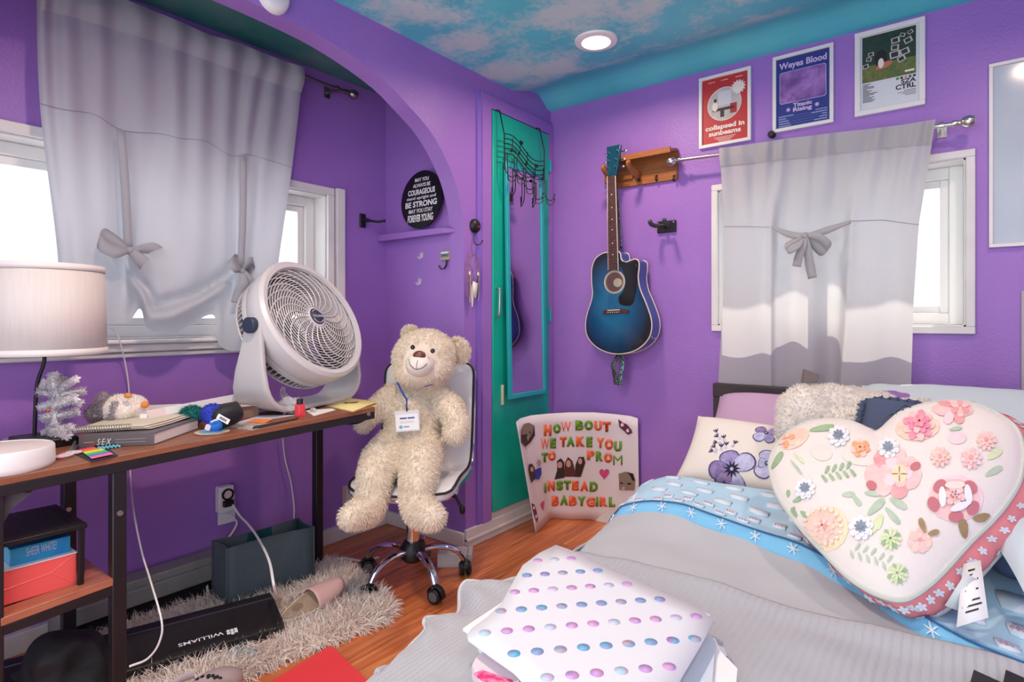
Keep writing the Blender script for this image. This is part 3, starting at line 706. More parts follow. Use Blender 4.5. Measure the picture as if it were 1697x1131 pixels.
# long white flat box resting on the plush toys
P1, P2 = at(245, 688, tp+.02), at(398, 658, tp+.30)
d = (P2-P1).normalized(); bx2 = thing('white_keyboard_case', P1, 'long thin white box propped at a slant over the plush toys on the desk', 'box')
Mk = frame(P1, d, V((-.85, .5, -.16)))
MB().bb((0, 0, -.013), ((P2-P1).length, .12, .013), M_wht, Mk).build('case', bx2, bevel=.002)
MB().bb((-.001, -.0008, -.0135), (.055, .1, .0135), mk('pinkish_white_card', (226, 208, 206), .6), Mk).build('end_cap', bx2, bevel=.002)
# plush toys under the box
def tq(px, py, dt=0.): return at(px, py, depth(ond(345, 716))+dt)
rq = depth(ond(345, 716))/965
M_blp = [mk('blue_plush', (44, 66, 178), .95), mk('blue_plush_b', (58, 54, 168), .95)]
pb = thing('blue_plush_toy', tq(352, 716), 'royal blue plush toy with a white-patched round foot beside the stacked books', 'plush toy')
fur_part('body', [('e', tq(353, 686, .05), (20*rq, .035, 17*rq)), ('c', [tq(352, 690, .03), tq(355, 705, .01)], [12*rq, 9*rq])], M_blp, 900, .005, pb)
M_cb = mk('bright_blue_felt', (36, 112, 206), .85)
m = MB(); m.ball(tq(357, 706, -.01), (11*rq, 11*rq, 10*rq), M_cb); ft = m.build('foot', pb)
Mp = frame(tq(350, 707, -.01)+(-FW)*(10.2*rq), RT*.8-V((0, 0, .3)), (0, 0, 1)); MB().rbox((0, 0, 0), (.016, .018, .004), .004, mk('pink_white_felt', (230, 214, 220), .8), Mp).build('patch', ft)
MB().tube([tq(350, 700, -.03), tq(356, 697, -.032), tq(361, 696, -.025)], .0035, mk('white_band', (200, 214, 236), .7), n=6).build('ankle_band', pb)
fur_part('teal_tuft', [('e', tq(318, 688, .07), (22*rq, .03, 13*rq))], [mk('teal_plush', (16, 112, 108), .95), mk('teal_plush_b', (10, 90, 92), .95)], 900, .012, None, origin=None, label='teal fluffy plush toy under the slanting white box', cat='plush toy')
bgv, bgf = blob([('e', tq(378, 688, .03), (17*rq, .05, 19*rq)), ('e', tq(366, 702, .02), (12*rq, .04, 9*rq)), ('e', tq(386, 682, .05), (10*rq, .03, 16*rq))], .006, 3)
bg = thing('black_pouch', tq(378, 712), 'small crumpled black fabric pouch with a white label, right of the blue plush toy', 'pouch')
MB().add(bgv, bgf, mk('black_nylon', (22, 24, 30), .6, bump=(60, .6, .004))).build('bag', bg)
Mp = frame(tq(370, 695, -.045), RT-V((0, 0, .55)), (0, 0, 1)); MB().bb((-.02, -.008, -.001), (.02, .008, .001), M_label, Mp).bb((-.012, -.004, .001), (.012, .004, .0014), M_grey, Mp).build('sewn_label', bg)
# coaster under the blue toy
cc = ond(352, 717); m = MB(); Mc = Matrix.Translation(cc)
co_ = thing('coaster', cc, 'round pale blue and cream coaster under the blue plush toy', 'coaster')
MB().lathe([(.0001, 0), (.048, 0), (.05, .003), (.0001, .004)], mk('cream_coaster', (214, 200, 168), .6), Mc, 32).build('disc', co_)
MB().disc((0, 0), .038, .038, mk('coaster_blue', (110, 178, 210), .6), Mc, .0042, 28).disc((0.004, .002), .02, .014, M_label, Mc, .0046, 16).build('print', co_)
# brown carton with papers
cb = ond(402, 692); Mc = frame(cb, (.15, 1, 0), (-1, .15, 0))
ct = thing('brown_carton', cb, 'small open brown cardboard carton beside the fan stand', 'box')
MB().bb((-.035, -.03, 0), (.045, .05, .042), mk('brown_card', (146, 118, 102), .8), Mc).build('carton_body', ct, bevel=.001)
m = MB().bb((-.03, -.04, .0425), (.055, .045, .044), mk('pale_pink_paper', (220, 196, 190), .8), Mc); m.build('paper_flap', ct)
m = MB().bb((.02, -.032, .0442), (.05, .02, .0455), mk('salmon_print', (226, 130, 108), .7), Mc); m.build('paper_print', ct)
flatquad('white_envelope', [(388, 703), (434, 697), (488, 689), (430, 690)], .002, mk('bluish_paper', (206, 210, 222), .7), 'bluish white envelope in front of the brown carton', 'envelope')
flatquad('orange_sticker', [(409, 702), (440, 703), (452, 697), (422, 697)], .002, mk('orange_paper', (240, 132, 60), .6), 'bright orange paper slip on the bluish envelope', 'paper', lift=.0025)
flatquad('photo_strip', [(381, 709), (418, 714), (455, 702), (400, 702)], .0015, mk('grey_photo', (120, 112, 110), .4, var=(40, (210, 200, 196), .2)), 'small grey photo print at the desk edge in front of the envelope', 'photo')
flatquad('dark_card', [(418, 713), (492, 696), (496, 693), (420, 708)], .002, M_black, 'thin black card along the front edge of the desk', 'card')
flatquad('white_card', [(520, 690), (556, 680), (550, 678), (505, 681)], .0015, M_label, 'small white card left of the yellow card on the desk end', 'card')
# nail polish
npp = ond(497, 690); Mn = Matrix.Translation(npp)
nl = thing('nail_polish', npp, 'coral red nail polish bottle with a black cap near the desk front edge', 'nail polish')
kk = depth(npp)/965
MB().rbox((0, 0, 10*kk), (13*kk, 13*kk, 20*kk), .004, mk('red_polish', (238, 62, 78), .12, coat=.6), Mn).build('bottle', nl, bevel=.0015)
MB().lathe([(.0001, 28.5*kk), (4.7*kk, 28.5*kk), (5.2*kk, 27*kk), (5.4*kk, 20*kk), (.0001, 20*kk)], M_black, Mn, 18).build('cap', nl)
# crumpled clear bag
M_plastic = mk('clear_film', (236, 236, 240), .12, alpha=.32, spec=.9)
def crump(name, c, r, label, n=3, sd=1):
    rg2 = random.Random(sd); m = MB()
    for k in range(n):
        o = V((rg2.uniform(-1, 1), rg2.uniform(-1, 1), 0))*r[0]*.3; ph = rg2.random()*9
        def fn(u, v):
            p = pi*v; a = 2*pi*u; d = V((sin(p)*cos(a), sin(p)*sin(a), cos(p)))
            q = 1+.55*mnoise.noise(d*2.6+V((ph, 0, 0)))+.25*mnoise.noise(d*7+V((ph, 3, 0)))
            return V(c)+o+V((d.x*r[0]*q, d.y*r[1]*q, max(-.9*r[2], d.z*r[2]*q)))
        m.grid(fn, 20, 13, M_plastic, cu=True)
    return m.build(name, label=label, cat='plastic bag', angle=12)
c = ond(480, 686); crump('plastic_bag', (c.x, c.y, c.z+.026), (.04, .035, .028), 'crumpled clear plastic bag beside the red nail polish', 3, 2)
c = ond(472, 670); crump('plastic_wrapper', (c.x, c.y, c.z+.032), (.018, .012, .035), 'torn clear wrapper standing by the fan stand', 1, 4)
e0 = ond(519, 684); eb = thing('earbud_case', e0, 'small clear and silver trinket right of the nail polish', 'trinket')
MB().ball(e0+V((0, 0, .009)), (.014, .011, .009), mk('clear_shell', (225, 225, 230), .1, alpha=.5)).build('shell', eb); MB().ball(e0+V((-.002, 0, .009)), (.005, .005, .005), M_steel).build('bead', eb)
cord('hair_pin', [ond(543, 671)+V((0, 0, .003)), ond(528, 674)+V((0, 0, .003)), ond(518, 678)+V((0, 0, .003))], .002, M_black, 'thin black hair pin behind the trinket on the desk', cat='hair pin')
# yellow folded card with a black horse
A, B, C, D_ = ond(534, 672), ond(585, 684), ond(627, 670), ond(575, 664)
yc = thing('yellow_card', A, 'yellow folded card with a black horse drawing at the right end of the desk', 'card')
m = slab4(MB(), [A, B, C, D_], .0, .001, mk('yellow_paper', (222, 204, 128), .7)); m.build('lower_leaf', yc)
z1, z2 = V((0, 0, .010)), V((0, 0, .004))
m = MB().add([A+z1*.2, B+z2, C+z1, D_+z1*1.1], [(0, 1, 2, 3)], mk('yellow_paper_top', (228, 212, 142), .7)); m.build('upper_leaf', yc, solid=.0008)
Mh = frame(lerp(A, C, .5)+V((0, 0, .0085)), (C-A), (D_-B)); k = .00135
hs = [(-22, -2), (-16, 4), (-8, 3), (0, 4), (10, 3), (16, 9), (22, 8), (19, 3), (22, -2), (14, -1), (15, -9), (11, -9), (9, -3), (-6, -4), (-9, -10), (-13, -9), (-11, -3), (-19, -4)]
MB().prism([(x*k, y*k) for x, y in hs], 0, .0006, M_black, Mh).build('horse_print', yc)
# ================================================================== curtains
def cloth(name, col, tr=.35, scale=700, rough=.9):
    m = bpy.data.materials.new(name); m.use_nodes = True; nt = m.node_tree; N = nt.nodes; L = nt.links; N.clear()
    o = N.new('ShaderNodeOutputMaterial'); d = N.new('ShaderNodeBsdfDiffuse'); t = N.new('ShaderNodeBsdfTranslucent'); x = N.new('ShaderNodeMixShader'); x.inputs[0].default_value = tr
    tc = N.new('ShaderNodeTexCoord'); n = N.new('ShaderNodeTexNoise'); n.inputs['Scale'].default_value = scale; L.new(tc.outputs['Object'], n.inputs['Vector'])
    r = N.new('ShaderNodeValToRGB'); r.color_ramp.elements[0].color = lin([c*.95 for c in col]); r.color_ramp.elements[1].color = lin(col); L.new(n.outputs['Fac'], r.inputs['Fac'])
    for b in (d, t): L.new(r.outputs['Color'], b.inputs['Color'])
    bp = N.new('ShaderNodeBump'); bp.inputs['Strength'].default_value = .25; bp.inputs['Distance'].default_value = .001; L.new(n.outputs['Fac'], bp.inputs['Height']); L.new(bp.outputs[0], d.inputs['Normal'])
    L.new(d.outputs[0], x.inputs[1]); L.new(t.outputs[0], x.inputs[2]); L.new(x.outputs[0], o.inputs[0]); return m
M_cur = cloth('grey_linen_left', (200, 200, 206), .38); M_cur2 = cloth('grey_linen_right', (204, 204, 206), .38)
def ribbon(m, pts, w, side, mat, n=5):
    """flat cloth band along pts; side: direction(s) of its width"""
    P = catmull(pts, n); k = len(P); W = w if isinstance(w, (list, tuple)) else [w]*len(pts)
    S = side if isinstance(side, list) else [side]*len(pts)
    vs = []
    for i, p in enumerate(P):
        u = i/(k-1)*(len(pts)-1); a = min(int(u), len(pts)-2); f = u-a
        ww = lerp(W[a], W[a+1], f); ss = lerp(V(S[a]), V(S[a+1]), f)
        vs += [p-ss*ww/2, p, p+ss*ww/2]
    fs = []
    for i in range(k-1):
        for j in (0, 1): fs.append((i*3+j, i*3+j+1, i*3+j+4, i*3+j+3))
    m.add(vs, fs, mat); return m
def rod(name, A, B, ra, fins, brks, wall, label, mat=M_nickel):
    """curtain rod from A to B with ball finials and wall brackets"""
    A, B = V(A), V(B); d = (B-A).normalized(); r = thing(name, (A+B)/2, label, 'curtain rod')
    MB().tube([A, B], ra, mat, n=12).build('pole', r)
    for p, dd in fins:
        p = V(p); Mx = frame(p, dd.orthogonal(), dd.cross(dd.orthogonal()))
        MB().lathe([(.0001, .002), (ra*1.6, 0), (ra*1.7, .012), (ra*1.2, .018), (ra*1.2, .024), (ra*2.2, .03), (ra*2.9, .042), (ra*2.9, .052), (ra*2.2, .064), (.0001, .07)], mat, Mx, 20).build('finial', r)
    for p in brks:
        p = V(p); q = p+wall*1.0
        m = MB(); m.tube([p+V((0, 0, -.004)), q], ra*.8, mat, n=8); m.tube([p+d*ra+V((0, 0, -.002)), p-d*ra+V((0, 0, -.002))], ra*1.9, mat, n=12)
        e = wall.normalized(); m.box(q-e*.003, (.03 if abs(e.y) > .5 else .006, .006 if abs(e.y) > .5 else .03, .05), mat); m.build('bracket', r)
    return r
XC = -.485
rod('curtain_rod', (XC, -2.6, 2.168), (XC, -1.03, 2.164), .008, [((XC, -1.03, 2.164), V((0, 1, 0)))], [(XC, -1.075, 2.164)], V((-.085, 0, 0)), 'slim metal curtain rod across the top of the alcove', mk('dark_nickel', (150, 140, 138), .3, 1))
# left shade: every column runs rod -> seam -> tie height -> lower edge
cu = [0, .1, .2, .3, .42, .5, .6, .7, .78, .88, 1]
T_ = [(60, -22), (98, -14), (150, 2), (200, 13), (262, 36), (300, 51), (345, 70), (392, 84), (428, 98), (463, 111), (502, 124)]
S_ = [(66, 172), (105, 182), (156, 190), (202, 216), (265, 222), (300, 230), (340, 234), (382, 258), (408, 256), (440, 264), (484, 278)]
K_ = [(93, 400), (122, 408), (168, 412), (204, 418), (232, 424), (285, 432), (335, 440), (378, 442), (397, 446), (425, 442), (462, 432)]
B_ = [(97, 470), (128, 505), (160, 528), (209, 536), (232, 512), (246, 545), (290, 551), (352, 522), (364, 573), (406, 577), (452, 520)]
def lc(u, L):
    p = catmull([(a, b, 0) for a, b in L], 10); t = interp(cu, list(range(len(cu))), u)*10
    i = min(int(t), len(p)-2); return lerp(p[i], p[i+1], t-i)
def lcur(u, v):
    vk = [0, .36, .74, 1]; t, s, k, b = lc(u, T_), lc(u, S_), lc(u, K_), lc(u, B_)
    pts = [t, s, k, b]
    for i in range(3):
        if v <= vk[i+1] or i == 2:
            f = (v-vk[i])/(vk[i+1]-vk[i]); p0 = pts[i-1] if i else t*2-s; p3 = pts[i+2] if i < 2 else b*2-k
            p1, p2 = pts[i], pts[i+1]
            q = .5*((2*p1)+(p2-p0)*f+(2*p0-5*p1+4*p2-p3)*f*f+(3*p1-p0-3*p2+p3)*f**3); break
    g1 = exp(-((u-.31)/.05)**2); g2 = exp(-((u-.755)/.05)**2); low = sst(.5, .78, v)
    x = XC+.014+.011*sin(u*2*pi*9.3+sin(u*9))*(1-sst(.1, .75, v)*.75)+.007*sin(u*41)*(1-sst(0, .15, v))
    x += .02*sst(.05, .5, v)*sin(u*2*pi*2.3+.6)
    x += -.045*(g1+g2)*sst(.38, .72, v)*(1-sst(.8, 1, v)*1.3)
    x += .085*low*exp(-((u-.53)/.15)**2)*(1-.75*sst(.93, 1, v)) + .03*low*exp(-((u-.14)/.1)**2)+.03*low*exp(-((u-.92)/.1)**2)
    vc = .74+.17*(1-(u-.48)/.275)
    x += (-.05*exp(-((v-vc)/.03)**2)+.03*exp(-((v-vc-.07)/.045)**2))*sst(.40, .52, u)*(1-sst(.70, .77, u))
    vd = .75+.16*(u-.31)/.2
    x += (-.03*exp(-((v-vd)/.03)**2)+.02*exp(-((v-vd-.06)/.045)**2))*sst(.31, .35, u)*(1-sst(.44, .52, u))
    x += .010*low*sin(v*34-u*16)*exp(-((u-.53)/.13)**2)*sst(.78, .92, v)
    return onx(q.x, q.y, x)
cL = thing('curtain', (XC, -1.75, 1.0), 'grey tie-up shade on the alcove window with two tied bows and a drooping swag', 'curtain')
MB().grid(lcur, 121, 70, M_cur).build('panel', cL, angle=80)
sm = MB()
for uu in (.02,):
    sm.tube([lcur(u, .36)+V((.002, 0, 0)) for u in [i/80 for i in range(81)]], .0013, mk('grey_thread', (150, 148, 160), .9), n=4)
sm.build('seam', cL)
sm = MB(); sm.grid(lambda u, v: lcur(u, lerp(-.028, .07, v))+V((.016*cos(pi*(v-.5))+.003, 0, 0)), 121, 8, M_cur); sm.build('rod_pocket', cL, angle=80)
def bow(par, c, s, mat, out, right, loops, tails, kr=.012, name='bow'):
    """c knot centre; loops/tails given as offsets (right, up) in units of s"""
    up = V((0, 0, 1)); m = MB(); P = lambda a, b, o=0: c+right*(a*s)+up*(b*s)+out*(o*s)
    for L in loops:
        a, b, w = L; dx = V((a, b)); nrm = V((-b, a))/max(1e-6, hypot(a, b))
        ribbon(m, [P(0, 0, .2), P(a*.45+nrm[0]*.26, b*.45+nrm[1]*.26, .5), P(a*.92+nrm[0]*.2, b*.92+nrm[1]*.2, .42), P(a, b, .2), P(a*.85-nrm[0]*.2, b*.85-nrm[1]*.2, .0), P(a*.4-nrm[0]*.12, b*.4-nrm[1]*.12, .1), P(0, 0, .15)],
               [w*s*.5, w*s, w*s*1.1, w*s, w*s*1.1, w*s*.9, w*s*.5], [(right*nrm[0]+up*nrm[1])*.92+out*.4]*7, mat)
    ml = m.build('bow_loops', par, solid=.0015, angle=80)
    for L in tails:
        m = MB(); a, b, w = L; k = V((-b, a))/hypot(a, b); ribbon(m, [P(0, 0, .25), P(a*.3+.05, b*.35, .42), P(a*.7, b*.7, .3), P(a, b, .22)], [w*s*.6, w*s, w*s*1.05, w*s*1.05], [(right*k[0]+up*k[1])*.93+out*.3]*4, mat)
        m.build('bow_tail', par, solid=.0015, angle=80)
    MB().ball(c+out*(.22*s), (kr*1.0, kr*1.1, kr*1.1), mat).build('knot', par)
RL = V((0, 1, 0)); OL = V((1, 0, 0))
t1 = onx(211, 416, XC+.035); t2 = onx(397, 450, XC+.035)
bow(cL, t1, .105, M_cur, OL, RL, [(-.85, .3, .5), (.85, -.3, .42)], [(.85, -1.05, .42)])
bow(cL, t2, .095, M_cur, OL, RL, [(-.45, .5, .48), (.5, .25, .42)], [(-.25, -1.35, .42), (.45, -1.1, .4)])
for a, b in (((200, 216), t1), ((403, 258), t2)):
    m = MB(); p = onx(a[0], a[1], XC+.04)
    for dx in (-.011,): ribbon(m, [p, lerp(p, b, .5)+V((.012, 0, 0)), b+V((.006, 0, 0))], .026, V((.25, .97, 0)), M_cur)
    m.build('tie', cL, solid=.002, angle=80)
# ---- right curtain
YC = -.085
rod('curtain_rod', ony(1128, 265, YC), ony(1578, 206, YC), .0075, [(ony(1128, 265, YC), V((-1, 0, 0))), (ony(1578, 206, YC), V((1, 0, 0)))], [ony(1560, 208, YC)], V((0, .085, 0)), 'brushed nickel curtain rod with ball ends above the headboard window')
ru = [0, .12, .26, .33, .40, .5, .58, .66, .8, 1]
RT_ = [(1193, 254), (1236, 249), (1284, 242), (1304, 239), (1335, 236), (1368, 232), (1398, 228), (1436, 224), (1488, 218), (1549, 209)]
RS_ = [(1200, 375), (1240, 375), (1276, 376), (1292, 378), (1326, 380), (1358, 378), (1390, 368), (1412, 366), (1462, 364), (1523, 372)]
RK_ = [(1198, 500), (1238, 505), (1276, 505), (1288, 505), (1318, 500), (1356, 500), (1392, 500), (1404, 505), (1460, 505), (1514, 505)]
RB_ = [(1190, 640), (1232, 644), (1276, 648), (1288, 648), (1318, 650), (1356, 652), (1384, 655), (1392, 658), (1446, 664), (1509, 668)]
def rcur(u, v):
    cuL = ru
    def lc2(L):
        t = interp(cuL, list(range(len(cuL))), u); i = min(int(t), len(L)-2); return lerp(V((*L[i], 0)), V((*L[i+1], 0)), t-i)
    t, s, k, b = lc2(RT_), lc2(RS_), lc2(RK_), lc2(RB_); vk = [0, .30, .64, 1]; pts = [t, s, k, b]
    for i in range(3):
        if v <= vk[i+1] or i == 2:
            f = (v-vk[i])/(vk[i+1]-vk[i]); q = lerp(pts[i], pts[i+1], f); break
    gl = exp(-((u-.27)/.03)**2); gr = exp(-((u-.655)/.03)**2); mid = sst(.26, .33, u)*(1-sst(.60, .66, u))
    y = YC+.0-.006*sin(u*2*pi*10+1)*(1-sst(.05, .4, v))-.003*sin(u*90)*(1-sst(0, .1, v))
    y += .035*mid*sst(.12, .34, v)-.012*(gl+gr)*sst(.08, .3, v)*(1-.6*sst(.4, 1, v))
    y += -.008*sin(u*2*pi*3.1)*sst(.1, .6, v)-.012*mid*sin((u-.28)/.38*pi*5)*sst(.3, .5, v)
    y += -.012*(1-sst(.0, .12, abs(v-.15)))*sin(u*30)*.35
    return ony(q.x, q.y, y-.012)
cR = thing('curtain', (1.35, YC, .8), 'grey curtain over the headboard window, tied in its middle with one bow', 'curtain')
MB().grid(rcur, 111, 60, M_cur2).build('panel', cR, angle=80)
MB().grid(lambda u, v: rcur(u, lerp(-.02, .055, v))+V((0, -.007*cos(pi*(v-.5))-.004, 0)), 111, 8, M_cur2).build('rod_pocket', cR, angle=80)
for rng_ in ((0, .26), (.66, 1)):
    MB().tube([rcur(lerp(rng_[0], rng_[1], i/20), .302)+V((0, -.0015, 0)) for i in range(21)], .0012, mk('grey_thread', (150, 148, 160), .9), n=4).build('seam', cR)
OR_ = V((0, -1, 0)); RR = V((1, 0, 0)); kn = ony(1336, 392, YC-.03)
for a in ((1279, 376), (1411, 367)):
    p = ony(a[0], a[1], YC-.022); m = MB(); ribbon(m, [p, lerp(p, kn, .5)+V((0, -.004, -.012 if a[0] < 1300 else -.004)), kn+V((0, -.004, .0))], [.012, .03, .022], V((0, .2, 1)), M_cur2); m.build('tie', cR, solid=.002, angle=80)
bow(cR, kn, .085, M_cur2, OR_, RR, [(-.85, -.6, .3), (.95, -.75, .42)], [(-.38, -1.45, .42), (.32, -2.05, .42)], .014)
# ================================================================== things on the alcove and door walls
M_txt = mk('white_print', (236, 236, 238), .6)
sg = onx(697, 328, 0); ysg = -.752
cs = ony(697, 326, ysg)
rs_ = .144
Ms = frame(cs, (1, .0, 0), (0, .06, 1))          # stands on the ledge, facing the alcove
Ms.translation = V((cs.x, ysg+.006, 1.521+rs_+.001))
sgn = MB().lathe([(.0001, -.003), (rs_, -.003), (rs_, .003), (.0001, .003)], mk('black_sign', (10, 10, 12), .35), Ms, 64)
for txt, h, y, w, b, sp in (('MAY YOU', .018, .092, .098, .02, 1), ('ALWAYS BE', .018, .064, .122, .02, 1), ('COURAGEOUS', .026, .027, .190, .03, 1), ('stand upright and', .015, .004, .205, .012, 1), ('BE STRONG', .027, -.034, .222, .03, 1), ('MAY YOU STAY', .019, -.064, .168, .02, 1), ('FOREVER YOUNG', .034, -.108, .178, .03, 1)):
    sgn.text(txt, h, M_txt, Ms, y=y, width=w, bold=b, align='CENTER', z=.0036)
sgn.build('round_sign', label='round black sign of white block letters standing on the purple alcove ledge', cat='sign', origin=(Ms.translation.x, ysg, 1.521))
# black swing hook by the window
hk = onx(600, 366, XA); h = thing('wall_hook', hk, 'black curtain holdback arm on the alcove wall right of the window', 'hook')
MB().bb((XA, hk.y-.018, hk.z-.035), (XA+.012, hk.y+.016, hk.z+.035), M_black).build('plate', h, bevel=.004)
MB().tube(catmull([(XA+.01, hk.y, hk.z+.005), (XA+.05, hk.y+.01, hk.z-.004), (XA+.085, hk.y+.03, hk.z-.01), (XA+.11, hk.y+.06, hk.z-.004)], 5), [.010]*5+[.006]*10+[.009], M_black, n=8).build('arm', h)
# clear adhesive hooks
M_clr = mk('clear_plastic', (240, 236, 244), .12, alpha=.55)
for i, (px, py) in enumerate(((699, 424), (696, 467))):
    p = ony(px, py, YJ); q = thing('adhesive_hook', p, 'small clear plastic hook on the alcove side wall, %s' % ('upper of the two' if i == 0 else 'lower of the two'), 'hook')
    MB().bb((p.x-.012, YJ-.003, p.z-.012), (p.x+.012, YJ, p.z+.016), M_clr).build('pad', q, bevel=.001)
    MB().tube(catmull([(p.x, YJ-.004, p.z+.006), (p.x+.004, YJ-.008, p.z-.012), (p.x, YJ-.02, p.z-.016), (p.x-.002, YJ-.024, p.z-.004)], 5), .003, M_clr, n=6).build('hook', q)
# cassette hook
p = ony(741, 424, YJ); q = thing('cassette_hook', p, 'cassette-shaped wall plaque with a black hook on the alcove side wall', 'hook')
Mc = frame((p.x, YJ, p.z), (1, 0, 0), (0, 0, 1))
MB().rbox((0, 0, .008), (.062, .044, .016), .004, mk('khaki_plastic', (176, 160, 128), .5), Mc).build('cassette_body', q, bevel=.001)
m = MB().bb((-.026, -.008, .0162), (.026, .016, .0168), mk('blue_print', (72, 112, 150), .5), Mc).bb((-.024, .009, .0168), (.024, .016, .0172), M_txt, Mc).bb((-.014, -.005, .0168), (.014, .004, .0173), mk('ochre_print', (196, 164, 92), .5), Mc)
for sx in (-.009, .009): m.disc((sx, -.0005), .004, .004, M_black, Mc, .0176, 12)
m.bb((-.006, -.003, .0173), (.006, .002, .0176), M_black, Mc); m.build('cassette_label', q)
m = MB()
for sx in (.0, .007): m.tube(catmull([(sx, -.02, .008), (sx, -.045, .01), (sx-.003, -.063, .02), (sx-.012, -.066, .03), (sx-.02, -.056, .034), (sx-.022, -.048, .034)], 5), .0022, M_black, Mc, n=6)
m.build('hook', q)
# round black device with hook on the pilaster, dream catcher
p = onx(786, 375, 0); q = thing('round_wall_light', p, 'small round black device with a red light and wire hook on the arch pillar', 'device')
Mp = frame((0, p.y, p.z), (0, 1, 0), (0, 0, 1))
MB().lathe([(.0001, .024), (.018, .022), (.030, .014), (.034, .004), (.034, 0), (.0001, 0)], M_black, Mp, 32).build('body', q)
MB().ball((.006, -.004, .0225), (.003, .003, .002), mk('red_led', (200, 20, 20), .4, emit=((255, 30, 30), 2)), Mp).build('indicator', q)
MB().tube(catmull([(-.008, -.03, .008), (-.014, -.06, .010), (-.018, -.082, .016), (-.008, -.094, .028), (.010, -.082, .036), (.018, -.072, .036)], 6), .0024, M_black, Mp, n=6).ball((.018, -.071, .036), .004, M_black, Mp).build('hook', q)
dc = thing('dreamcatcher', onx(783, 450, .03), 'small pinkish dreamcatcher with feathers hanging from the round black hook', 'dreamcatcher')
pc = onx(784, 449, .03); Md = frame((.03, pc.y, pc.z), (0, 1, 0), (0, 0, 1)); kd = depth(pc)/965
M_dusty = mk('dusty_pink_cord', (150, 104, 118), .8); Rr, Rz = 15*kd, 27*kd
MB().tube([(Rr*cos(t), Rz*sin(t), 0) for t in [2*pi*i/32 for i in range(32)]], .0032, M_dusty, Md, n=6, closed=True).build('hoop', dc)
m = MB()
for ring in (1, .72, .45, .2):
    m.tube([(Rr*ring*cos(t+.3*ring), Rz*ring*sin(t+.3*ring), 0) for t in [2*pi*i/9 for i in range(9)]], .0006, mk('web_thread', (196, 160, 176), .8), Md, n=4, closed=True)
for i in range(9):
    t = 2*pi*i/9; m.tube([(Rr*cos(t), Rz*sin(t), 0), (Rr*.2*cos(t+.7), Rz*.2*sin(t+.7), 0)], .0006, mk('web_thread', (196, 160, 176), .8), Md, n=4)
m.build('web', dc)
MB().tube([(0, Rz, 0), (-.001, Rz+.055, -.004)], .0009, M_dusty, Md, n=4).tube([(.003, Rz, 0), (.003, Rz+.055, -.004)], .0009, M_dusty, Md, n=4).build('hanging_cord', dc)
for sx, top, ln, wd, mat, nm in ((-.026, -.02, .13, .011, mk('brown_feather', (120, 88, 80), .8), 'feather'), (.034, -.015, .125, .012, mk('dark_feather', (72, 56, 66), .8), 'feather'), (-.006, -.06, .11, .013, mk('white_feather', (220, 206, 200), .8), 'feather')):
    def fe(u, v, sx=sx, top=top, ln=ln, wd=wd):
        w_ = wd*sin(pi*min(1, u*1.02+.03))**.6*(1-.2*u); return (sx+(v-.5)*2*w_+.006*u*sin(3*u), top-ln*u, .003+.004*sin(pi*v)-.006*u)
    mm = MB().grid(fe, 14, 5, mat, Md); mm.tube([fe(u, .5) for u in (0, .25, .5, .75, 1)], .0009, M_txt, Md, n=4); mm.build(nm, dc)
    MB().tube([(sx*.5, -Rz*.8 if abs(sx) < .02 else -Rz*.2, 0), (sx, top, .002)], .0008, M_dusty, Md, n=4).build('bead_string', dc)
for sx in (-.026, .034): MB().tube([(sx, -.02, .002), (sx, -.005, .002)], .005, mk('white_bead', (230, 222, 210), .5), Md, n=8).build('bead', dc)
mm = MB().add([(-.012, -.05, .008), (.022, -.058, .010), (.012, -.125, .012), (-.002, -.128, .010)], [(0, 1, 2, 3)], M_paper, Md).build('paper_tag', dc, solid=.0006)
# smoke detector over the arch
p = onx(452, -4, 0); q = thing('smoke_detector', p, 'round white smoke detector on the purple wall above the arch', 'smoke detector')
MB().lathe([(.0001, .03), (.04, .03), (.05, .022), (.056, .004), (.056, 0), (.0001, 0)], M_wht, frame((0, p.y, p.z), (0, 1, 0), (0, 0, 1)), 36).build('cover', q)
# ---- tall mirror hung on the closet door
c_ = [onx(838, 268, .04), onx(897, 288, .04), onx(899, 642, .05), onx(844, 662, .06)]
mr = thing('wall_mirror', (.05, c_[3].y, c_[3].z), 'tall narrow mirror with a turquoise frame hung on the teal closet door', 'mirror')
ty0, ty1, tz0, tz1 = c_[0].y, c_[1].y, c_[3].z, c_[0].z
Mm = frame((.065, (ty0+ty1)/2, tz0), (0, 1, 0), (-.022, 0, 1)); wm = (ty1-ty0)/2+.008; hm_ = tz1-tz0+.0; fw = .024
m = MB(); m.bb((-wm, 0, -.008), (-wm+fw, hm_, .010), M_teal2, Mm); m.bb((wm-fw, 0, -.008), (wm, hm_, .010), M_teal2, Mm); m.bb((-wm+fw, 0, -.008), (wm-fw, fw, .010), M_teal2, Mm); m.bb((-wm+fw, hm_-fw, -.008), (wm-fw, hm_, .010), M_teal2, Mm)
m.build('frame', mr, bevel=.003)
MB().bb((-wm+fw, fw, -.006), (wm-fw, hm_-fw, .002), mk('mirror_glass', (214, 206, 220), .03, 1.0), Mm).build('mirror_glass', mr)
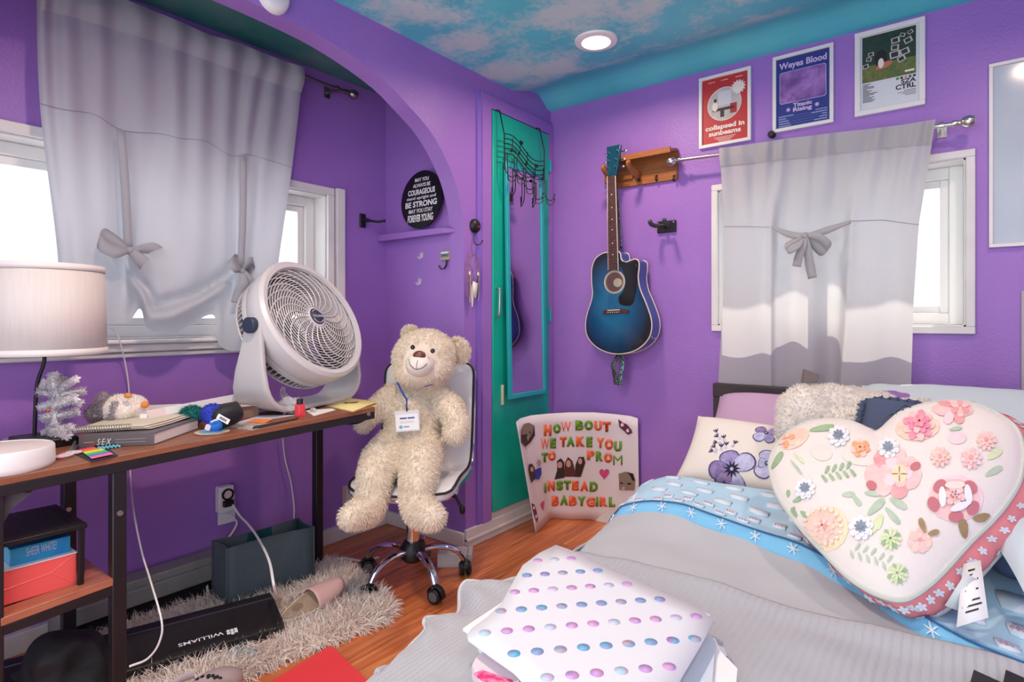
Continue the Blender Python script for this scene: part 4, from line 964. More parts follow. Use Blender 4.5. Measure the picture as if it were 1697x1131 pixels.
# ---- over-door hook rack
rk = thing('hook_rack', onx(862, 260, .05), 'black wire over-door hook rack shaped like a wavy music staff with notes', 'hook rack')
xr = .075; A = onx(835, 217, xr); B = onx(902, 245, xr); yA, yB = A.y, B.y; zT = 2.108
zc0 = onx(835, 250, xr).z-.0
for yy in (yA+.004, yB): MB().tube([(.01, yy, zT), (.03, yy, zT+.002), (.045, yy, zT-.004), (xr, yy, zT-.13), (xr, yy, zT-.30)], .003, M_black, n=6).build('over_door_hanger', rk)
def wv(u, k): return V((xr, lerp(yA, yB, u), zT-.13-.024*k-.062*u+.024*sin(u*2*pi*1.02+.2)))
m = MB()
for k in range(5): m.tube([wv(i/20, k) for i in range(21)], .0026, M_black, n=5)
m.build('staff_wire', rk)
for k, (u, kk) in enumerate(((.16, 3.2), (.34, 2.5), (.52, 2.6), (.72, 3.6), (.93, 3.9))):
    mm = MB(); c0 = wv(u, kk); mm.ball(c0+V((.004, 0, 0)), (.004, .012, .009), M_black); mm.tube([c0+V((.003, .01, 0)), wv(u, kk-2.6)+V((.003, .011, 0))], .0022, M_black, n=5)
    if k % 2: mm.bb(wv(u, kk-2.6)+V((.001, .008, -.012)), wv(u, kk-2.6)+V((.006, .032, .004)), M_black)
    mm.build('music_note', rk)
for i, u in enumerate((.02, .24, .46, .68, .99)):
    p0 = wv(u, 4); zz = p0.z-.0
    for sgn_, dl in ((1, 0), (1, .022)):
        m = MB(); m.tube(catmull([p0+V((0, .02*(dl > 0), 0)), p0+V((.004, .02*(dl > 0), -.075-dl)), p0+V((.016, .012, -.11-dl)), p0+V((.034, .03, -.112-dl)), p0+V((.042, .04, -.085-dl))], 5), .0026, M_black, n=5); m.ball(p0+V((.042, .04, -.083-dl)), .004, M_black); m.build('hook', rk)
# ================================================================== office chair
cc_ = V((.06, -1.10, 0)); _f = V((.54, -.84, 0)).normalized(); _r = V((-_f.y, _f.x, 0))
MC = Matrix((_r, -_f, V((0, 0, 1)))).transposed().to_4x4(); MC.translation = cc_     # x right in the photo, y away, z up
ch = thing('office_chair', cc_, 'white padded office chair with black piping and a chrome star base under the teddy bear', 'chair')
M_leath = mk('white_leatherette', (222, 224, 228), .42, bump=(60, .2, .002))
prof = [(a+.04, b) for a, b in [(-.235, .405), (-.2, .425), (-.1, .432), (0, .425), (.1, .42), (.165, .435), (.205, .48), (.228, .55), (.246, .64), (.262, .73), (.278, .82), (.292, .875)]]
prof = [tuple(p) for p in catmull([(a, b, 0) for a, b in prof], 3)]; NP = len(prof)
def half(s):                     # half width along the profile 0..1
    w = .205; e = .07
    if s < .12: w -= .07*(1-sqrt(max(0, 1-(1-s/.12)**2)))
    if s > .9: w -= .06*(1-sqrt(max(0, 1-((s-.9)/.1)**2)))
    return w
def shell(u, v, off=0):
    s = v*(NP-1); i = min(int(s), NP-2); p = lerp(V(prof[i]), V(prof[i+1]), s-i); d = (V(prof[i+1])-V(prof[i])).normalized()
    n = V((-d.y, d.x, 0)); x = (2*u-1)*half(v); cv = .02*(2*u-1)**2*1.0
    return V((x, p.x+n.x*(off+cv), p.y+n.y*(off+cv)))
sh_ = MB().grid(lambda u, v: shell(u, v), 15, 60, M_leath, MC); sh_.build('seat_shell', ch, solid=.032, bevel=.008)
edge = [shell(0, i/50) for i in range(51)]+[shell(k/8, 1) for k in range(1, 9)]+[shell(1, 1-i/50) for i in range(1, 51)]+[shell(1-k/8, 0) for k in range(1, 8)]
ed = lambda o: [MC @ V((p.x*1.012, p.y, p.z)) for p in [shell(u, v, o) for u, v in [(0, i/50) for i in range(51)]+[(k/8, 1) for k in range(1, 9)]+[(1, 1-i/50) for i in range(1, 51)]+[(1-k/8, 0) for k in range(1, 8)]]]
MB().tube(ed(-.002), .0055, mk('black_piping', (16, 16, 20), .5), n=6, closed=True).build('piping', ch)
MB().tube(ed(-.034), .008, M_chrome, n=8, closed=True).build('chrome_rim', ch)
MB().lathe([(.0001, .16), (.027, .16), (.027, .34), (.0001, .34)], M_chrome, MC, 24).build('gas_column', ch)
MB().lathe([(.0001, .33), (.033, .33), (.033, .40), (.0001, .40)], M_black, MC, 20).box((0, 0, .39), (.18, .2, .02), M_black, MC).build('tilt_mechanism', ch)
MB().tube([MC @ V((.05, -.02, .385)), MC @ V((.19, -.06, .37)), MC @ V((.215, -.07, .33))], .007, M_black, n=8).ball(MC @ V((.218, -.07, .322)), (.012, .012, .02), M_black).build('height_lever', ch)
MB().lathe([(.0001, .085), (.036, .085), (.05, .10), (.052, .14), (.036, .165), (.0001, .165)], M_black, MC, 28).build('hub', ch)
pA = V((.288, -1.179, 0))-cc_; aA = atan2(pA.dot(-_f), pA.dot(_r)); RA = .218
for k in range(5):
    a = aA+2*pi*k/5; d = V((cos(a), sin(a), 0)); q = lambda r, z: MC @ (d*r+V((0, 0, z)))
    pts = catmull([q(.035, .128), q(.09, .132), (q(.15, .122)), q(.19, .098), q(.213, .066)], 5)
    MB().tube(pts, [lerp(.018, .0145, i/(len(pts)-1)) for i in range(len(pts))], M_chrome, n=10, flat=(1, .8)).build('star_leg', ch)
    cx_ = q(RA, .0); t = (cx_-cc_); t.z = 0; t.normalize(); s_ = V((-t.y, t.x, 0)); rot = Matrix.Rotation(.5+k*1.1, 3, 'Z'); s2 = rot @ s_; t2 = rot @ t
    cs_ = MB(); Mw_ = Matrix((t2, V((0, 0, 1)), s2)).transposed().to_4x4(); Mw_.translation = cx_+V((0, 0, .028))
    for z in (-.014, .014): cs_.lathe([(.0001, z-.009), (.024, z-.009), (.0275, z-.006), (.0275, z+.006), (.024, z+.009), (.0001, z+.009)], M_black, Mw_, 20)
    cs_.lathe([(.0001, -.006), (.02, -.006), (.02, .006), (.0001, .006)], M_black, Mw_, 12)
    cst = cs_.build('caster', ch)
    MB().grid(lambda u, v: V((.033*cos(lerp(-.2, pi*.95, u)), .033*sin(lerp(-.2, pi*.95, u)), lerp(-.012, .012, v))), 14, 4, M_black, Mw_).build('caster_hood', cst, solid=.003)
    MB().tube([cx_+V((0, 0, .055)), q(RA-.006, .072)], .009, M_black, n=8).build('caster_stem', cst)
    for z in (-.0235, .0235): MB().lathe([(.0001, z), (.017, z), (.019, z*.98), (.0001, z*.9)], mk('grey_rubber', (92, 90, 92), .6), Mw_, 16).build('wheel_cap', cst)
# ================================================================== teddy bear
tb = 2.50
def bp(px, py, t): return at(px, py, t)
def br_(r, t): return r*t/FP
M_fur = [mk('cream_fur', (232, 220, 200), .95, sheen=.2), mk('cream_fur_b', (238, 228, 210), .95, sheen=.2), mk('cream_fur_c', (222, 208, 186), .95, sheen=.2)]
def E(px, py, t, rx, ry, rz=None, rot=0):
    M3 = Matrix((RT, FW, V((0, 0, 1)))).transposed() @ Matrix.Rotation(-radians(rot), 3, 'Y')
    return ('e', bp(px, py, t), (br_(rx, t), rz if rz is not None else br_(rx, t), br_(ry, t)), M3)
def Cp(L): return ('c', [bp(a, b, t) for a, b, t, r in L], [br_(r, t) for a, b, t, r in L])
bear = thing('teddy_bear', bp(688, 790, 2.38), 'large cream teddy bear slumped on the white office chair', 'teddy bear')
body = [E(685, 705, 2.50, 45, 66, .14), E(686, 742, 2.47, 48, 36, .15), E(690, 665, 2.54, 42, 34, .12), Cp([(700, 640, 2.56, 34), (702, 610, 2.5, 44)]),
        E(703, 592, 2.47, 52, 45, .135, 12), E(702, 612, 2.44, 50, 30, .12, 12),
        Cp([(650, 655, 2.52, 19), (628, 675, 2.46, 19), (607, 694, 2.42, 17), (602, 702, 2.41, 16)]),
        Cp([(726, 655, 2.53, 20), (748, 678, 2.46, 22), (757, 705, 2.40, 20), (754, 718, 2.38, 20)]),
        Cp([(650, 745, 2.40, 34), (630, 765, 2.28, 32), (620, 795, 2.20, 29), (618, 825, 2.19, 27), (611, 842, 2.17, 27)]), Cp([(611, 845, 2.17, 26), (592, 853, 2.10, 24), (580, 858, 2.06, 20)]),
        Cp([(702, 748, 2.40, 34), (697, 770, 2.27, 33), (692, 800, 2.19, 30), (689, 826, 2.18, 28), (694, 842, 2.15, 28)]), Cp([(694, 846, 2.15, 27), (708, 854, 2.08, 25), (718, 858, 2.04, 22)])]
v, f = blob(body, .013, 6)
m = MB().add(v, f, M_fur[0])
tufts(m, v, f, M_fur, 30000, .014, .0014, .25, .5, 11, comb=(0, 0, -.3), keep=lambda p, n: ((p-bp(697, 600, 2.33)).length > .075))
m.build('body', bear)
for px, py, rx, ry, rot, t in ((680, 553, 13, 12, -10, 2.49), (760, 581, 18, 22, 20, 2.51)):
    v, f = blob([E(px, py, t, rx, ry, .022, rot)], .006, 3)
    m = MB().add(v, f, M_fur[0]); tufts(m, v, f, M_fur, 1700, .014, .0014, .1, .55, 5); m.build('ear', bear)
M_muz = mk('muzzle_felt', (238, 230, 218), .9, bump=(400, .2))
tm = 2.30
mz = MB().ball(bp(696, 604, tm+.035), (br_(24, tm), .075, br_(21.5, tm)), M_muz, R=Matrix((RT, FW, V((0, 0, 1)))).transposed(), nu=28, nv=18).build('muzzle', bear)
def onmuz(px, py, lift=.001):
    c = bp(696, 604, tm+.035); dx = (px-696)/24; dz = (604-py)/21.5; k = max(0, 1-dx*dx-dz*dz)
    return c+RT*(dx*br_(24, tm))+V((0, 0, dz*br_(21.5, tm)))-FW*(.075*sqrt(k)+lift)
MB().ball(onmuz(698, 588, -.004), (.0255, .014, .019), mk('brown_nose', (112, 54, 40), .35, coat=.3), R=Matrix((RT, FW, V((0, 0, 1)))).transposed()).build('nose', mz)
M_thr = mk('black_thread', (28, 22, 22), .7)
m = MB(); m.tube(catmull([onmuz(*p) for p in ((681, 594), (684, 602), (690, 608), (695, 610), (701, 609), (707, 606), (711, 601))], 4), .0013, M_thr, n=5); m.tube([onmuz(697, 595), onmuz(695.5, 602), onmuz(695, 610)], .0011, M_thr, n=5)
m.build('stitched_mouth', mz)
for px, py in ((684, 576), (717, 582)):
    MB().ball(bp(px, py, 2.305), (.0098, .009, .0098), mk('black_eye', (12, 10, 10), .05, coat=1)).build('eye', bear)
# lanyard with a name card
ln = thing('name_badge', bp(683, 698, 2.33), 'white name card on a blue lanyard around the neck of the teddy bear', 'badge')
M_lan = mk('blue_lanyard', (48, 72, 160), .6)
m = MB()
for L in ([(658, 633, 2.39), (664, 645, 2.345), (670, 656, 2.335), (674, 662, 2.33)], [(717, 638, 2.35), (702, 642, 2.33), (687, 652, 2.325), (674, 662, 2.328)]):
    ribbon(m, [bp(*p) for p in L], .0085, V((0, 0, .5))+RT*.8, M_lan)
m.build('strap', ln, solid=.0012)
MB().tube([bp(674, 661, 2.34), bp(674, 676, 2.335)], .0035, M_lan, n=6).tube([bp(674, 676, 2.335), bp(674.5, 683, 2.332)], .0042, M_bmetal, n=6).build('clip', ln)
tcd = 2.326; Mb_ = frame(bp(675, 698, tcd), RT*1.0+V((0, 0, .08)), V((0, 0, 1))+FW*.12); kb = tcd/FP
MB().bb((-20*kb, -17*kb, 0), (20*kb, 17*kb, .0012), mk('badge_sleeve', (232, 232, 238), .15, alpha=.6), Mb_).build('plastic_sleeve', ln)
m = MB().bb((-18.5*kb, -15*kb, .0013), (18.5*kb, 11*kb, .002), M_label, Mb_)
m.bb((-12*kb, 3.2*kb, .002), (-.5*kb, 6*kb, .0023), mk('dim_blue_print', (84, 96, 150), .6), Mb_); m.bb((.8*kb, 3.2*kb, .002), (12.5*kb, 6*kb, .0023), mk('dim_blue_print', (84, 96, 150), .6), Mb_)
for i in range(2): m.bb((-12*kb, (-1-2.2*i)*kb, .002), (11*kb, (-.2-2.2*i)*kb, .0022), mk('pale_print', (190, 186, 200), .6), Mb_)
m.disc((-11*kb, -9.5*kb), 3*kb, 3*kb, mk('teal_logo', (110, 176, 190), .6), Mb_, .0023, 16); m.bb((-6.5*kb, -10.5*kb, .002), (3*kb, -8.3*kb, .0023), mk('grey_print', (150, 150, 158), .6), Mb_)
m.build('card', ln)
# ================================================================== things on the floor at left
# baseboard heater
M_heat = mk('heater_grey', (150, 152, 146), .5, var=(8, (126, 128, 124), .25)); M_dark = mk('dark_gap', (20, 20, 20), .8)
ht = thing('baseboard_heater', (-.49, -1.92, 0), 'long grey metal baseboard heater along the alcove wall behind the desk legs', 'heater')
ya_, yb_ = -2.15, -1.52
MB().bb((XA+.031, ya_, .125), (-.455, yb_, .155), M_heat).bb((XA+.031, ya_, .07), (-.44, yb_, .128), M_heat).build('cover', ht, bevel=.004)
MB().bb((XA+.031, ya_+.01, .0), (-.47, yb_-.01, .07), M_dark).build('gap_shade', ht)  # near-black block paints the shade in the gap under the cover
for y in (ya_, yb_): MB().bb((XA+.031, y-.012, 0), (-.436, y+.012, .16), M_heat).build('end_panel', ht, bevel=.003)
# storage bin
M_bin = mk('teal_grey_felt', (70, 84, 92), .9, var=(120, (82, 94, 100), .3)); M_bin2 = mk('teal_lining', (18, 70, 82), .85)
def pzz(px, py, x, y): return V((x, y, 0))
b0 = onz(372, 1012, 0.0); q00 = onz(524, 965, .0)
bn = thing('storage_bin', V((-.2, -1.6, 0)), 'dark grey fabric storage bin with teal lining standing open on the rug under the desk', 'bin')
# near face corners (right one and left one) at z 0 ; depth towards the wall
A = onz(375, 1018, .02); B = onz(522, 966, .02); dd = (B-A).normalized(); nn = V((-dd.y, dd.x, 0)); nn = nn if nn.dot(FW) > 0 else -nn
hb = .315; zt_ = [at(344, 905, depth(A+nn*.10)), at(376, 920, depth(A)), at(520, 862, depth(B)), at(494, 838, depth(B+nn*.13))]
ang_ = [A+nn*.13-dd*.0, A, B, B+nn*.13]
for z in zt_: pass
hb1 = [p.z for p in zt_]
zb_ = .01
C0 = [A+nn*.14, A, B, B+nn*.14]; hN = sum(hb1[1:3])/2
m = MB(); top = [V((p.x, p.y, zz)) for p, zz in zip(C0, [hN-.005, hN, hN-.008, hN-.004])]; bot = [V((p.x, p.y, zb_)) for p in C0]
for i in range(4):
    j = (i+1) % 4
    def wall_(u, v, i=i, j=j):
        p = lerp(lerp(bot[i], bot[j], u), lerp(top[i], top[j], u), v); c = sum(bot, V((0, 0, 0)))/4; o = (lerp(bot[i], bot[j], .5)-c); o.z = 0
        return p+o.normalized()*(-.018*sin(pi*u)*v*(1 if (i % 2 == 1) else .5))
    m.grid(wall_, 9, 5, M_bin)
m.add(bot, [(0, 1, 2, 3)], M_bin); m.build('felt_body', bn, solid=.006, angle=50)
m = MB(); c_in = sum(bot, V((0, 0, 0)))/4
for i in range(4):
    j = (i+1) % 4
    def wall2(u, v, i=i, j=j):
        p = lerp(lerp(bot[i], bot[j], u), lerp(top[i], top[j], u), v); c = V((c_in.x, c_in.y, p.z)); o = (lerp(bot[i], bot[j], .5)-c_in); o.z = 0
        p = p+o.normalized()*(-.018*sin(pi*u)*v*(1 if (i % 2 == 1) else .5)); return p+(c-p).normalized()*.009
    m.grid(wall2, 9, 5, M_bin2)
m.add([lerp(p, V((c_in.x, c_in.y, p.z)), .03)+V((0, 0, .01)) for p in bot], [(0, 1, 2, 3)], M_bin2); m.build('lining', bn, angle=50)
# shag rug
R4 = [onz(150, 1080, 0), onz(560, 948, 0), onz(655, 1018, 0), onz(310, 1150, 0)]
R5 = [onz(60, 1110, 0), onz(330, 1008, 0), onz(520, 945, 0), onz(575, 945, 0), onz(612, 975, 0), onz(652, 1020, 0), onz(560, 1065, 0), onz(440, 1110, 0), onz(360, 1150, 0), onz(200, 1200, 0)]
rug = thing('shag_rug', sum(R5, V((0, 0, 0)))/len(R5), 'shaggy cream fur rug on the wood floor under the desk and slipper', 'rug')
loop = catmull([V((p.x, p.y, 0)) for p in R5], 4, closed=True); cen = sum(loop, V((0, 0, 0)))/len(loop)
m = MB(); k = len(loop); vs = []
for s_, z in ((1, .003), (.97, .018), (.6, .026), (.25, .026)): vs += [cen+(p-cen)*s_+V((0, 0, z)) for p in loop]
vs.append(cen+V((0, 0, .026))); fs = []
for r in range(3):
    for i in range(k): fs.append((r*k+i, r*k+(i+1) % k, (r+1)*k+(i+1) % k, (r+1)*k+i))
for i in range(k): fs.append((3*k+i, 3*k+(i+1) % k, 4*k))
M_rug = [mk('rug_cream', (238, 226, 216), .95), mk('rug_light', (248, 240, 232), .95), mk('rug_taupe', (214, 196, 182), .95)]
if sum((loop[i].x*loop[(i+1) % k].y-loop[(i+1) % k].x*loop[i].y) for i in range(k)) < 0: fs = [f[::-1] for f in fs]
m.add(vs, fs, M_rug[0]); m.build('backing', rug)
m = MB()
tufts(m, vs, fs, M_rug, 24000, .05, .0019, .35, .75, 21, comb=lambda p, n: V((mnoise.noise(p*7), mnoise.noise(p*7+V((5, 5, 0))), 0))*1.3, keep=None)
pile = m.build('pile', rug, kind='stuff')
# keyboard piano lying on the rug
M_pno = mk('black_keyboard', (24, 22, 25), .42, bump=(200, .1))
E1 = onz(352, 1000, .085); E2 = onz(474, 1031, .085)
e1a, e1b = onz(368, 985, .10), onz(470, 1038, .075)
pdir = (onz(200, 1108, .085)-onz(470, 1036, .075)); pdir.z = 0; pdir.normalize()
pn = V((-pdir.y, pdir.x, 0)); pn = pn if pn.dot(FW) > 0 else -pn
F0 = onz(472, 1036, .07)
pi_ = thing('digital_piano', (F0.x, F0.y, .03), 'black digital piano lying on the shag rug in front of the storage bin', 'keyboard')
Mp_ = frame((F0.x, F0.y, .032), pdir, pn)
if (Mp_.to_3x3() @ V((0, 0, 1))).z < 0: Mp_ = frame((F0.x, F0.y, .032), pdir, -pn)
sg_ = 1 if (Mp_.to_3x3() @ V((0, 1, 0))).dot(pn) > 0 else -1
LP_ = 1.15
def yz(y, z): return (0, sg_*y, z)
sec = [(.0, .0), (.0, .034), (.02, .044), (.145, .066), (.15, .068), (.205, .066), (.21, .06), (.21, .0)]
vs = [(x, sg_*y, z) for x in (0, LP_) for y, z in sec]; ns = len(sec)
fs = [(i, (i+1) % ns, (i+1) % ns+ns, i+ns) for i in range(ns)]+[tuple(range(ns)), tuple(range(ns, 2*ns))[::-1]]
m = MB().add(vs, fs, M_pno, Mp_); pb_ = m.build('case', pi_, bevel=.003, angle=25)
bmm = bmesh.new(); bmm.from_mesh(pb_.data); bmesh.ops.recalc_face_normals(bmm, faces=bmm.faces); bmm.to_mesh(pb_.data); bmm.free()
sl_ = atan2(.022, .125)
O_ = Mp_ @ V((.155, sg_*.038, .0478)); ex_ = (Mp_.to_3x3() @ V((1, 0, 0))); ey_ = (Mp_.to_3x3() @ V((0, sg_*cos(sl_), sin(sl_))))
Mtx = frame(O_, -ex_*(1 if True else 1), -ey_) if False else frame(O_, ex_, ey_)
nrm_ = Mtx.to_3x3() @ V((0, 0, 1))
if nrm_.z < 0: Mtx = frame(O_, -ex_, ey_)
# the lettering is upside down as seen from the camera
Mtx2 = Mtx @ Matrix.Rotation(pi, 4, 'Z')
m = MB(); m.text('WILLIAMS', .0155, M_txt, Mtx2, x=.022, y=-.008, width=.125, bold=.012, z=.0012)
for i, hh in enumerate((.022, .027, .022)): m.bb((-.018+i*.011, -.008, .001), (-.009+i*.011, -.008+hh*.45, .0016), M_txt, Mtx2); m.bb((-.018+i*.011, -.008+hh*.52, .001), (-.009+i*.011, -.008+hh, .0016), M_txt, Mtx2)
m.build('logo', pi_)
MB().bb((.002, sg_*.15, .0675), (LP_-.002, sg_*.153, .0705), mk('worn_black', (70, 72, 78), .5), Mp_).build('panel_edge', pi_)
# music rest leaning at the back
# slipper
M_tan = mk('tan_insole', (176, 156, 132), .8, var=(25, (150, 128, 106), .25)); M_cream = mk('cream_trim', (226, 214, 192), .7); M_blush = mk('blush_felt', (216, 178, 172), .85)
s0, s1 = onz(466, 1026, .06), onz(566, 968, .085)
sd = (s1-s0); sd.z = 0; Ls = sd.length; sd.normalize(); sn_ = V((-sd.y, sd.x, 0))
Msl = frame(s0+V((0, 0, .0)), sd+V((0, 0, .12)), sn_*.86+V((0, 0, .5)))
sl2 = thing('slipper', s0, 'blush pink slipper with a tan insole lying on its side on the shag rug', 'slipper')
def sole(k=1, o=0): return [((Ls*.5)+(Ls*.52-o)*cos(t), (.040+.008*cos(t)-o*.6)*sin(t)*k) for t in [2*pi*i/36 for i in range(36)]]
MB().prism(sole(), -.012, -.002, M_cream, Msl).build('outsole', sl2, bevel=.004)
MB().prism(sole(1, .008), -.002, .002, M_tan, Msl).build('insole', sl2, bevel=.002)
MB().disc((Ls*.26, .004), .022, .013, mk('heel_print', (136, 116, 98), .8), Msl, .0032, 20).build('heel_print', sl2)
def vamp(u, v):
    a = lerp(-.1, pi+.1, v); x = lerp(Ls*.48, Ls*1.0, u); w = .044*sqrt(max(.02, 1-((x-Ls*.5)/(Ls*.54))**2)); return (x, w*cos(a), -.006+(.045-.02*u)*sin(a))
MB().grid(vamp, 12, 13, M_blush, Msl).build('upper', sl2, solid=.003)
# black strap beside it
# clog with holes
M_clog = mk('taupe_rubber', (168, 150, 150), .55); cg = onz(350, 1150, .06)
cgt = thing('clog', (cg.x, cg.y, .03), 'taupe rubber clog with vent holes on the rug at the bottom edge', 'clog')
vv, ff = blob([('e', at(352, 1142, depth(cg)), (.05, .085, .045)), ('e', at(340, 1165, depth(cg)-.06), (.05, .08, .04))], .006, 8)
cl_ = MB().add(vv, ff, M_clog).build('upper', cgt)
m = MB(); cc0 = at(352, 1142, depth(cg))
for a, b in ((332, 1118), (343, 1112), (353, 1110), (364, 1112), (372, 1116), (330, 1128), (345, 1122), (357, 1121), (368, 1124)):
    p = at(a, b, depth(cg)-.02); n = V(((p.x-cc0.x)/.05**2, (p.y-cc0.y)/.085**2, (p.z-cc0.z)/.045**2)); s_ = 1/sqrt(((p.x-cc0.x)/.05)**2+((p.y-cc0.y)/.085)**2+((p.z-cc0.z)/.045)**2+1e-6)
    q_ = cc0+(p-cc0)*s_; n.normalize(); m.lathe([(.0001, .0012), (.005, .0012), (.005, -.002), (.0001, -.002)], M_dark, frame(q_, n.orthogonal(), n.cross(n.orthogonal())), 12)
m.build('vent_hole', cgt, kind='stuff')
MB().tube(catmull([at(322, 1118, depth(cg)), at(300, 1126, depth(cg)-.02), at(275, 1145, depth(cg)-.05), at(262, 1165, depth(cg)-.1)], 5), .011, M_clog, n=8, flat=(.5, 1)).build('heel_strap', cgt)
# black bag
vv, ff = blob([('e', onz(110, 1105, .10), (.10, .10, .10)), ('e', onz(95, 1090, .15), (.06, .06, .06)), ('e', onz(140, 1120, .08), (.07, .07, .07)), ('e', onz(70, 1125, .06), (.07, .08, .06))], .012, 4)
vv = [V(p)+V((mnoise.noise(V(p)*14), mnoise.noise(V(p)*14+V((3, 3, 3))), mnoise.noise(V(p)*14+V((7, 1, 3)))))*.02 for p in vv]
bgz = min(p.z for p in vv); bk2 = thing('black_bag', onz(110, 1110, .02), 'slouched black fabric bag on the floor under the lower desk shelf', 'bag')
MB().add(vv, ff, mk('black_cloth', (20, 21, 25), .7, bump=(40, .4, .004))).build('bag', bk2)
MB().tube(catmull([at(112, 1124, 1.60), at(125, 1117, 1.60), at(150, 1124, 1.6)], 4), .008, mk('dusty_rose_trim', (140, 106, 108), .8), n=6).build('opening_trim', bk2)
# red sheet
P4 = [onz(548, 1070, .016), onz(632, 1150, .016), onz(470, 1220, .016), onz(440, 1136, .016)]
m = MB(); z = V((0, 0, .004)); m.add(P4+[p-z for p in P4], [(3, 2, 1, 0), (4, 5, 6, 7)]+[(i, (i+1) % 4, (i+1) % 4+4, i+4) for i in range(4)], mk('red_card', (232, 62, 68), .6)); m.build('red_folder', label='flat bright red folder on the floor beside the shag rug', cat='folder')
# clear plastic box + green wire
pbx = onz(757, 942, 0); Mx_ = frame((pbx.x, pbx.y, .0), RT, FW)
MB().bb((-.085, .0, 0), (.065, .09, .06), mk('clear_box', (226, 224, 228), .25, alpha=.55), Mx_).bb((-.08, .01, .005), (.04, .08, .05), mk('translucent_fill', (214, 208, 206), .5, alpha=.6), Mx_).build('clear_plastic_box', label='clear plastic box on the floor behind the right chair caster', cat='box', bevel=.003)
cord('green_wire', [onz(772, 905, .09), onz(776, 908, .12), at(773, 930, depth(onz(773, 962, 0))), onz(771, 950, .02), onz(775, 970, .012)], .0016, mk('green_wire', (60, 120, 60), .5), 'thin green wire looping over the right chair caster', cat='wire')
# outlet, timer and cords
op = onx(375, 843, XA); ow = thing('wall_outlet', op, 'white wall outlet plate with a mechanical timer plugged in under the desk', 'outlet')
MB().bb((XA, op.y-.036, op.z-.062), (XA+.006, op.y+.036, op.z+.055), M_wht).build('cover_plate', ow, bevel=.003)
t_ = onx(373, 826, XA+.03); tmr = thing('plug_in_timer', t_, 'white plug-in timer with a round dial on the wall outlet', 'timer')
MB().bb((XA+.007, t_.y-.030, t_.z-.055), (XA+.045, t_.y+.030, t_.z+.05), M_wht).build('timer_body', tmr, bevel=.004)
Mt_ = frame((XA+.045, t_.y+.002, t_.z+.018), (0, 1, 0), (0, 0, 1))
MB().lathe([(.0001, .004), (.017, .004), (.017, .008), (.024, .008), (.024, 0), (.0001, 0)], M_black, Mt_, 28).lathe([(.0001, .0055), (.016, .0055), (.016, .003), (.0001, .003)], mk('pinkish_dial', (222, 206, 206), .5), Mt_, 24).build('dial', tmr)
pl2 = onx(380, 835, XA+.06); MB().bb((XA+.046, pl2.y-.022, pl2.z-.012), (XA+.066, pl2.y+.018, pl2.z+.012), M_black).build('black_plug', tmr, bevel=.003)
M_cord = mk('white_cord', (230, 230, 228), .45)
pd = depth(onx(385, 835, XA+.06))
cord('power_cord', [at(384, 835, pd), at(398, 856, pd-.03), at(410, 868, pd-.10), at(428, 893, pd-.25), at(446, 930, pd-.42), at(455, 975, pd-.52), onz(464, 992, .055), onz(490, 984, .05), onz(530, 968, .05), onz(538, 950, .045), onz(531, 932, .03), onz(522, 925, .02)], .0045, M_cord, 'white power cord looping from the timer over the fabric bin to the rug')
cord('power_cord', [onx(376, 852, XA+.02), onx(388, 860, XA+.03), onx(390, 875, XA+.03), onx(352, 930, XA+.04), onx(343, 965, XA+.09), onx(348, 992, XA+.12)], .0045, M_cord, 'white cord hanging behind the left side of the fabric bin')
cord('power_cord', [onz(520, 940, .01), onz(545, 930, .006), onz(570, 926, .006), onz(600, 930, .006), onz(628, 924, .006)], .0045, M_cord, 'white cord on the floor running from the desk leg under the chair')
cord('lamp_wire', [onx(165, 541, XA+.06), onx(190, 548, XA+.06), onx(201, 575, XA+.05), onx(207, 600, XA+.03), onx(212, 630, XA+.02), onx(214, 660, XA+.02), onx(213, 720, XA+.02), onx(217, 800, XA+.03), at(222, 850, 1.78), at(235, 915, 1.72), at(250, 965, 1.66), at(268, 1030, 1.58), at(264, 1065, 1.5), at(245, 1092, 1.42), at(215, 1105, 1.38)], .0026, M_cord, 'thin white wire running from the window sill down behind the desk to the piano')
cord('fan_cord', [onx(468, 722, XA+.02), onx(472, 760, XA+.02), onx(482, 800, XA+.02), onx(487, 838, XA+.03), onx(487, 860, XA+.06)], .003, M_cord, 'white cord hanging down the alcove wall behind the fabric bin')
p = onx(745, 833, 0); po = ony(577, 822, YJ)
o2 = onx(577, 822, XA); q = MB().bb((XA, o2.y-.034, o2.z-.055), (XA+.006, o2.y+.034, o2.z+.055), mk('almond_plate', (196, 178, 168), .5)); q.bb((XA+.006, o2.y-.016, o2.z-.035), (XA+.008, o2.y+.016, o2.z+.035), mk('ivory', (220, 208, 196), .5)); q.build('wall_outlet', label='almond wall outlet plate half hidden behind the foot of the teddy bear', cat='outlet', bevel=.002)
# little cloths on the rug by the piano
for px, py, c, lab in ((385, 1086, (120, 150, 170), 'small blue cloth scrap half buried in the rug by the piano'), (418, 1062, (222, 186, 172), 'small pink cloth scrap half buried in the rug by the piano')):
    p = onz(px, py, .03); vv, ff = blob([('e', p, (.035, .05, .012)), ('e', p+V((.03, .03, 0)), (.03, .03, .012))], .005, 3)
    vv = [V(q)+V((0, 0, mnoise.noise(V(q)*40)*.008)) for q in vv]
    MB().add(vv, ff, mk('scrap_%d' % px, c, .9)).build('cloth_scrap', label=lab, cat='cloth')
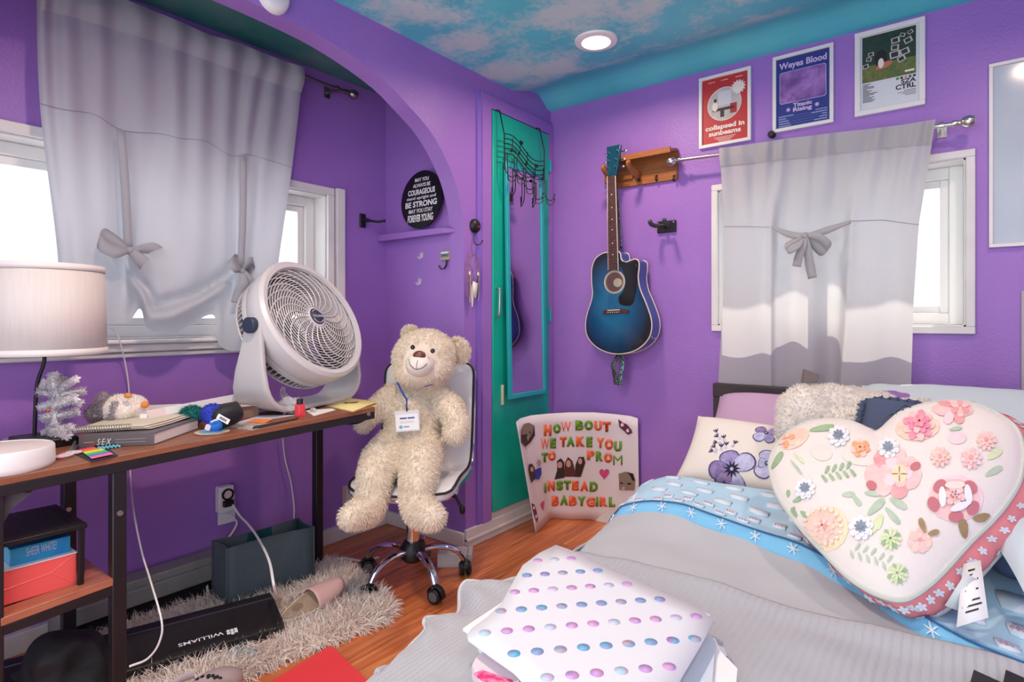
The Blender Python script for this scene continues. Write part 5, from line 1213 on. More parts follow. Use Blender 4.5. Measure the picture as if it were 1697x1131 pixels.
# ================================================================== guitar
def sunburst():
    m = bpy.data.materials.new('blue_sunburst'); m.use_nodes = True; nt = m.node_tree; N = nt.nodes; L = nt.links; b = N['Principled BSDF']
    t = N.new('ShaderNodeTexCoord'); mp = N.new('ShaderNodeMapping'); mp.vector_type = 'TEXTURE'
    mp.inputs['Location'].default_value = (-.02, 0, .24); mp.inputs['Scale'].default_value = (.20, 1, .27); L.new(t.outputs['Object'], mp.inputs[0])
    sp = N.new('ShaderNodeSeparateXYZ'); L.new(mp.outputs[0], sp.inputs[0]); cb = N.new('ShaderNodeCombineXYZ'); L.new(sp.outputs[0], cb.inputs[0]); L.new(sp.outputs[2], cb.inputs[1])
    ln = N.new('ShaderNodeVectorMath'); ln.operation = 'LENGTH'; L.new(cb.outputs[0], ln.inputs[0])
    r = N.new('ShaderNodeValToRGB'); e = r.color_ramp.elements; e[0].position = .3; e[0].color = lin((0, 104, 148)); e[1].position = 1.0; e[1].color = lin((6, 12, 26)); q = e.new(.66); q.color = lin((0, 68, 110)); L.new(ln.outputs['Value'], r.inputs['Fac'])
    L.new(r.outputs['Color'], b.inputs['Base Color']); b.inputs['Roughness'].default_value = .18; b.inputs['Coat Weight'].default_value = .6; b.inputs['Coat Roughness'].default_value = .05
    return m
M_gside = mk('blue_lacquer', (22, 84, 150), .2, coat=.5); M_bind = mk('cream_binding', (226, 214, 190), .45); M_rose = mk('rosewood', (84, 48, 40), .45, var=(40, (66, 36, 32), .3), stretch=(1, 1, .1))
M_ghead = mk('teal_headstock', (8, 70, 88), .25, coat=.4)
YG = -.135; GT = .098
def g(X, Y, y=YG): return ony(930+X/2.693, 230+Y/2.693, y)
gt0 = g(250, 962); gt = thing('acoustic_guitar', (gt0.x, YG+GT/2, gt0.z), 'dark blue sunburst acoustic guitar hanging by its neck from the wooden wall shelf', 'guitar')
oc = [(212, 507), (180, 515), (152, 538), (137, 580), (136, 640), (140, 690), (133, 730), (118, 775), (109, 825), (113, 872), (137, 912), (182, 945), (240, 961), (300, 956), (350, 934), (388, 895), (403, 850), (400, 800), (378, 735), (352, 672), (343, 620), (347, 575), (345, 548), (330, 538), (306, 545), (284, 552), (268, 538), (258, 505)]
ol = catmull([V((g(*p).x, 0, g(*p).z)) for p in oc], 4, closed=True)
o2d = [(p.x, p.z) for p in ol]; Mxz = Matrix(((1, 0, 0, 0), (0, 0, -1, 0), (0, 1, 0, 0), (0, 0, 0, 1)))    # local x->x, y->z, z->-y
gcx = sum(p[0] for p in o2d)/len(o2d); gcz = sum(p[1] for p in o2d)/len(o2d)
MB().prism(o2d, -(YG+GT), -(YG+.002), M_gside, Mxz).build('body', gt, bevel=.004, angle=50)
MB().prism([(gcx+(x-gcx)*.995, gcz+(z-gcz)*.995) for x, z in o2d], -(YG+.002), -YG, sunburst(), Mxz).build('soundboard', gt, angle=50)
for yy in (YG, YG+GT):
    MB().tube([(x, yy+(.002 if yy == YG else -.002), z) for x, z in o2d], .0032, M_bind, n=6, closed=True).build('binding', gt)
rh = g(238, 640); rrx = (g(284, 640).x-g(191, 640).x)/2
Mr = frame((rh.x, YG-.0006, rh.z), (1, 0, 0), (0, 0, 1))
MB().disc((0, 0), rrx, rrx, M_bind, Mr, 0, 40).disc((0, 0), rrx*.93, rrx*.93, mk('rosette_dark', (46, 60, 66), .4), Mr, .0002, 40).disc((0, 0), rrx*.88, rrx*.88, M_bind, Mr, .0004, 40).disc((0, 0), rrx*.84, rrx*.84, mk('soundhole_wood', (92, 66, 64), .7), Mr, .0006, 40).disc((.018, -.004), .024, .022, mk('paper_label', (176, 170, 150), .6), Mr, .0009, 24).build('rosette', gt)
# dark pick guard on the treble side
pk = [(258, 545), (300, 556), (330, 560), (341, 600), (338, 650), (332, 700), (318, 740), (290, 746), (262, 738), (257, 708), (272, 688), (285, 660), (286, 620), (275, 590)]
MB().prism([(p.x, p.z) for p in catmull([V((g(*q).x, 0, g(*q).z)) for q in pk], 3, closed=True)], -YG, -(YG-.0018), mk('black_pickguard', (12, 14, 18), .12, coat=.5), Mxz).build('pickguard', gt)
br1, br2 = g(188, 775), g(303, 770); m = MB()
m.prism([(br1.x, br1.z-.010), (br2.x, br2.z-.010), (br2.x, br2.z+.008), (lerp(br1.x, br2.x, .8), br2.z+.013), (lerp(br1.x, br2.x, .2), br1.z+.013), (br1.x, br1.z+.008)], -YG, -(YG-.008), M_rose, Mxz); brd = m.build('bridge', gt, bevel=.002)
m = MB(); m.tube([(lerp(br1.x, br2.x, .2), YG-.009, lerp(br1.z, br2.z, .2)+.008), (lerp(br1.x, br2.x, .68), YG-.009, lerp(br1.z, br2.z, .68)+.008)], .0025, M_bind, n=6); m.build('saddle', brd)
for i in range(6): MB().ball((lerp(br1.x, br2.x, .22+.085*i), YG-.009, lerp(br1.z, br2.z, .22+.085*i)-.003), .0028, M_bind).build('bridge_pin', brd)
n0, n1, n2, n3 = g(207, 168, YG-.004), g(243, 166, YG-.004), g(256, 588, YG-.004), g(211, 588, YG-.004)
m = MB(); m.prism([(p.x, p.z) for p in (n3, n2, n1, n0)], -(YG+.004), -(YG-.008), M_rose, Mxz); fb = m.build('fretboard', gt, bevel=.001)
m = MB()
for s_ in ((n0, n3), (n1, n2)): m.tube([(s_[0].x, YG-.007, s_[0].z), (s_[1].x, YG-.007, s_[1].z)], .0022, M_bind, n=5)
m.build('fretboard_binding', fb, kind=None)
m = MB(); k = 0
for i in range(1, 20):
    f_ = (1-2**(-i/12))*1.47
    if f_ > 1: break
    a, b = lerp(n0, n3, f_), lerp(n1, n2, f_); m.tube([(a.x, YG-.0085, a.z), (b.x, YG-.0085, b.z)], .0009, M_nickel, n=4)
m.build('frets', fb)
m = MB()
for i in (3, 5, 7, 9, 12, 15):
    f_ = ((1-2**(-i/12))+(1-2**(-(i-1)/12)))/2*1.47; c = lerp(lerp(n0, n3, f_), lerp(n1, n2, f_), .5); m.disc((0, 0), .003, .003, M_label, frame((c.x, YG-.0083, c.z), (1, 0, 0), (0, 0, 1)), 0, 10)
m.build('fret_markers', fb)
MB().tube([(lerp(n0.x, n1.x, .5), YG+.014, n0.z), (lerp(n3.x, n2.x, .5), YG+.018, n3.z+.06)], [.018, .022], mk('brown_neck', (90, 52, 40), .4), n=12, flat=(1, .8)).build('neck', gt)
hd = [(204, 38), (266, 25), (258, 100), (246, 166), (206, 168), (205, 110)]
MB().prism([(g(*p, YG+.01).x, g(*p, YG+.01).z) for p in hd][::-1], -(YG+.024), -(YG+.006), M_ghead, Mxz).build('headstock', gt, bevel=.002)
for X, Y, s_ in ((211, 62, -1), (209, 97, -1), (206, 130, -1), (250, 52, 1), (243, 90, 1), (240, 122, 1)):
    p = g(X, Y, YG); mm = MB(); mm.tube([(p.x, YG+.006, p.z), (p.x, YG-.008, p.z)], .003, M_chrome, n=8); mm.tube([(p.x, YG+.03, p.z), (p.x+s_*.022, YG+.03, p.z)], .0035, M_chrome, n=6); mm.ball((p.x+s_*.03, YG+.03, p.z), (.009, .004, .007), M_chrome); mm.build('tuning_peg', gt)
for i in range(6):
    a = lerp(n0, n1, .1+.16*i); b = V((lerp(br1.x, br2.x, .22+.085*i), 0, lerp(br1.z, br2.z, .3))); MB().tube([(a.x, YG-.0095, a.z), (b.x, YG-.0105, b.z)], .0005, M_steel, n=4).build('string', gt)
j = g(410, 890, YG+.05); MB().tube([(j.x-.01, YG+.05, j.z), (j.x+.012, YG+.05, j.z)], .006, M_chrome, n=10).build('strap_button', gt)
M_strap = mk('black_woven_strap', (24, 24, 28), .75, var=(160, (120, 128, 130), .04)); M_strapb = mk('patterned_strap', (30, 40, 48), .75, var=(120, (150, 190, 196), .06))
m = MB(); ribbon(m, [g(248, 205, YG+.05), g(255, 300, YG+.055), g(262, 400, YG+.058), g(268, 492, YG+.05)], [.014, .02, .022, .022], V((.8, -.6, 0)), M_strap); m.build('strap', gt, solid=.002)
m = MB(); ribbon(m, [g(262, 955, YG+.06), g(246, 985, YG+.03), g(232, 1012, YG+.01), g(240, 1055, YG+.03), g(246, 1098, YG+.05)], [.03, .032, .03, .034, .034], V((.9, -.4, 0)), M_strap)
ribbon(m, [g(270, 960, YG+.07), g(272, 1010, YG+.04), g(264, 1060, YG+.035), g(262, 1100, YG+.05)], [.028, .034, .036, .036], V((.9, -.4, .1)), M_strapb); m.build('strap_end', gt, solid=.002)
# ================================================================== wooden wall shelf holding the guitar
M_oak = mk('amber_wood', (176, 112, 58), .38, var=(7, (128, 74, 36), .3), stretch=(1, 4, 14))
ws = thing('wooden_wall_shelf', ony(1078, 280, -.05), 'small amber wooden wall shelf with small hooks and a guitar yoke at its left end', 'wall shelf')
sx0, sx1 = .415, .752
MB().bb((sx0, -.016, 1.757), (sx1, 0, 1.905), M_oak).build('back_board', ws, bevel=.002)
MB().add([(sx0+.03, -.016, 1.893), (sx1, -.016, 1.893), (sx1, -.10, 1.872), (sx0+.03, -.10, 1.872), (sx0+.03, -.016, 1.908), (sx1, -.016, 1.908), (sx1, -.10, 1.888), (sx0+.03, -.10, 1.888)], [(3, 2, 1, 0), (4, 5, 6, 7), (0, 1, 5, 4), (1, 2, 6, 5), (2, 3, 7, 6), (3, 0, 4, 7)], M_oak).bb((sx0+.03, -.104, 1.868), (sx1, -.094, 1.896), M_oak).build('shelf_board', ws, bevel=.002)
for xa in (ony(1043, 285, -.14).x, ony(1002, 290, -.14).x):
    pts = [(lerp(xa, .44, .3), -.01, 1.815), (xa, -.05, 1.80), (xa, -.10, 1.805), (xa, -.145, 1.828), (xa+.002, -.158, 1.848)]
    MB().tube(catmull(pts, 5), [.017]*10+[.016]*10+[.012], M_oak, n=10, flat=(.7, 1.1)).build('yoke_arm', ws)
MB().bb((.36, -.03, 1.79), (.52, 0, 1.835), M_oak).build('yoke_base', ws, bevel=.004)
for px in (1060, 1089, 1118):
    p = ony(px, 296, -.016); MB().tube(catmull([(p.x, -.016, p.z+.014), (p.x, -.03, p.z+.010), (p.x, -.034, p.z-.006), (p.x, -.026, p.z-.014), (p.x, -.018, p.z-.008)], 4), .0035, mk('dark_hook', (42, 30, 26), .4, .4), n=6).build('hook', ws)
# black guitar hanger further right
p = ony(1105, 376, 0); gh = thing('guitar_hanger', p, 'black guitar hanger with an empty fork on the wall right of the blue guitar', 'guitar hanger')
MB().bb((p.x-.045, -.014, p.z-.03), (p.x+.05, 0, p.z+.028), M_black).build('mount_plate', gh, bevel=.003)
for sx in (-.04, .04): MB().lathe([(.0001, .002), (.004, .0015), (.004, 0), (.0001, 0)], M_nickel, frame((p.x+sx, -.0142, p.z+.018), (1, 0, 0), (0, 0, 1)), 10).build('screw', gh)
M_pad = mk('grey_foam_pad', (66, 70, 68), .8)
MB().tube([(p.x, -.012, p.z), (p.x, -.05, p.z)], .008, M_bmetal, n=8).tube([(p.x-.03, -.055, p.z), (p.x+.03, -.055, p.z)], .007, M_bmetal, n=8).build('neck_bar', gh)
for s_ in (-1, 1): MB().tube(catmull([(p.x+s_*.024, -.05, p.z), (p.x+s_*.034, -.075, p.z), (p.x+s_*.036, -.105, p.z+.004), (p.x+s_*.036, -.118, p.z+.018)], 5), .011, M_pad, n=8).build('fork_arm', gh)
# ================================================================== framed posters
M_frame = mk('white_frame', (230, 228, 226), .4)
def framed(x0, x1, z0, z1, label, bw=.015, th=.018, backing=None):
    r = thing('framed_poster', ((x0+x1)/2, 0, z0), label, 'framed poster'); m = MB()
    for a, b in (((x0, z1-bw), (x1, z1)), ((x0, z0), (x1, z0+bw))): m.bb((a[0], -th, a[1]), (b[0], 0, b[1]), M_frame)
    m.bb((x0, -th, z0+bw), (x0+bw, 0, z1-bw), M_frame); m.bb((x1-bw, -th, z0+bw), (x1, 0, z1-bw), M_frame); m.build('frame', r, bevel=.0015)
    return r, frame(((x0+x1)/2, -.009, (z0+z1)/2), (1, 0, 0), (0, 0, 1)), (x1-x0)-2*bw, (z1-z0)-2*bw
def rect(m, x0, y0, x1, y1, mat, M, z): m.add([(x0, y0, z), (x1, y0, z), (x1, y1, z), (x0, y1, z)], [(0, 1, 2, 3)], mat, M)
M_lt = mk('cream_print', (238, 226, 214), .6)
# red poster
r, Mq, w_, h_ = framed(.858, 1.095, 1.883, 2.217, 'white framed red poster with a round picture, leftmost of the three framed posters')
m = MB(); rect(m, -w_/2, -h_/2, w_/2, h_/2, mk('poster_red', (186, 44, 48), .5), Mq, 0)
c = (-.002, .025); m.disc(c, .0775, .0775, M_lt, Mq, .0004, 48).disc(c, .0745, .0745, mk('print_room_grey', (178, 174, 170), .5, var=(30, (196, 192, 188), .2)), Mq, .0008, 48)
rect(m, -.03, .02, .03, .085, mk('print_pale', (206, 206, 212), .5), Mq, .0011); rect(m, .025, -.025, .055, .02, mk('print_red', (170, 30, 36), .5), Mq, .0012); rect(m, -.055, -.005, .045, .008, mk('print_dark', (46, 40, 44), .5), Mq, .0013); rect(m, -.02, -.035, -.002, -.004, mk('print_dark', (46, 40, 44), .5), Mq, .0014); m.disc((-.044, .018), .013, .022, M_lt, Mq, .0015, 14); m.disc((-.043, .046), .007, .009, mk('print_dark', (46, 40, 44), .5), Mq, .0016, 12)
st_ = [((.024 if i % 2 else .035)*cos(2*pi*i/28)+.062, (.024 if i % 2 else .035)*sin(2*pi*i/28)+.088) for i in range(28)]; m.poly(st_, M_lt, Mq, .0018)
m.text('collapsed in', .021, M_lt, Mq, y=-.088, width=.178, bold=.04, align='CENTER', z=.0012); m.text('sunbeams', .021, M_lt, Mq, y=-.116, width=.146, bold=.04, align='CENTER', z=.0012)
for x in (-.06, 0, .065): rect(m, x-.016, h_/2-.018, x+.016, h_/2-.0155, M_lt, Mq, .0008)
for i in range(4): rect(m, -.05+.008*i, -.128-.006*i, .05-.008*i, -.1262-.006*i, M_lt, Mq, .0008)
m.build('print', r)
# blue poster
r, Mq, w_, h_ = framed(1.186, 1.424, 1.895, 2.227, 'white framed blue poster with a purple picture, middle of the three framed posters')
m = MB(); rect(m, -w_/2, -h_/2, w_/2, h_/2, mk('poster_blue', (34, 52, 132), .5), Mq, 0); M_lav = mk('lavender_print', (206, 182, 226), .6)
m.text('Weyes Blood', .026, M_lav, Mq, y=.106, width=.186, bold=.03, align='CENTER', z=.0012)
m.prism(rrect(.182, .138, .010, 4), .0003, .0006, M_lav, Mq @ Matrix.Translation((0, .022, 0))); m.prism(rrect(.178, .134, .009, 4), .0007, .0010, mk('violet_haze', (70, 40, 118), .5, var=(13, (172, 120, 196), .17)), Mq @ Matrix.Translation((0, .022, 0)))
for x, y, a, b in ((.03, .055, .03, .022), (.012, .02, .024, .026), (-.06, -.02, .03, .02), (.045, .07, .018, .014)): m.disc((x, y), a, b, mk('violet_glow', (176, 128, 200), .5, var=(40, (120, 74, 158), .2)), Mq, .0013+.0001*a, 18)
m.text('Titanic', .016, M_lav, Mq, y=-.068, width=.074, bold=.04, align='CENTER', z=.0012); m.text('Rising', .016, M_lav, Mq, y=-.088, width=.074, bold=.04, align='CENTER', z=.0012)
for x in (-.056, .056): m.poly([(x+(.011 if i % 2 else .005)*cos(2*pi*i/16), -.076+(.011 if i % 2 else .005)*sin(2*pi*i/16)) for i in range(16)], M_lav, Mq, .0012)
for i in range(5):
    y = -.103-.0105*i; rect(m, -.095, y, -.095+[.06, .03, .04, .045, .05][i], y+.004, mk('pale_blue_print', (150, 158, 206), .6), Mq, .0008); rect(m, .095-[.045, .06, .02, .03, .05][i], y+.003, .095, y+.007, mk('pale_blue_print', (150, 158, 206), .6), Mq, .0008); rect(m, -.095, y-.003, .095, y-.0024, mk('pale_blue_print', (150, 158, 206), .6), Mq, .0007)
m.build('print', r)
# white poster
r, Mq, w_, h_ = framed(1.500, 1.735, 1.899, 2.237, 'white framed poster with a green outdoor picture, rightmost of the three framed posters', bw=.02)
m = MB(); rect(m, -w_/2, -h_/2, w_/2, h_/2, mk('poster_white', (214, 218, 222), .4), Mq, 0); X = lambda a: -w_/2+w_*a; Y = lambda b: -h_/2+h_*b; dx = (.03, .95); Yt, Yb = .99, .37
pr = lambda a, b: (X(lerp(dx[0], dx[1], a)), Y(lerp(Yb, Yt, b)))
rect(m, *pr(0, 0), *pr(1, 1), mk('print_forest', (24, 50, 42), .4, var=(40, (40, 66, 52), .2)), Mq, .0004); rect(m, *pr(0, 0), *pr(1, .36), mk('print_grass', (62, 98, 44), .5, var=(60, (128, 122, 66), .2)), Mq, .0006)
M_pb = mk('print_beige', (196, 190, 176), .5); M_pd = mk('print_navy', (40, 46, 62), .5); rg3 = random.Random(12)
for a, b, s_, t in ((.63, .78, .16, .1), (.62, .63, .15, -.05), (.86, .72, .15, .35), (.8, .5, .17, .25), (.62, .48, .2, .1), (.9, .88, .1, .5), (.76, .86, .1, -.4), (.17, .6, .11, .1), (.13, .5, .11, -.2), (.07, .36, .12, .2), (.74, .36, .15, .4)):
    cx, cy = pr(a, b); k = s_*w_*.9; Mk_ = Mq @ Matrix.Translation((cx, cy, 0)) @ Matrix.Rotation(t, 4, 'Z'); z = .0008+rg3.random()*.0006; rect(m, -k/2, -k*.4, k/2, k*.4, M_pb, Mk_, z); rect(m, -k*.36, -k*.26, k*.3, k*.28, M_pd, Mk_, z+.0002)
M_ph = mk('print_dark_hair', (20, 16, 18), .5); M_ps = mk('print_tan', (190, 116, 88), .5)
m.disc(pr(.36, .46), .022, .034, M_ph, Mq, .0018, 18); m.disc(pr(.42, .3), .03, .012, M_ps, Mq, .0020, 18, .3); m.disc(pr(.36, .36), .010, .020, M_lt, Mq, .0021, 14)
for i, c in enumerate(((86, 132, 40), (38, 60, 52), (222, 128, 108), (80, 74, 108), (40, 48, 60))): rect(m, X(.62+.07*i), Y(.325), X(.665+.07*i), Y(.357), mk('swatch_%d' % i, c, .5), Mq, .0006)
M_ink = mk('ink', (34, 36, 44), .6); m.text('SZA', .016, M_ink, Mq, x=X(.95), y=Y(.265), width=.048, bold=.03, align='RIGHT', z=.0008); m.text('CTRL', .018, M_ink, Mq, x=X(.95), y=Y(.195), width=.066, bold=.03, align='RIGHT', z=.0008)
for i in range(14): rect(m, X(.04), Y(.34-.018*i), X(.04+[.14, .1, .2, .2, .08, .16, .12, .26, .2, .12, .2, .16, .22, .18][i]), Y(.345-.018*i+.004), M_ink, Mq, .0006)
for i in range(4): rect(m, X(.95-[.2, .3, .22, .18][i]), Y(.165-.02*i), X(.95), Y(.171-.02*i), M_ink, Mq, .0006)
rect(m, *pr(.8, .06), *pr(.97, .10), M_lt, Mq, .0008)
m.build('print', r)
MB().lathe([(.0001, .03), (.012, .03), (.015, .024), (.015, 0), (.0001, 0)], M_black, frame((1.182, 0, 1.89), (1, 0, 0), (0, 0, 1)), 20).build('cable_cap', label='black round cable cap on the wall at the lower left corner of the blue poster', cat='cable cap')
# large pale picture at the right edge
r, Mq, w_, h_ = framed(1.923, 2.42, 1.335, 2.0, 'large white framed pale picture on the window wall at the right edge of the photo', bw=.012)
r['category'] = 'picture'; r.name = 'framed_picture'
m = MB(); rect(m, -w_/2, -h_/2, w_/2, h_/2, mk('pale_grey_print', (176, 190, 202), .12, var=(4, (190, 200, 208), .2)), Mq, 0)
rect(m, -w_/2+.085, .15, -w_/2+.3, .24, mk('slate_print', (70, 92, 122), .3), Mq, .0005); rect(m, -w_/2+.095, .16, -w_/2+.29, .23, mk('slate_print_b', (120, 140, 160), .3), Mq, .0008); rect(m, -w_/2+.088, .09, -w_/2+.28, .10, mk('slate_print', (70, 92, 122), .3), Mq, .0005)
m.build('print', r)
p = ony(1692, 480, 0); m = MB(); m.bb((p.x, -.022, .70), (2.4, 0, 1.175), mk('grey_edge_frame', (176, 172, 178), .5)).bb((p.x+.01, -.024, .72), (2.38, -.021, 1.16), mk('brown_print', (96, 78, 84), .5)); m.build('wall_board', label='dark framed board low on the window wall at the right edge of the photo', cat='picture', bevel=.001)
# ================================================================== prom poster in the corner
M_pboard = mk('poster_board', (232, 222, 224), .6)
# the board curls from the closet wall to the window wall: plan curve and lean
TL, TR = at(856, 699, depth(onz(890, 884, .0))+.20), at(1056, 693, 0.0+depth(V((.39, -.03, 0))))
pb0, pb1, pb2, pb3 = onz(888, 884, .004), onz(916, 860, .004), onz(985, 863, .004), onz(1060, 868, .004)
bot_ = catmull([pb0, lerp(pb0, pb1, .6), pb1, lerp(pb1, V((.287, -.03, .004)), .45), V((.287, -.02, .004)), V((.42, -.012, .004)), V((.56, -.03, .004))], 8)
top_px = [(856, 700), (862, 694), (880, 689), (910, 686), (945, 684), (985, 684), (1020, 687), (1045, 690), (1057, 694)]
nbt = len(bot_)
def brd_(u, v):
    i = u*(nbt-1); k = min(int(i), nbt-2); b = lerp(bot_[k], bot_[k+1], i-k)
    j = u*(len(top_px)-1); q = min(int(j), len(top_px)-2); tx_, ty_ = lerp(top_px[q][0], top_px[q+1][0], j-q), lerp(top_px[q][1], top_px[q+1][1], j-q)
    # top edge: a gentler curl leaning back to the walls
    td = interp([0, .2, .45, .75, 1], [2.84, 2.93, 3.0, 2.97, 2.925], u)
    t = at(tx_, ty_, td); return lerp(b, t, v)
pbd = thing('prom_poster', pb1, 'white hand-made poster board asking about prom, curled in the corner by the teal closet door', 'poster')
MB().grid(brd_, 41, 12, M_pboard).build('board', pbd, solid=.002, angle=80)
def bpt(px, py, lift=.004):
    """point of the curled board seen under a pixel (Newton on u,v)"""
    u, v = (px-870)/185, (870-py)/185
    for _ in range(25):
        u = min(1, max(0, u)); v = min(1, max(0, v))
        def pj(p): d = p-CAM; t = d.dot(FW); return PX+FP*d.dot(RT)/t, HY-FP*d.z/t
        p = brd_(u, v); x, y = pj(p); e = .004
        u2 = u+e if u < .99 else u-e; v2 = v+e if v < .99 else v-e
        xu, yu = pj(brd_(u2, v)); xv, yv = pj(brd_(u, v2)); a, b = (xu-x)/(u2-u), (xv-x)/(v2-v); c, d = (yu-y)/(u2-u), (yv-y)/(v2-v); D_ = a*d-b*c
        if abs(D_) < 1e-6: break
        ex, ey = px-x, py-y; u += .8*(d*ex-b*ey)/D_; v += .8*(-c*ex+a*ey)/D_
    u = min(1, max(0, u)); v = min(1, max(0, v)); p = brd_(u, v); n = (brd_(min(1, u+.01), v)-brd_(max(0, u-.01), v)).cross(brd_(u, min(1, v+.01))-brd_(u, max(0, v-.01))).normalized()
    if n.dot(CAM-p) < 0: n = -n
    return p+n*lift, n
M_lo = mk('letter_orange', (240, 112, 62), .5); M_lg = mk('letter_green', (106, 156, 44), .5)
def stick(m, pts, mat, lift=.004):
    c = (sum(p[0] for p in pts)/len(pts), sum(p[1] for p in pts)/len(pts)); vs = [bpt(*c, lift)[0]]+[bpt(*p, lift)[0] for p in pts]; k = len(pts)
    m.add(vs, [(0, 1+i, 1+(i+1) % k) for i in range(k)], mat)
c5 = lambda x, y: (840+x/4.714, 660+y/4.714)
rows = [('HOW BOUT', [(285, 295, 345, 205), (358, 275, 418, 198), (420, 262, 500, 182), None, (535, 250, 598, 172), (604, 250, 672, 172), (682, 252, 742, 176), (748, 262, 812, 182)], 'OGO GGOO'),
        ('WE TAKE YOU', [(260, 398, 326, 315), (334, 390, 382, 310), None, (412, 380, 468, 300), (466, 378, 530, 300), (540, 378, 610, 298), (620, 382, 668, 300), None, (700, 388, 762, 310), (764, 402, 832, 318), (838, 416, 900, 336)], 'OG OGOG OOG'),
        ('TO PROM', [(266, 500, 316, 424), (316, 488, 380, 412), None, (624, 482, 684, 406), (694, 492, 752, 412), (758, 504, 826, 424), (832, 522, 904, 446)], 'GO OGOG'),
        ('INSTEAD', [(286, 740, 302, 664), (312, 724, 374, 644), (384, 720, 440, 642), (444, 716, 500, 642), (508, 718, 560, 644), (572, 724, 636, 648), (646, 730, 712, 650)], 'GOGGOOG'),
        ('BABYGIRL', [(348, 840, 408, 760), (416, 836, 478, 756), (484, 840, 544, 762), (550, 842, 616, 766), (620, 850, 690, 770), (696, 846, 716, 770), (726, 846, 790, 770), (800, 850, 850, 772)], 'OGOGOGOG')]
M_let = {'O': M_lo, 'G': M_lg}
for txt, bxs, cols in rows:
    for chx, bb_, cc in zip(txt, bxs, cols):
        if bb_ is None or chx == ' ': continue
        vs, fs = text_mesh(chx, 0 if chx in 'MW' else .075, 0, 1); x0 = min(p[0] for p in vs); x1 = max(p[0] for p in vs); yb, yt = min(p[1] for p in vs), max(p[1] for p in vs)
        out = []
        pc_, n_c = bpt(*c5((bb_[0]+bb_[2])/2, (bb_[1]+bb_[3])/2), .006); e1 = bpt(*c5(bb_[2], (bb_[1]+bb_[3])/2), .006)[0]-bpt(*c5(bb_[0], (bb_[1]+bb_[3])/2), .006)[0]; e2 = bpt(*c5((bb_[0]+bb_[2])/2, bb_[3]), .006)[0]-bpt(*c5((bb_[0]+bb_[2])/2, bb_[1]), .006)[0]
        vv = [pc_+e1*((p[0]-x0)/(x1-x0)-.5)+e2*((p[1]-yb)/(yt-yb)-.5) for p in vs]
        MB().add(vv, fs, M_let[cc]).build('letter', pbd, solid=.001)
def sticker(nm, shapes):
    m = MB()
    for i, (L, mat) in enumerate(shapes): stick(m, [c5(*p) for p in L], mat, .0045+.0012*i)
    return m.build(nm, pbd)
M_mag = mk('magenta_glitter', (196, 40, 110), .45, var=(150, (220, 90, 140), .2)); M_msk = mk('maroon_mask', (104, 18, 66), .5); M_hb = mk('photo_brown_hair', (58, 40, 38), .5); M_sk = mk('photo_skin', (206, 160, 142), .5); M_dkc = mk('photo_dark_coat', (52, 44, 46), .5); M_sep = mk('photo_sepia', (140, 122, 106), .5); M_bls = mk('photo_blue_shirt', (40, 66, 170), .5)
heart_ = lambda cx, cy, s_: [(cx+s_*.95*(16*sin(t)**3)/16, cy-s_*(13*cos(t)-5*cos(2*t)-2*cos(3*t)-cos(4*t))/14) for t in [2*pi*i/24 for i in range(24)]]
sticker('heart_sticker', [(heart_(762, 588, 42), M_mag)]); sticker('heart_sticker', [([(288, 800), (282, 880), (255, 835), (268, 812)], M_mag)])
ell = lambda cx, cy, a, b, n=16: [(cx+a*cos(2*pi*i/n), cy+b*sin(2*pi*i/n)) for i in range(n)]
sticker('mask_sticker', [([(870, 162), (905, 190), (940, 205), (975, 245), (985, 272), (945, 285), (915, 255), (880, 225)], M_msk), (ell(902, 208, 13, 14), M_pboard), (ell(948, 252, 14, 14), M_pboard)])
sticker('mask_sticker', [([(180, 825), (212, 835), (225, 880), (238, 940), (232, 975), (210, 925), (192, 870)], M_msk), (ell(203, 858, 8, 14), M_pboard), (ell(220, 925, 8, 15), M_pboard)])
sticker('face_photo', [([(108, 250), (130, 200), (170, 192), (212, 215), (216, 290), (180, 345), (140, 382), (105, 345)], M_hb), ([(108, 250), (130, 200), (170, 192), (210, 215), (190, 290), (150, 330), (112, 290)], M_sep), ([(150, 300), (165, 300), (160, 335), (146, 330)], mk('photo_pale', (176, 156, 138), .5))])
sticker('friends_photo', [([(370, 635), (392, 560), (390, 490), (420, 468), (448, 500), (452, 620)], M_dkc), ([(445, 610), (455, 500), (478, 458), (512, 490), (530, 560), (530, 612)], mk('photo_maroon', (92, 48, 46), .5)), ([(530, 612), (535, 520), (560, 458), (600, 456), (612, 500), (590, 570), (575, 612)], M_hb), (ell(412, 518, 20, 26), M_sk), (ell(482, 508, 18, 28), M_sk), (ell(572, 488, 16, 24), M_sk)])
sticker('pair_photo', [([(162, 560), (165, 520), (190, 512), (212, 545), (215, 630), (186, 665)], M_hb), ([(212, 560), (262, 540), (264, 590), (246, 635), (214, 632)], M_bls), (ell(186, 558, 14, 20), M_sk), (ell(243, 505, 16, 26), mk('photo_pale', (176, 156, 138), .5))])
sticker('face_photo', [([(875, 590), (930, 574), (990, 590), (1005, 640), (1000, 720), (880, 716)], M_sep), ([(940, 576), (990, 590), (1006, 650), (985, 640), (965, 600)], M_ph), (ell(900, 662, 12, 6), M_ph), (ell(962, 668, 16, 7), M_ph), ([(905, 690), (930, 690), (928, 716), (900, 716)], M_sk)])
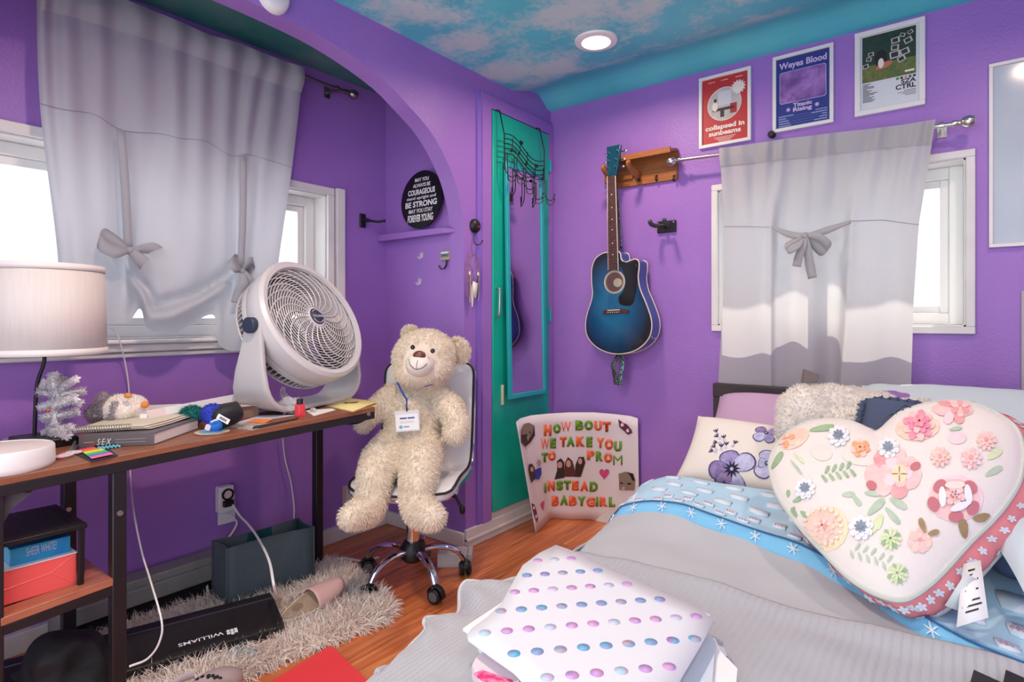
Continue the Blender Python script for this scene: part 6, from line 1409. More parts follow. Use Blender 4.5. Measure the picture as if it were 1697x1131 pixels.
# ================================================================== bed
def ribbed(name, col, wave=300., strength=.35, axis=0, var=None):
    m = mk(name, col, .92, sheen=.15); nt = m.node_tree; N = nt.nodes; L = nt.links; b = N['Principled BSDF']
    t = N.new('ShaderNodeTexCoord'); w = N.new('ShaderNodeTexWave'); w.wave_type = 'BANDS'; w.bands_direction = 'X' if axis == 0 else 'Y'; w.inputs['Scale'].default_value = wave/20; w.inputs['Distortion'].default_value = 1.2; w.inputs['Detail'].default_value = 2; w.inputs['Detail Scale'].default_value = 4
    L.new(t.outputs['Object'], w.inputs['Vector']); bp = N.new('ShaderNodeBump'); bp.inputs['Strength'].default_value = strength; bp.inputs['Distance'].default_value = .004; L.new(w.outputs['Fac'], bp.inputs['Height']); L.new(bp.outputs[0], b.inputs['Normal']); return m
M_hb_ = mk('dark_headboard', (44, 38, 40), .5, var=(8, (60, 52, 54), .3), stretch=(1, 1, 8))
ZB = .50; XB0, XB1 = .985, 2.40
bed = thing('bed', (1.69, -1.1, 0), 'bed with a dark wooden headboard under the right window', 'bed')
hbz = .79
MB().bb((.965, -.135, .0), (2.44, -.095, hbz), M_hb_).bb((.965, -.14, hbz-.06), (2.44, -.09, hbz), M_hb_).build('headboard', bed, bevel=.004)
MB().bb((XB0, -2.12, .12), (XB1, -.14, .27), M_hb_).build('bed_base', bed, bevel=.006)
for x in (XB0+.06, XB1-.06):
    for y in (-.25, -2.0): MB().bb((x-.025, y-.025, 0), (x+.025, y+.025, .12), M_hb_).build('leg', bed)
MB().rbox(((XB0+XB1)/2, -1.13, .335), (XB1-XB0, 1.95, .13), .05, mk('lilac_fitted_sheet', (216, 200, 216), .9)).build('mattress', bed, bevel=.03)
# --- soft height field of the made-up bed
def wr(x, y, s=1.): return .008*mnoise.noise(V((x*4, y*5, .3)))*s+.004*mnoise.noise(V((x*11, y*13, 1.7)))*s
def btop(x, y):
    e = interp([-2.2, -1.5, -1.25, -1.08, -.92, -.5], [.405, .412, .44, .485, .508, .50], y)
    return e+.045*(1-exp(-max(0, x-XB0)/.12))
def sheet(name, mat, x0f, x1, ya, yb, lift, parent=None, nu=60, nv=40, wrk=1., drop=None, th=.006, mat2=None, **k):
    """cloth on the bed between lines ya(x), yb(x); hangs over the left edge"""
    def fn(u, v):
        s = u
        w = lerp(-.34, x1-XB0, s)                       # arc length across, negative part hangs over the edge
        hang = max(0, -w); top = max(0, w)
        x = XB0+top if w >= 0 else XB0-.03*(1-exp(-hang/.05))-.10*hang
        y = lerp(ya(max(x, XB0)), yb(max(x, XB0)), v)
        z = btop(x, y)+lift-.012*exp(-(top/.05)) - (hang*.97)
        if drop: x, y, z = drop(x, y, z, w, v)
        n = wr(x, y, wrk)
        return (x-(n*1.5 if w < 0 else 0), y, z+(n if w >= 0 else 0))
    m = MB().grid(lambda u, v: fn(1-u, v), nu, nv, mat); return m.build(name, parent, solid=th, angle=80, **k)
# light blue patterned sheet: blue fields with white blocks, snowflake strip along its fold
M_ice = mk('ice_blue_cotton', (168, 208, 230), .9, var=(7, (182, 216, 236), .3)); M_icew = mk('ice_white_print', (214, 228, 238), .9); M_sky = mk('bright_sky_cotton', (126, 194, 230), .9); M_navyp = mk('navy_stitch', (60, 96, 140), .9)
bsh = thing('patterned_sheet', (1.4, -1.0, ZB), 'light blue patterned bed sheet folded back below the floral pillows', 'sheet')
yf = lambda x: -1.11-.015*sin(x*7)-.10*sst(1.15, 1.5, x)-.24*sst(1.45, 1.95, x)
def shp(x, y, z, w, v):
    z += .006*sst(.0, .25, v)*(1-sst(.7, 1., v))*exp(-((x-1.1)/.25)**2)+.014*sst(.75, .95, v)*(1-.5*sst(.97, 1, v))
    return x, y, z
def bfn(u, v, lift=0):
    w = lerp(-.16, 1.42, u); top = max(0, w); hang = max(0, -w); x = XB0+top if w >= 0 else XB0-.035*(1-exp(-hang/.04))-.12*hang
    y = lerp(-.83-.06*sst(1.0, 1.25, x), yf(max(x, XB0)), v); z = btop(x, y)+.012-.022*exp(-top/.05)-hang*.95; x, y, z = shp(x, y, z, w, v); n = wr(x, y, 1.3)
    return V((x-(n*2 if w < 0 else 0), y, z+(n if w >= 0 else n*.5)+lift))
MB().grid(lambda u, v: bfn(1-u, lerp(0, .95, v)), 150, 60, M_ice)  .build('upper_field', bsh, solid=.006, angle=80); ufield = bsh.children[-1] if False else [o for o in bpy.data.objects if o.name.startswith('upper_field')][0]
def bstrip(u, v):
    p = bfn(u, lerp(.935, 1.0, v)); d = sst(.0, 1, v); return V((p.x, p.y-.012*d+.012*mnoise.noise(V((p.x*9, 2, 0)))*d, p.z-.022*d+.004))
MB().grid(lambda u, v: bstrip(1-u, v), 80, 8, M_sky).build('snowflake_border', bsh, solid=.004, angle=80); sborder = [o for o in bpy.data.objects if o.name.startswith('snowflake_border')][0]
m = MB(); rgb = random.Random(5)
for row, v0, hgt in ((0, .12, .09), (1, .32, .1), (2, .52, .1), (3, .70, .075), (4, .83, .062)):
    n = 15 if row < 3 else 24
    for i in range(n):
        u0 = (i+.2+.3*(row % 2))/n; du = .55/n
        if rgb.random() < .12: continue
        pts = [(0, .1), (.25, 0), (.7, .05), (1, .12), (.95, .6), (1, .95), (.6, 1), (.15, .93), (.05, .5)]
        vs = [bfn(min(1, u0+du*a), min(.94, v0+hgt*b), .0050) for a, b in pts]; c = bfn(min(1, u0+du*.5), min(.94, v0+hgt*.5), .0050)
        m.add([c]+vs, [(0, 1+(k+1) % len(vs), 1+k) for k in range(len(vs))], M_icew)
        if row >= 3:
            for q in range(3):
                a = u0+du*(.25+.22*q); t0, t1 = bfn(min(1, a), min(.94, v0+hgt*.35), .0055), bfn(min(1, a), min(.94, v0+hgt*.65), .0055); m.tube([t0, t1], .0012, mk('muted_red_print', (196, 150, 160), .9), n=4)
merge(ufield, m.build('white_print', bsh))
m = MB()
for i in range(17):
    c = bstrip((i+.5)/17, .55)+V((0, -.002, .0018)); ex = (bstrip((i+.55)/17, .55)-bstrip((i+.45)/17, .55)).normalized(); ey = (bstrip((i+.5)/17, .3)-bstrip((i+.5)/17, .8)).normalized()
    for k in range(3):
        a = pi*k/3+.3*i; d = (ex*cos(a)+ey*sin(a))*.016; m.tube([c-d, c+d], .0014, M_icew, n=4)
merge(sborder, m.build('snowflake_print', bsh))
MB().tube([bfn(i/60, .95)+V((0, -.004, .004)) for i in range(61)], .0022, M_navyp, n=5).build('stitched_edge', bsh)
# grey flat sheet
M_gs = mk('grey_sheet', (176, 180, 184), .9, var=(5, (184, 187, 191), .25), sheen=.1)
sheet('grey_sheet', M_gs, 0, 2.40, lambda x: yf(x)+.06, lambda x: -1.60, .006, nu=70, nv=36, wrk=1.5, label='smooth grey sheet between the blue patterned sheet and the ribbed blanket', cat='sheet')
# grey ribbed blanket: on the bed and spilled on the floor at left
M_rib = ribbed('ribbed_grey_blanket', (176, 179, 184), 420, .45)
op_ = [(990, 893, .425), (968, 915, .40), (925, 945, .385), (854, 961, .385), (824, 969, .39), (783, 966, .40), (770, 968, .40), (762, 983, .385), (760, 1018, .37), (742, 1025, .37), (709, 1027, .375), (703, 1034, .375), (705, 1047, .365), (681, 1073, .365), (656, 1102, .365), (645, 1120, .36), (662, 1112, .37), (690, 1108, .375), (714, 1114, .375), (732, 1127, .37), (745, 1160, .36), (770, 1230, .35)]
OUT = catmull([onz(a, b, c) for a, b, c in op_], 6); NO = len(OUT)
def inn(i):
    u = i/(NO-1); o = OUT[i]; y = lerp(-1.405, -2.30, u**.9); x = XB0+.03; return V((x, y, btop(x, y)+.012))
def blan(u, v):
    i = min(int(u*(NO-1)), NO-2); f = u*(NO-1)-i; o = lerp(OUT[i], OUT[i+1], f); b = lerp(inn(i), inn(i+1), f)
    if v < .5:
        k = v/.5; p = lerp(o, b, k); zz = lerp(o.z, b.z, sin(pi/2*k)**.9)
        p.z = zz+.012*sin(pi*k)*mnoise.noise(V((p.x*6, p.y*7, .7)))+.004*sin(u*60)*sin(pi*k)
        return p
    k = (v-.5)/.5; x = lerp(b.x, 2.42, k); y = b.y-.02*k-.035*sin(k*5)*exp(-u*6); z = btop(x, y)+.012+.008*sst(0, .1, k)+wr(x, y, 1.6)*sst(0, .08, k)+.012*exp(-((y+1.43)/.03)**2)*0
    # soft roll along the top edge and a few wrinkles
    z += .010*exp(-((u-.02)/.03)**2)+.006*sin(6*x+9*y)*exp(-((x-1.35)/.25)**2)
    return V((x, y, z))
rb = thing('ribbed_blanket', (1.0, -1.8, 0), 'pale grey ribbed blanket over the foot of the bed, spilling onto the wood floor', 'blanket')
MB().grid(blan, 140, 100, M_rib).build('cloth', rb, solid=.007, angle=80)
MB().tube([blan(i/160, .0)+V((0, 0, .003)) for i in range(161)], .0055, mk('blanket_hem', (196, 196, 200), .95, bump=(200, .5)), n=7).build('hem', rb)
# lilac cushion under it
pq = onz(700, 1140, .335); vv, ff = blob([('e', pq+V((.03, -.02, -.01)), (.10, .12, .05)), ('e', pq+V((.0, .03, .0)), (.07, .07, .045))], .012, 5)
MB().add(vv, ff, mk('pale_lilac_cotton', (220, 204, 220), .9)).build('lilac_cushion', label='pale lilac cushion peeking from under the hem of the ribbed blanket', cat='cushion')
# ------------------------------------------------------------------ pillows
def pillow_fn(w, h, d, p=2.6):
    def f(a, b):                     # a,b in -1..1 -> local point of the front, half thickness
        k = max(0, (1-abs(a)**p))*max(0, (1-abs(b)**p)); pin = 1-.05*(1-abs(a)**2)*0
        x = a*w/2*(1-.06*(1-b*b)*0-.05*(abs(a))*(1-b*b)); y = b*h/2*(1-.07*abs(b)*(1-a*a)); return x, y, d/2*k**.42
    return f
def pillow(name, M, w, h, d, mat, label, wrk=.004, parent=None, seed=0, cat='pillow', as_part=None):
    f = pillow_fn(w, h, d); m = MB(); n = 26
    def fr(u, v, s=1):
        a, b = 2*u-1, 2*v-1; x, y, z = f(a, b); q = mnoise.noise(V((x*9+seed, y*9, s)))*wrk*min(1, z/.02); return (x, y, s*(z+q))
    m.grid(lambda u, v: fr(u, v, 1), n, n, mat, M); m.grid(lambda u, v: fr(1-u, v, -1), n, n, mat, M)
    if as_part: return m.build(as_part, parent, angle=80), fr
    o = m.build(name, label=label, cat=cat, angle=80); return o, fr
# mauve bed pillows against the headboard
M_mauve = mk('mauve_pillowcase', (192, 160, 192), .9, bump=(30, .25, .004)); M_blg = mk('pale_blue_grey_pillowcase', (196, 210, 216), .9, bump=(25, .25, .004))
pm = at(1300, 705, 2.16); Mm_ = frame(pm+V((.0, .04, -.05)), (1, 0, .02), (0, .75, .55)); pillow('bed_pillow', Mm_, .60, .40, .20, M_mauve, 'mauve bed pillow leaning on the dark headboard', .012, seed=3)
pg2 = at(1640, 690, 1.72); Mg_ = frame(pg2+V((.03, .10, -.075)), (1, .02, -.02), (0, .85, .42)); pillow('bed_pillow', Mg_, .78, .48, .17, M_blg, 'pale blue grey bed pillow at the right side of the headboard', .012, seed=8)
# purple cloth peeking out
vv, ff = blob([('e', at(1487, 659, 2.02), (.09, .04, .024)), ('e', at(1503, 661, 1.98), (.06, .05, .02))], .008, 4); MB().add(vv, ff, mk('purple_cotton', (150, 104, 176), .9)).build('purple_cloth', label='strip of purple cloth between the fluffy throw and the window curtain', cat='cloth')
# brown corner sticking up behind the throw
m = MB(); a, b, c, d = at(1330, 636, 2.30), at(1356, 634, 2.26), at(1359, 620, 2.26), at(1334, 612, 2.30); m.add([a, b, c, d]+[p+FW*.02 for p in (a, b, c, d)], [(0, 1, 2, 3), (7, 6, 5, 4), (0, 4, 5, 1), (1, 5, 6, 2), (2, 6, 7, 3), (3, 7, 4, 0)], mk('taupe_cloth', (124, 114, 112), .9)); m.build('taupe_strap', label='short taupe cloth strap standing up behind the fluffy throw at the curtain foot', cat='strap', bevel=.004)
# fluffy cream throw
fl = thing('fluffy_throw', at(1355, 690, 2.0), 'bunched cream fluffy throw in front of the headboard', 'throw')
vv, ff = blob([('e', at(1340, 690, 1.86), (.095, .09, .10)), ('e', at(1372, 672, 1.86), (.09, .08, .065)), ('e', at(1412, 672, 1.84), (.09, .08, .055)), ('e', at(1450, 684, 1.80), (.10, .08, .06)), ('e', at(1312, 708, 1.86), (.045, .07, .07)), ('e', at(1500, 690, 1.78), (.10, .07, .055)), ('e', at(1380, 715, 1.82), (.16, .09, .09))], .011, 5)
vv = [V(p)+V((0, 0, 1))*mnoise.noise(V(p)*16)*.012 for p in vv]
M_fl = [mk('throw_cream', (232, 226, 216), .95, sheen=.3), mk('throw_grey', (220, 212, 202), .95, sheen=.3)]
m = MB().add(vv, ff, M_fl[0]); tufts(m, vv, ff, M_fl, 11000, .011, .0011, .2, .6, 31, comb=lambda p, n: V((mnoise.noise(p*14), mnoise.noise(p*14+V((4, 0, 0))), 0))*1.4); m.build('pile', fl)
# navy ruffled cushion
M_nv = mk('navy_denim_cotton', (72, 84, 112), .9, bump=(50, .3)); nv = thing('ruffled_cushion', at(1470, 715, 1.72), 'dark slate blue ruffled cushion between the heart pillow and the fluffy throw', 'cushion')
Mn_ = frame(at(1512, 724, 1.62), (1, 0, -.1), (0, .6, .6)); pillow('', Mn_, .26, .22, .11, M_nv, '', .006, parent=nv, as_part='cushion_body')
m = MB(); rgn = random.Random(9)
for i in range(46):
    a = 2*pi*i/46; c = Mn_ @ V((.125*max(-1, min(1, 1.25*cos(a))), .105*max(-1, min(1, 1.25*sin(a))), .004)); o = (Mn_.to_3x3() @ V((cos(a), sin(a), .5))).normalized(); t = (Mn_.to_3x3() @ V((-sin(a), cos(a), 0))).normalized(); k = .016*(.7+.5*rgn.random())
    m.add([c-t*.009, c+t*.009, c+t*.013+o*k+V((0, 0, .004)), c+o*k*1.15-V((0, 0, .004)), c-t*.013+o*k], [(0, 1, 2, 3, 4)], M_nv)
m.build('ruffle', nv, solid=.002, angle=80)
for px, py in ((1462, 700), (1474, 694), (1484, 686), (1500, 690), (1524, 684), (1540, 682), (1468, 712)):
    c = at(px, py, 1.585); mm = MB(); ribbon(mm, [c, c+V((.014, 0, .02)), c+V((.03, -.01, .026)), c+V((.036, -.012, .008))], [.006, .016, .014, .003], V((.5, -.6, .5)), M_nv); mm.build('ruffle_tie', nv, solid=.001)
# floral lumbar pillow
P_TL, P_BL, P_TR = at(1158, 690, 2.20), at(1124, 803, 2.03), at(1345, 716, 1.95)
ex_ = (P_TR-P_TL).normalized(); ey_ = (P_TL-P_BL); hP = ey_.length; wP = .52
Mf_ = frame(P_BL+ey_*.5+ex_*(wP/2-.012), ex_, ey_)
M_lin2 = mk('natural_linen', (228, 222, 212), .92, bump=(260, .35)); fpil = thing('floral_pillow', P_BL, 'white rectangular pillow with purple pansies leaning left of the heart pillow', 'pillow')
body_, ffn = pillow('', Mf_, wP, hP, .14, M_lin2, '', .004, parent=fpil, as_part='pillow_body')
MFi = Mf_.inverted()
def onplane(px, py, M):
    Mi = M.inverted(); o = Mi @ CAM; d = Mi.to_3x3() @ ray(px, py); t = -o.z/d.z; p = o+d*t; return p.x, p.y
def fsurf(x, y, lift=.0015):
    a, b = 2*x/wP, 2*y/hP
    for _ in range(3):
        q = ffn((a+1)/2, (b+1)/2); a += (x-q[0])*2/wP; b += (y-q[1])*2/hP; a = max(-.98, min(.98, a)); b = max(-.98, min(.98, b))
    q = ffn((a+1)/2, (b+1)/2); return Mf_ @ V((q[0], q[1], q[2]+lift))
def patch(m, poly, mat, surf, lift, rings=(0, .5, 1)):
    """polygon draped over a surface with a centre fan"""
    cx = sum(p[0] for p in poly)/len(poly); cy = sum(p[1] for p in poly)/len(poly); n = len(poly); vs = [surf(cx, cy, lift)]; fs = []
    for r in rings[1:]: vs += [surf(cx+(p[0]-cx)*r, cy+(p[1]-cy)*r, lift) for p in poly]
    for i in range(n): fs.append((0, 1+i, 1+(i+1) % n))
    for k in range(len(rings)-2):
        for i in range(n): fs.append((1+k*n+i, 1+(k+1)*n+i, 1+(k+1)*n+(i+1) % n, 1+k*n+(i+1) % n))
    m.add(vs, fs, mat)
def petal(cx, cy, a, r0, r1, w, n=12):
    o = []
    for i in range(n):
        t = 2*pi*i/n; u = (1-cos(t))/2; L = r0+(r1-r0)*u; s_ = sin(t)*w*(.55+.45*u); o.append((cx+L*cos(a)-s_*sin(a), cy+L*sin(a)+s_*cos(a)))
    return o
Mfs = Mf_ @ Matrix.Translation((0, 0, .055))
def fpx(X, Y): return onplane(1100+X/5.142, 660+Y/5.142, Mfs)      # from a detail crop of the photo
M_pur = [mk('pansy_violet', (134, 122, 176), .9, var=(60, (176, 168, 206), .2)), mk('pansy_lilac', (168, 166, 210), .9, var=(60, (206, 206, 230), .2)), mk('pansy_edge', (84, 70, 124), .9), mk('pansy_dark', (38, 32, 58), .9), mk('pansy_mauve', (166, 142, 176), .9, var=(60, (120, 104, 160), .2))]
sx_ = wP/ (onplane(1345, 716, Mf_)[0]-onplane(1158, 690, Mf_)[0])
kf = abs(fpx(700, 620)[0]-fpx(500, 620)[0])/200
m = MB()
def pansy(cx, cy, R, petals, dark=.3):
    c = fpx(cx, cy)
    for i, (a, s_, w, mi) in enumerate(petals):
        patch(m, petal(c[0], c[1], a, R*kf*.05, R*kf*s_, R*kf*w, 16), M_pur[2], fsurf, .0015+.0004*i); patch(m, petal(c[0], c[1], a, R*kf*.05, R*kf*s_*.93, R*kf*w*.9, 16), M_pur[mi], fsurf, .0019+.0004*i)
    st = [(c[0]+R*kf*(dark if i % 2 else dark*.45)*cos(2*pi*i/22), c[1]+R*kf*(dark if i % 2 else dark*.45)*sin(2*pi*i/22)) for i in range(22)]; patch(m, st, M_pur[3], fsurf, .0046)
    patch(m, [(c[0]+R*kf*.07*cos(t), c[1]+R*kf*.07*sin(t)) for t in [2*pi*i/10 for i in range(10)]], M_pur[1], fsurf, .0052)
pansy(585, 620, 230, [(2.0, .85, .5, 0), (.75, 1.0, .5, 1), (3.3, .95, .45, 4), (5.1, 1.05, .5, 1), (4.2, .98, .42, 4)], .36)
pansy(880, 318, 125, [(2.6, .95, .5, 4), (.6, 1.0, .5, 0), (4.0, 1.05, .55, 1), (5.3, 1.0, .45, 0)], .2)
pansy(890, 580, 130, [(1.9, 1.1, .6, 1), (4.4, 1.15, .7, 1), (.3, .8, .5, 0), (3.2, .6, .5, 1)], .25)
for (X, Y, a) in ((455, 300, 2.2), (470, 345, 2.6), (465, 395, 3.2), (520, 360, 2.0), (430, 470, 3.0), (540, 425, 1.8), (610, 415, 1.4), (500, 440, 1.9), (445, 440, 2.5)):
    c = fpx(X, Y)
    for k in (-.5, 0, .5): patch(m, petal(c[0], c[1], a+k, 0, 48*kf, 7*kf, 8), M_pur[3 if k else 2], fsurf, .002)
    patch(m, petal(c[0], c[1], a+3.0, 0, 40*kf, 16*kf, 10), M_pur[1], fsurf, .0017)
merge(body_, m.build('pansy_print', fpil, angle=80))
# ------------------------------------------------------------------ heart pillow
hT = at(1480, 1000, 1.12); hN = at(1448, 752, 1.47); hL = at(1280, 790, 1.50); hR = at(1695, 790, 1.22)
exh = (hR-hL).normalized(); MH = frame((hT+hN)/2, exh, hN-hT)
if (MH.to_3x3() @ V((0, 0, 1))).z < 0: MH = frame((hT+hN)/2, exh, -(hN-hT))
hsy = 1 if (MH.to_3x3() @ V((0, 1, 0))).dot(hN-hT) > 0 else -1
def h4(X, Y): return onplane(1250+X/2.694, 640+Y/2.694, MH)
ho = [(540, 208), (572, 192), (600, 165), (650, 122), (720, 95), (800, 76), (880, 70), (950, 75), (1040, 104), (1120, 148), (1172, 195), (1196, 260), (1200, 330), (1182, 430), (1122, 530), (1052, 612), (980, 680), (905, 762), (832, 842), (765, 902), (700, 945), (640, 958), (560, 938), (480, 898), (400, 838), (300, 735), (220, 650), (150, 560), (100, 480), (76, 400), (70, 340), (92, 280), (135, 225), (200, 178), (280, 154), (370, 152), (440, 164), (500, 190)]
HO = [(p.x, p.y) for p in catmull([(*h4(*q), 0) for q in ho], 3, closed=True)]
area = sum(HO[i][0]*HO[(i+1) % len(HO)][1]-HO[(i+1) % len(HO)][0]*HO[i][1] for i in range(len(HO)))
if area < 0: HO = HO[::-1]
hc = h4(620, 500); NHO = len(HO); ANG = [(atan2(y-hc[1], x-hc[0]), hypot(x-hc[0], y-hc[1])) for x, y in HO]
def hrad(a):
    best = None
    for i in range(NHO):
        a0, r0 = ANG[i]; a1, r1 = ANG[(i+1) % NHO]; d = (a1-a0+pi) % (2*pi)-pi; e = (a-a0+pi) % (2*pi)-pi
        if d != 0 and 0 <= e/d <= 1:
            # chord intersection
            x0, y0 = HO[i]; x1, y1 = HO[(i+1) % NHO]; ca, sa = cos(a), sin(a); den = (x1-x0)*sa-(y1-y0)*ca
            if abs(den) < 1e-9: return r0
            t = ((hc[0]-x0)*sa-(hc[1]-y0)*ca)/den; r = hypot(x0+(x1-x0)*t-hc[0], y0+(y1-y0)*t-hc[1]); best = r if best is None else max(best, r)
    return best or .2
HD = .062
def hz(f): return HD*(1-f**2.6)**.75 if f < 1 else 0
def hsurf(x, y, lift=.0015):
    d = hypot(x-hc[0], y-hc[1]); f = min(1, d/hrad(atan2(y-hc[1], x-hc[0]))) if d > 1e-6 else 0
    return MH @ V((x, y, hz(f)+.003*mnoise.noise(V((x*12, y*12, 0)))*(1-f)+lift))
hp = thing('heart_pillow', hT, 'large heart-shaped pillow with a white flowered front and a pink starry side, on the bed', 'pillow')
M_hw = mk('heart_linen', (234, 228, 222), .92, bump=(300, .3)); M_pk = mk('coral_pink_cotton', (228, 138, 142), .9, bump=(60, .3)); M_pipe = mk('pale_sage_piping', (200, 206, 198), .8)
fac = [.0, .2, .4, .55, .7, .8, .87, .93, .97, 1.0]; m = MB(); vs = [hsurf(hc[0], hc[1], 0)]; fs = []
for f_ in fac[1:]: vs += [MH @ V((hc[0]+(x-hc[0])*f_, hc[1]+(y-hc[1])*f_, hz(f_)+.003*mnoise.noise(V(((hc[0]+(x-hc[0])*f_)*12, (hc[1]+(y-hc[1])*f_)*12, 0)))*(1-f_))) for x, y in HO]
for i in range(NHO): fs.append((0, 1+i, 1+(i+1) % NHO))
for k in range(len(fac)-2):
    for i in range(NHO): fs.append((1+k*NHO+i, 1+(k+1)*NHO+i, 1+(k+1)*NHO+(i+1) % NHO, 1+k*NHO+(i+1) % NHO))
m.add(vs, fs, M_hw); hfront = m.build('front', hp, angle=80)
# pink gusset: slides back and toward the lower right as the pillow slumps
SH = V(h4(760, 760))-V(h4(700, 700)) if False else None
off = MH.to_3x3().inverted() @ (RT*.045+V((0, 0, .004)))
gs = lambda u: (u*NHO) % NHO
def gus(u, v):
    i = int(gs(u)) % NHO; f_ = gs(u)-int(gs(u)); x = lerp(HO[i][0], HO[(i+1) % NHO][0], f_); y = lerp(HO[i][1], HO[(i+1) % NHO][1], f_); n = V((x-hc[0], y-hc[1], 0)).normalized()
    return MH @ (V((x, y, 0))+V((off.x*v, off.y*v, -.062*v))+n*(.016*sin(pi*v)+.004*sin(u*150)*sin(pi*v)))
m = MB().grid(gus, NHO, 9, M_pk, cu=True); hgus = m.build('gusset', hp, angle=80)
MB().add([gus(i/NHO, 1) for i in range(NHO)]+[MH @ (V((hc[0]+off.x, hc[1]+off.y, -.09)))], [(NHO, (i+1) % NHO, i) for i in range(NHO)], M_pk).build('back', hp, angle=80)
for v_ in (0, 1): MB().tube([gus(i/NHO, v_) for i in range(NHO)], .0055, M_pipe, n=7, closed=True).build('piping', hp)
m = MB(); rgh = random.Random(4); ng = 64
for i in range(ng):
    for vv_ in (.25, .7):
        u = (i+(.5 if vv_ > .5 else 0)+rgh.uniform(-.1, .1))/ng; c = gus(u, vv_); e1 = (gus(u+.002, vv_)-c).normalized(); e2 = (gus(u, vv_+.05)-c).normalized(); n = e1.cross(e2).normalized(); inw = MH @ V((hc[0], hc[1], -.05))-c
        if n.dot(inw) > 0: n = -n
        c = c+n*.0025; ph = rgh.random()*6
        for k in range(5):
            a = ph+2*pi*k/5; d = e1*cos(a)+e2*sin(a); t = e1*-sin(a)+e2*cos(a); m.add([c, c+d*.005+t*.0032, c+d*.0095+t*.002, c+d*.0095-t*.002, c+d*.005-t*.0032], [(0, 1, 2, 3, 4)], M_icew)
merge(hgus, m.build('white_blossom_print', hp, angle=80))
# painted and sewn flowers of the front
kh = hypot(h4(700, 500)[0]-h4(600, 500)[0], h4(700, 500)[1]-h4(600, 500)[1])/100
kv = hypot(h4(600, 600)[0]-h4(600, 500)[0], h4(600, 600)[1]-h4(600, 500)[1])/100
HM = {k: mk('bloom_'+k, c, .9, **({'var': (45, v, .25)} if v else {})) for k, c, v in (('pink', (242, 190, 188), (246, 214, 210)), ('deep', (230, 150, 154), (240, 184, 184)), ('rose', (200, 122, 130), None), ('hot', (238, 120, 164), (244, 176, 190)), ('peach', (246, 200, 178), (246, 222, 206)), ('orange', (242, 164, 120), (246, 190, 150)), ('cream', (240, 218, 176), (244, 230, 200)), ('sage', (166, 192, 166), (196, 212, 192)), ('leaf', (138, 176, 132), (170, 198, 160)), ('slate', (112, 128, 144), (150, 164, 178)), ('white', (236, 238, 242), None), ('gold', (178, 152, 112), (150, 128, 92)), ('lime', (206, 222, 168), (222, 232, 196)), ('lilac', (240, 206, 214), (246, 222, 226)), ('haze', (240, 222, 214), (238, 226, 220)))}
def h5(X, Y):
    z = .04; p = (0, 0)
    for _ in range(5):
        p = onplane(1250+X/2.694, 640+Y/2.694, MH @ Matrix.Translation((0, 0, z))); d = hypot(p[0]-hc[0], p[1]-hc[1]); z = .5*z+.5*hz(min(.999, d/hrad(atan2(p[1]-hc[1], p[0]-hc[0]))))
    d = hypot(p[0]-hc[0], p[1]-hc[1]); q = d/hrad(atan2(p[1]-hc[1], p[0]-hc[0]))
    if q > .985: p = (hc[0]+(p[0]-hc[0])*.985/q, hc[1]+(p[1]-hc[1])*.985/q)
    return p
def hpoly(L, mat, lift): patch(mh, [h5(*p) for p in L], HM[mat], hsurf, lift)
def hell(X, Y, a, b, mat, lift, rot=0, n=14): hpoly([(X+a*cos(t)*cos(rot)-b*sin(t)*sin(rot), Y+a*cos(t)*sin(rot)+b*sin(t)*cos(rot)) for t in [2*pi*i/n for i in range(n)]], mat, lift)
def hpet(X, Y, n, r, w, mats, lift, ph=0, r0=.15):
    for i in range(n): hpoly([(X+q[0], Y+q[1]) for q in petal(0, 0, ph+2*pi*i/n, r*r0, r, w, 10)], mats[i % len(mats)], lift+.0002*(i % 3))
def hleaf(X, Y, a, L, w, mat, lift=.002): hpoly([(X+q[0], Y+q[1]) for q in petal(0, 0, a, 0, L, w, 10)], mat, lift)
mh = MB()
# washes
hell(180, 235, 70, 42, 'peach', .0016, -.5); hell(730, 190, 100, 60, 'peach', .0016, -.1); hell(620, 400, 130, 85, 'pink', .0016); hell(320, 640, 100, 105, 'cream', .0016, .6); hell(900, 505, 125, 105, 'lilac', .0016); hell(740, 700, 55, 48, 'peach', .0016); hell(885, 105, 95, 38, 'pink', .0016, .05); hell(470, 320, 80, 40, 'haze', .0016, .2); hell(300, 300, 50, 36, 'haze', .0016, .3); hell(905, 235, 42, 30, 'lilac', .0016)
# big painted pink bloom
hpet(625, 395, 7, 120, 48, ['pink', 'deep', 'pink'], .0021, .4); hpet(635, 390, 6, 75, 34, ['lilac', 'pink'], .0028, .1); hell(650, 400, 34, 40, 'cream', .0034); hell(720, 365, 26, 18, 'rose', .0031, -.6); hell(525, 450, 26, 20, 'rose', .0031, .6)
for i in range(12): hleaf(650, 402, 2*pi*i/12, 36, 4, 'gold' if i % 3 == 0 else 'cream', .0038)
# hot pink sewn flower
hpet(735, 182, 9, 74, 22, ['pink', 'hot'], .004, 0); hpet(738, 175, 8, 52, 18, ['hot', 'hot', 'pink'], .0075, .3); hpet(740, 172, 6, 30, 14, ['hot', 'deep'], .011, .1)
hpet(890, 100, 7, 80, 28, ['pink', 'deep', 'lilac'], .0024, .2); hpet(920, 98, 6, 46, 18, ['deep', 'pink'], .0035, .5)
# orange
hpet(145, 238, 6, 40, 14, ['orange', 'peach'], .003, -.4); hpet(475, 285, 7, 44, 18, ['orange', 'peach'], .004, .2); hpet(475, 285, 5, 24, 12, ['orange'], .007, .7)
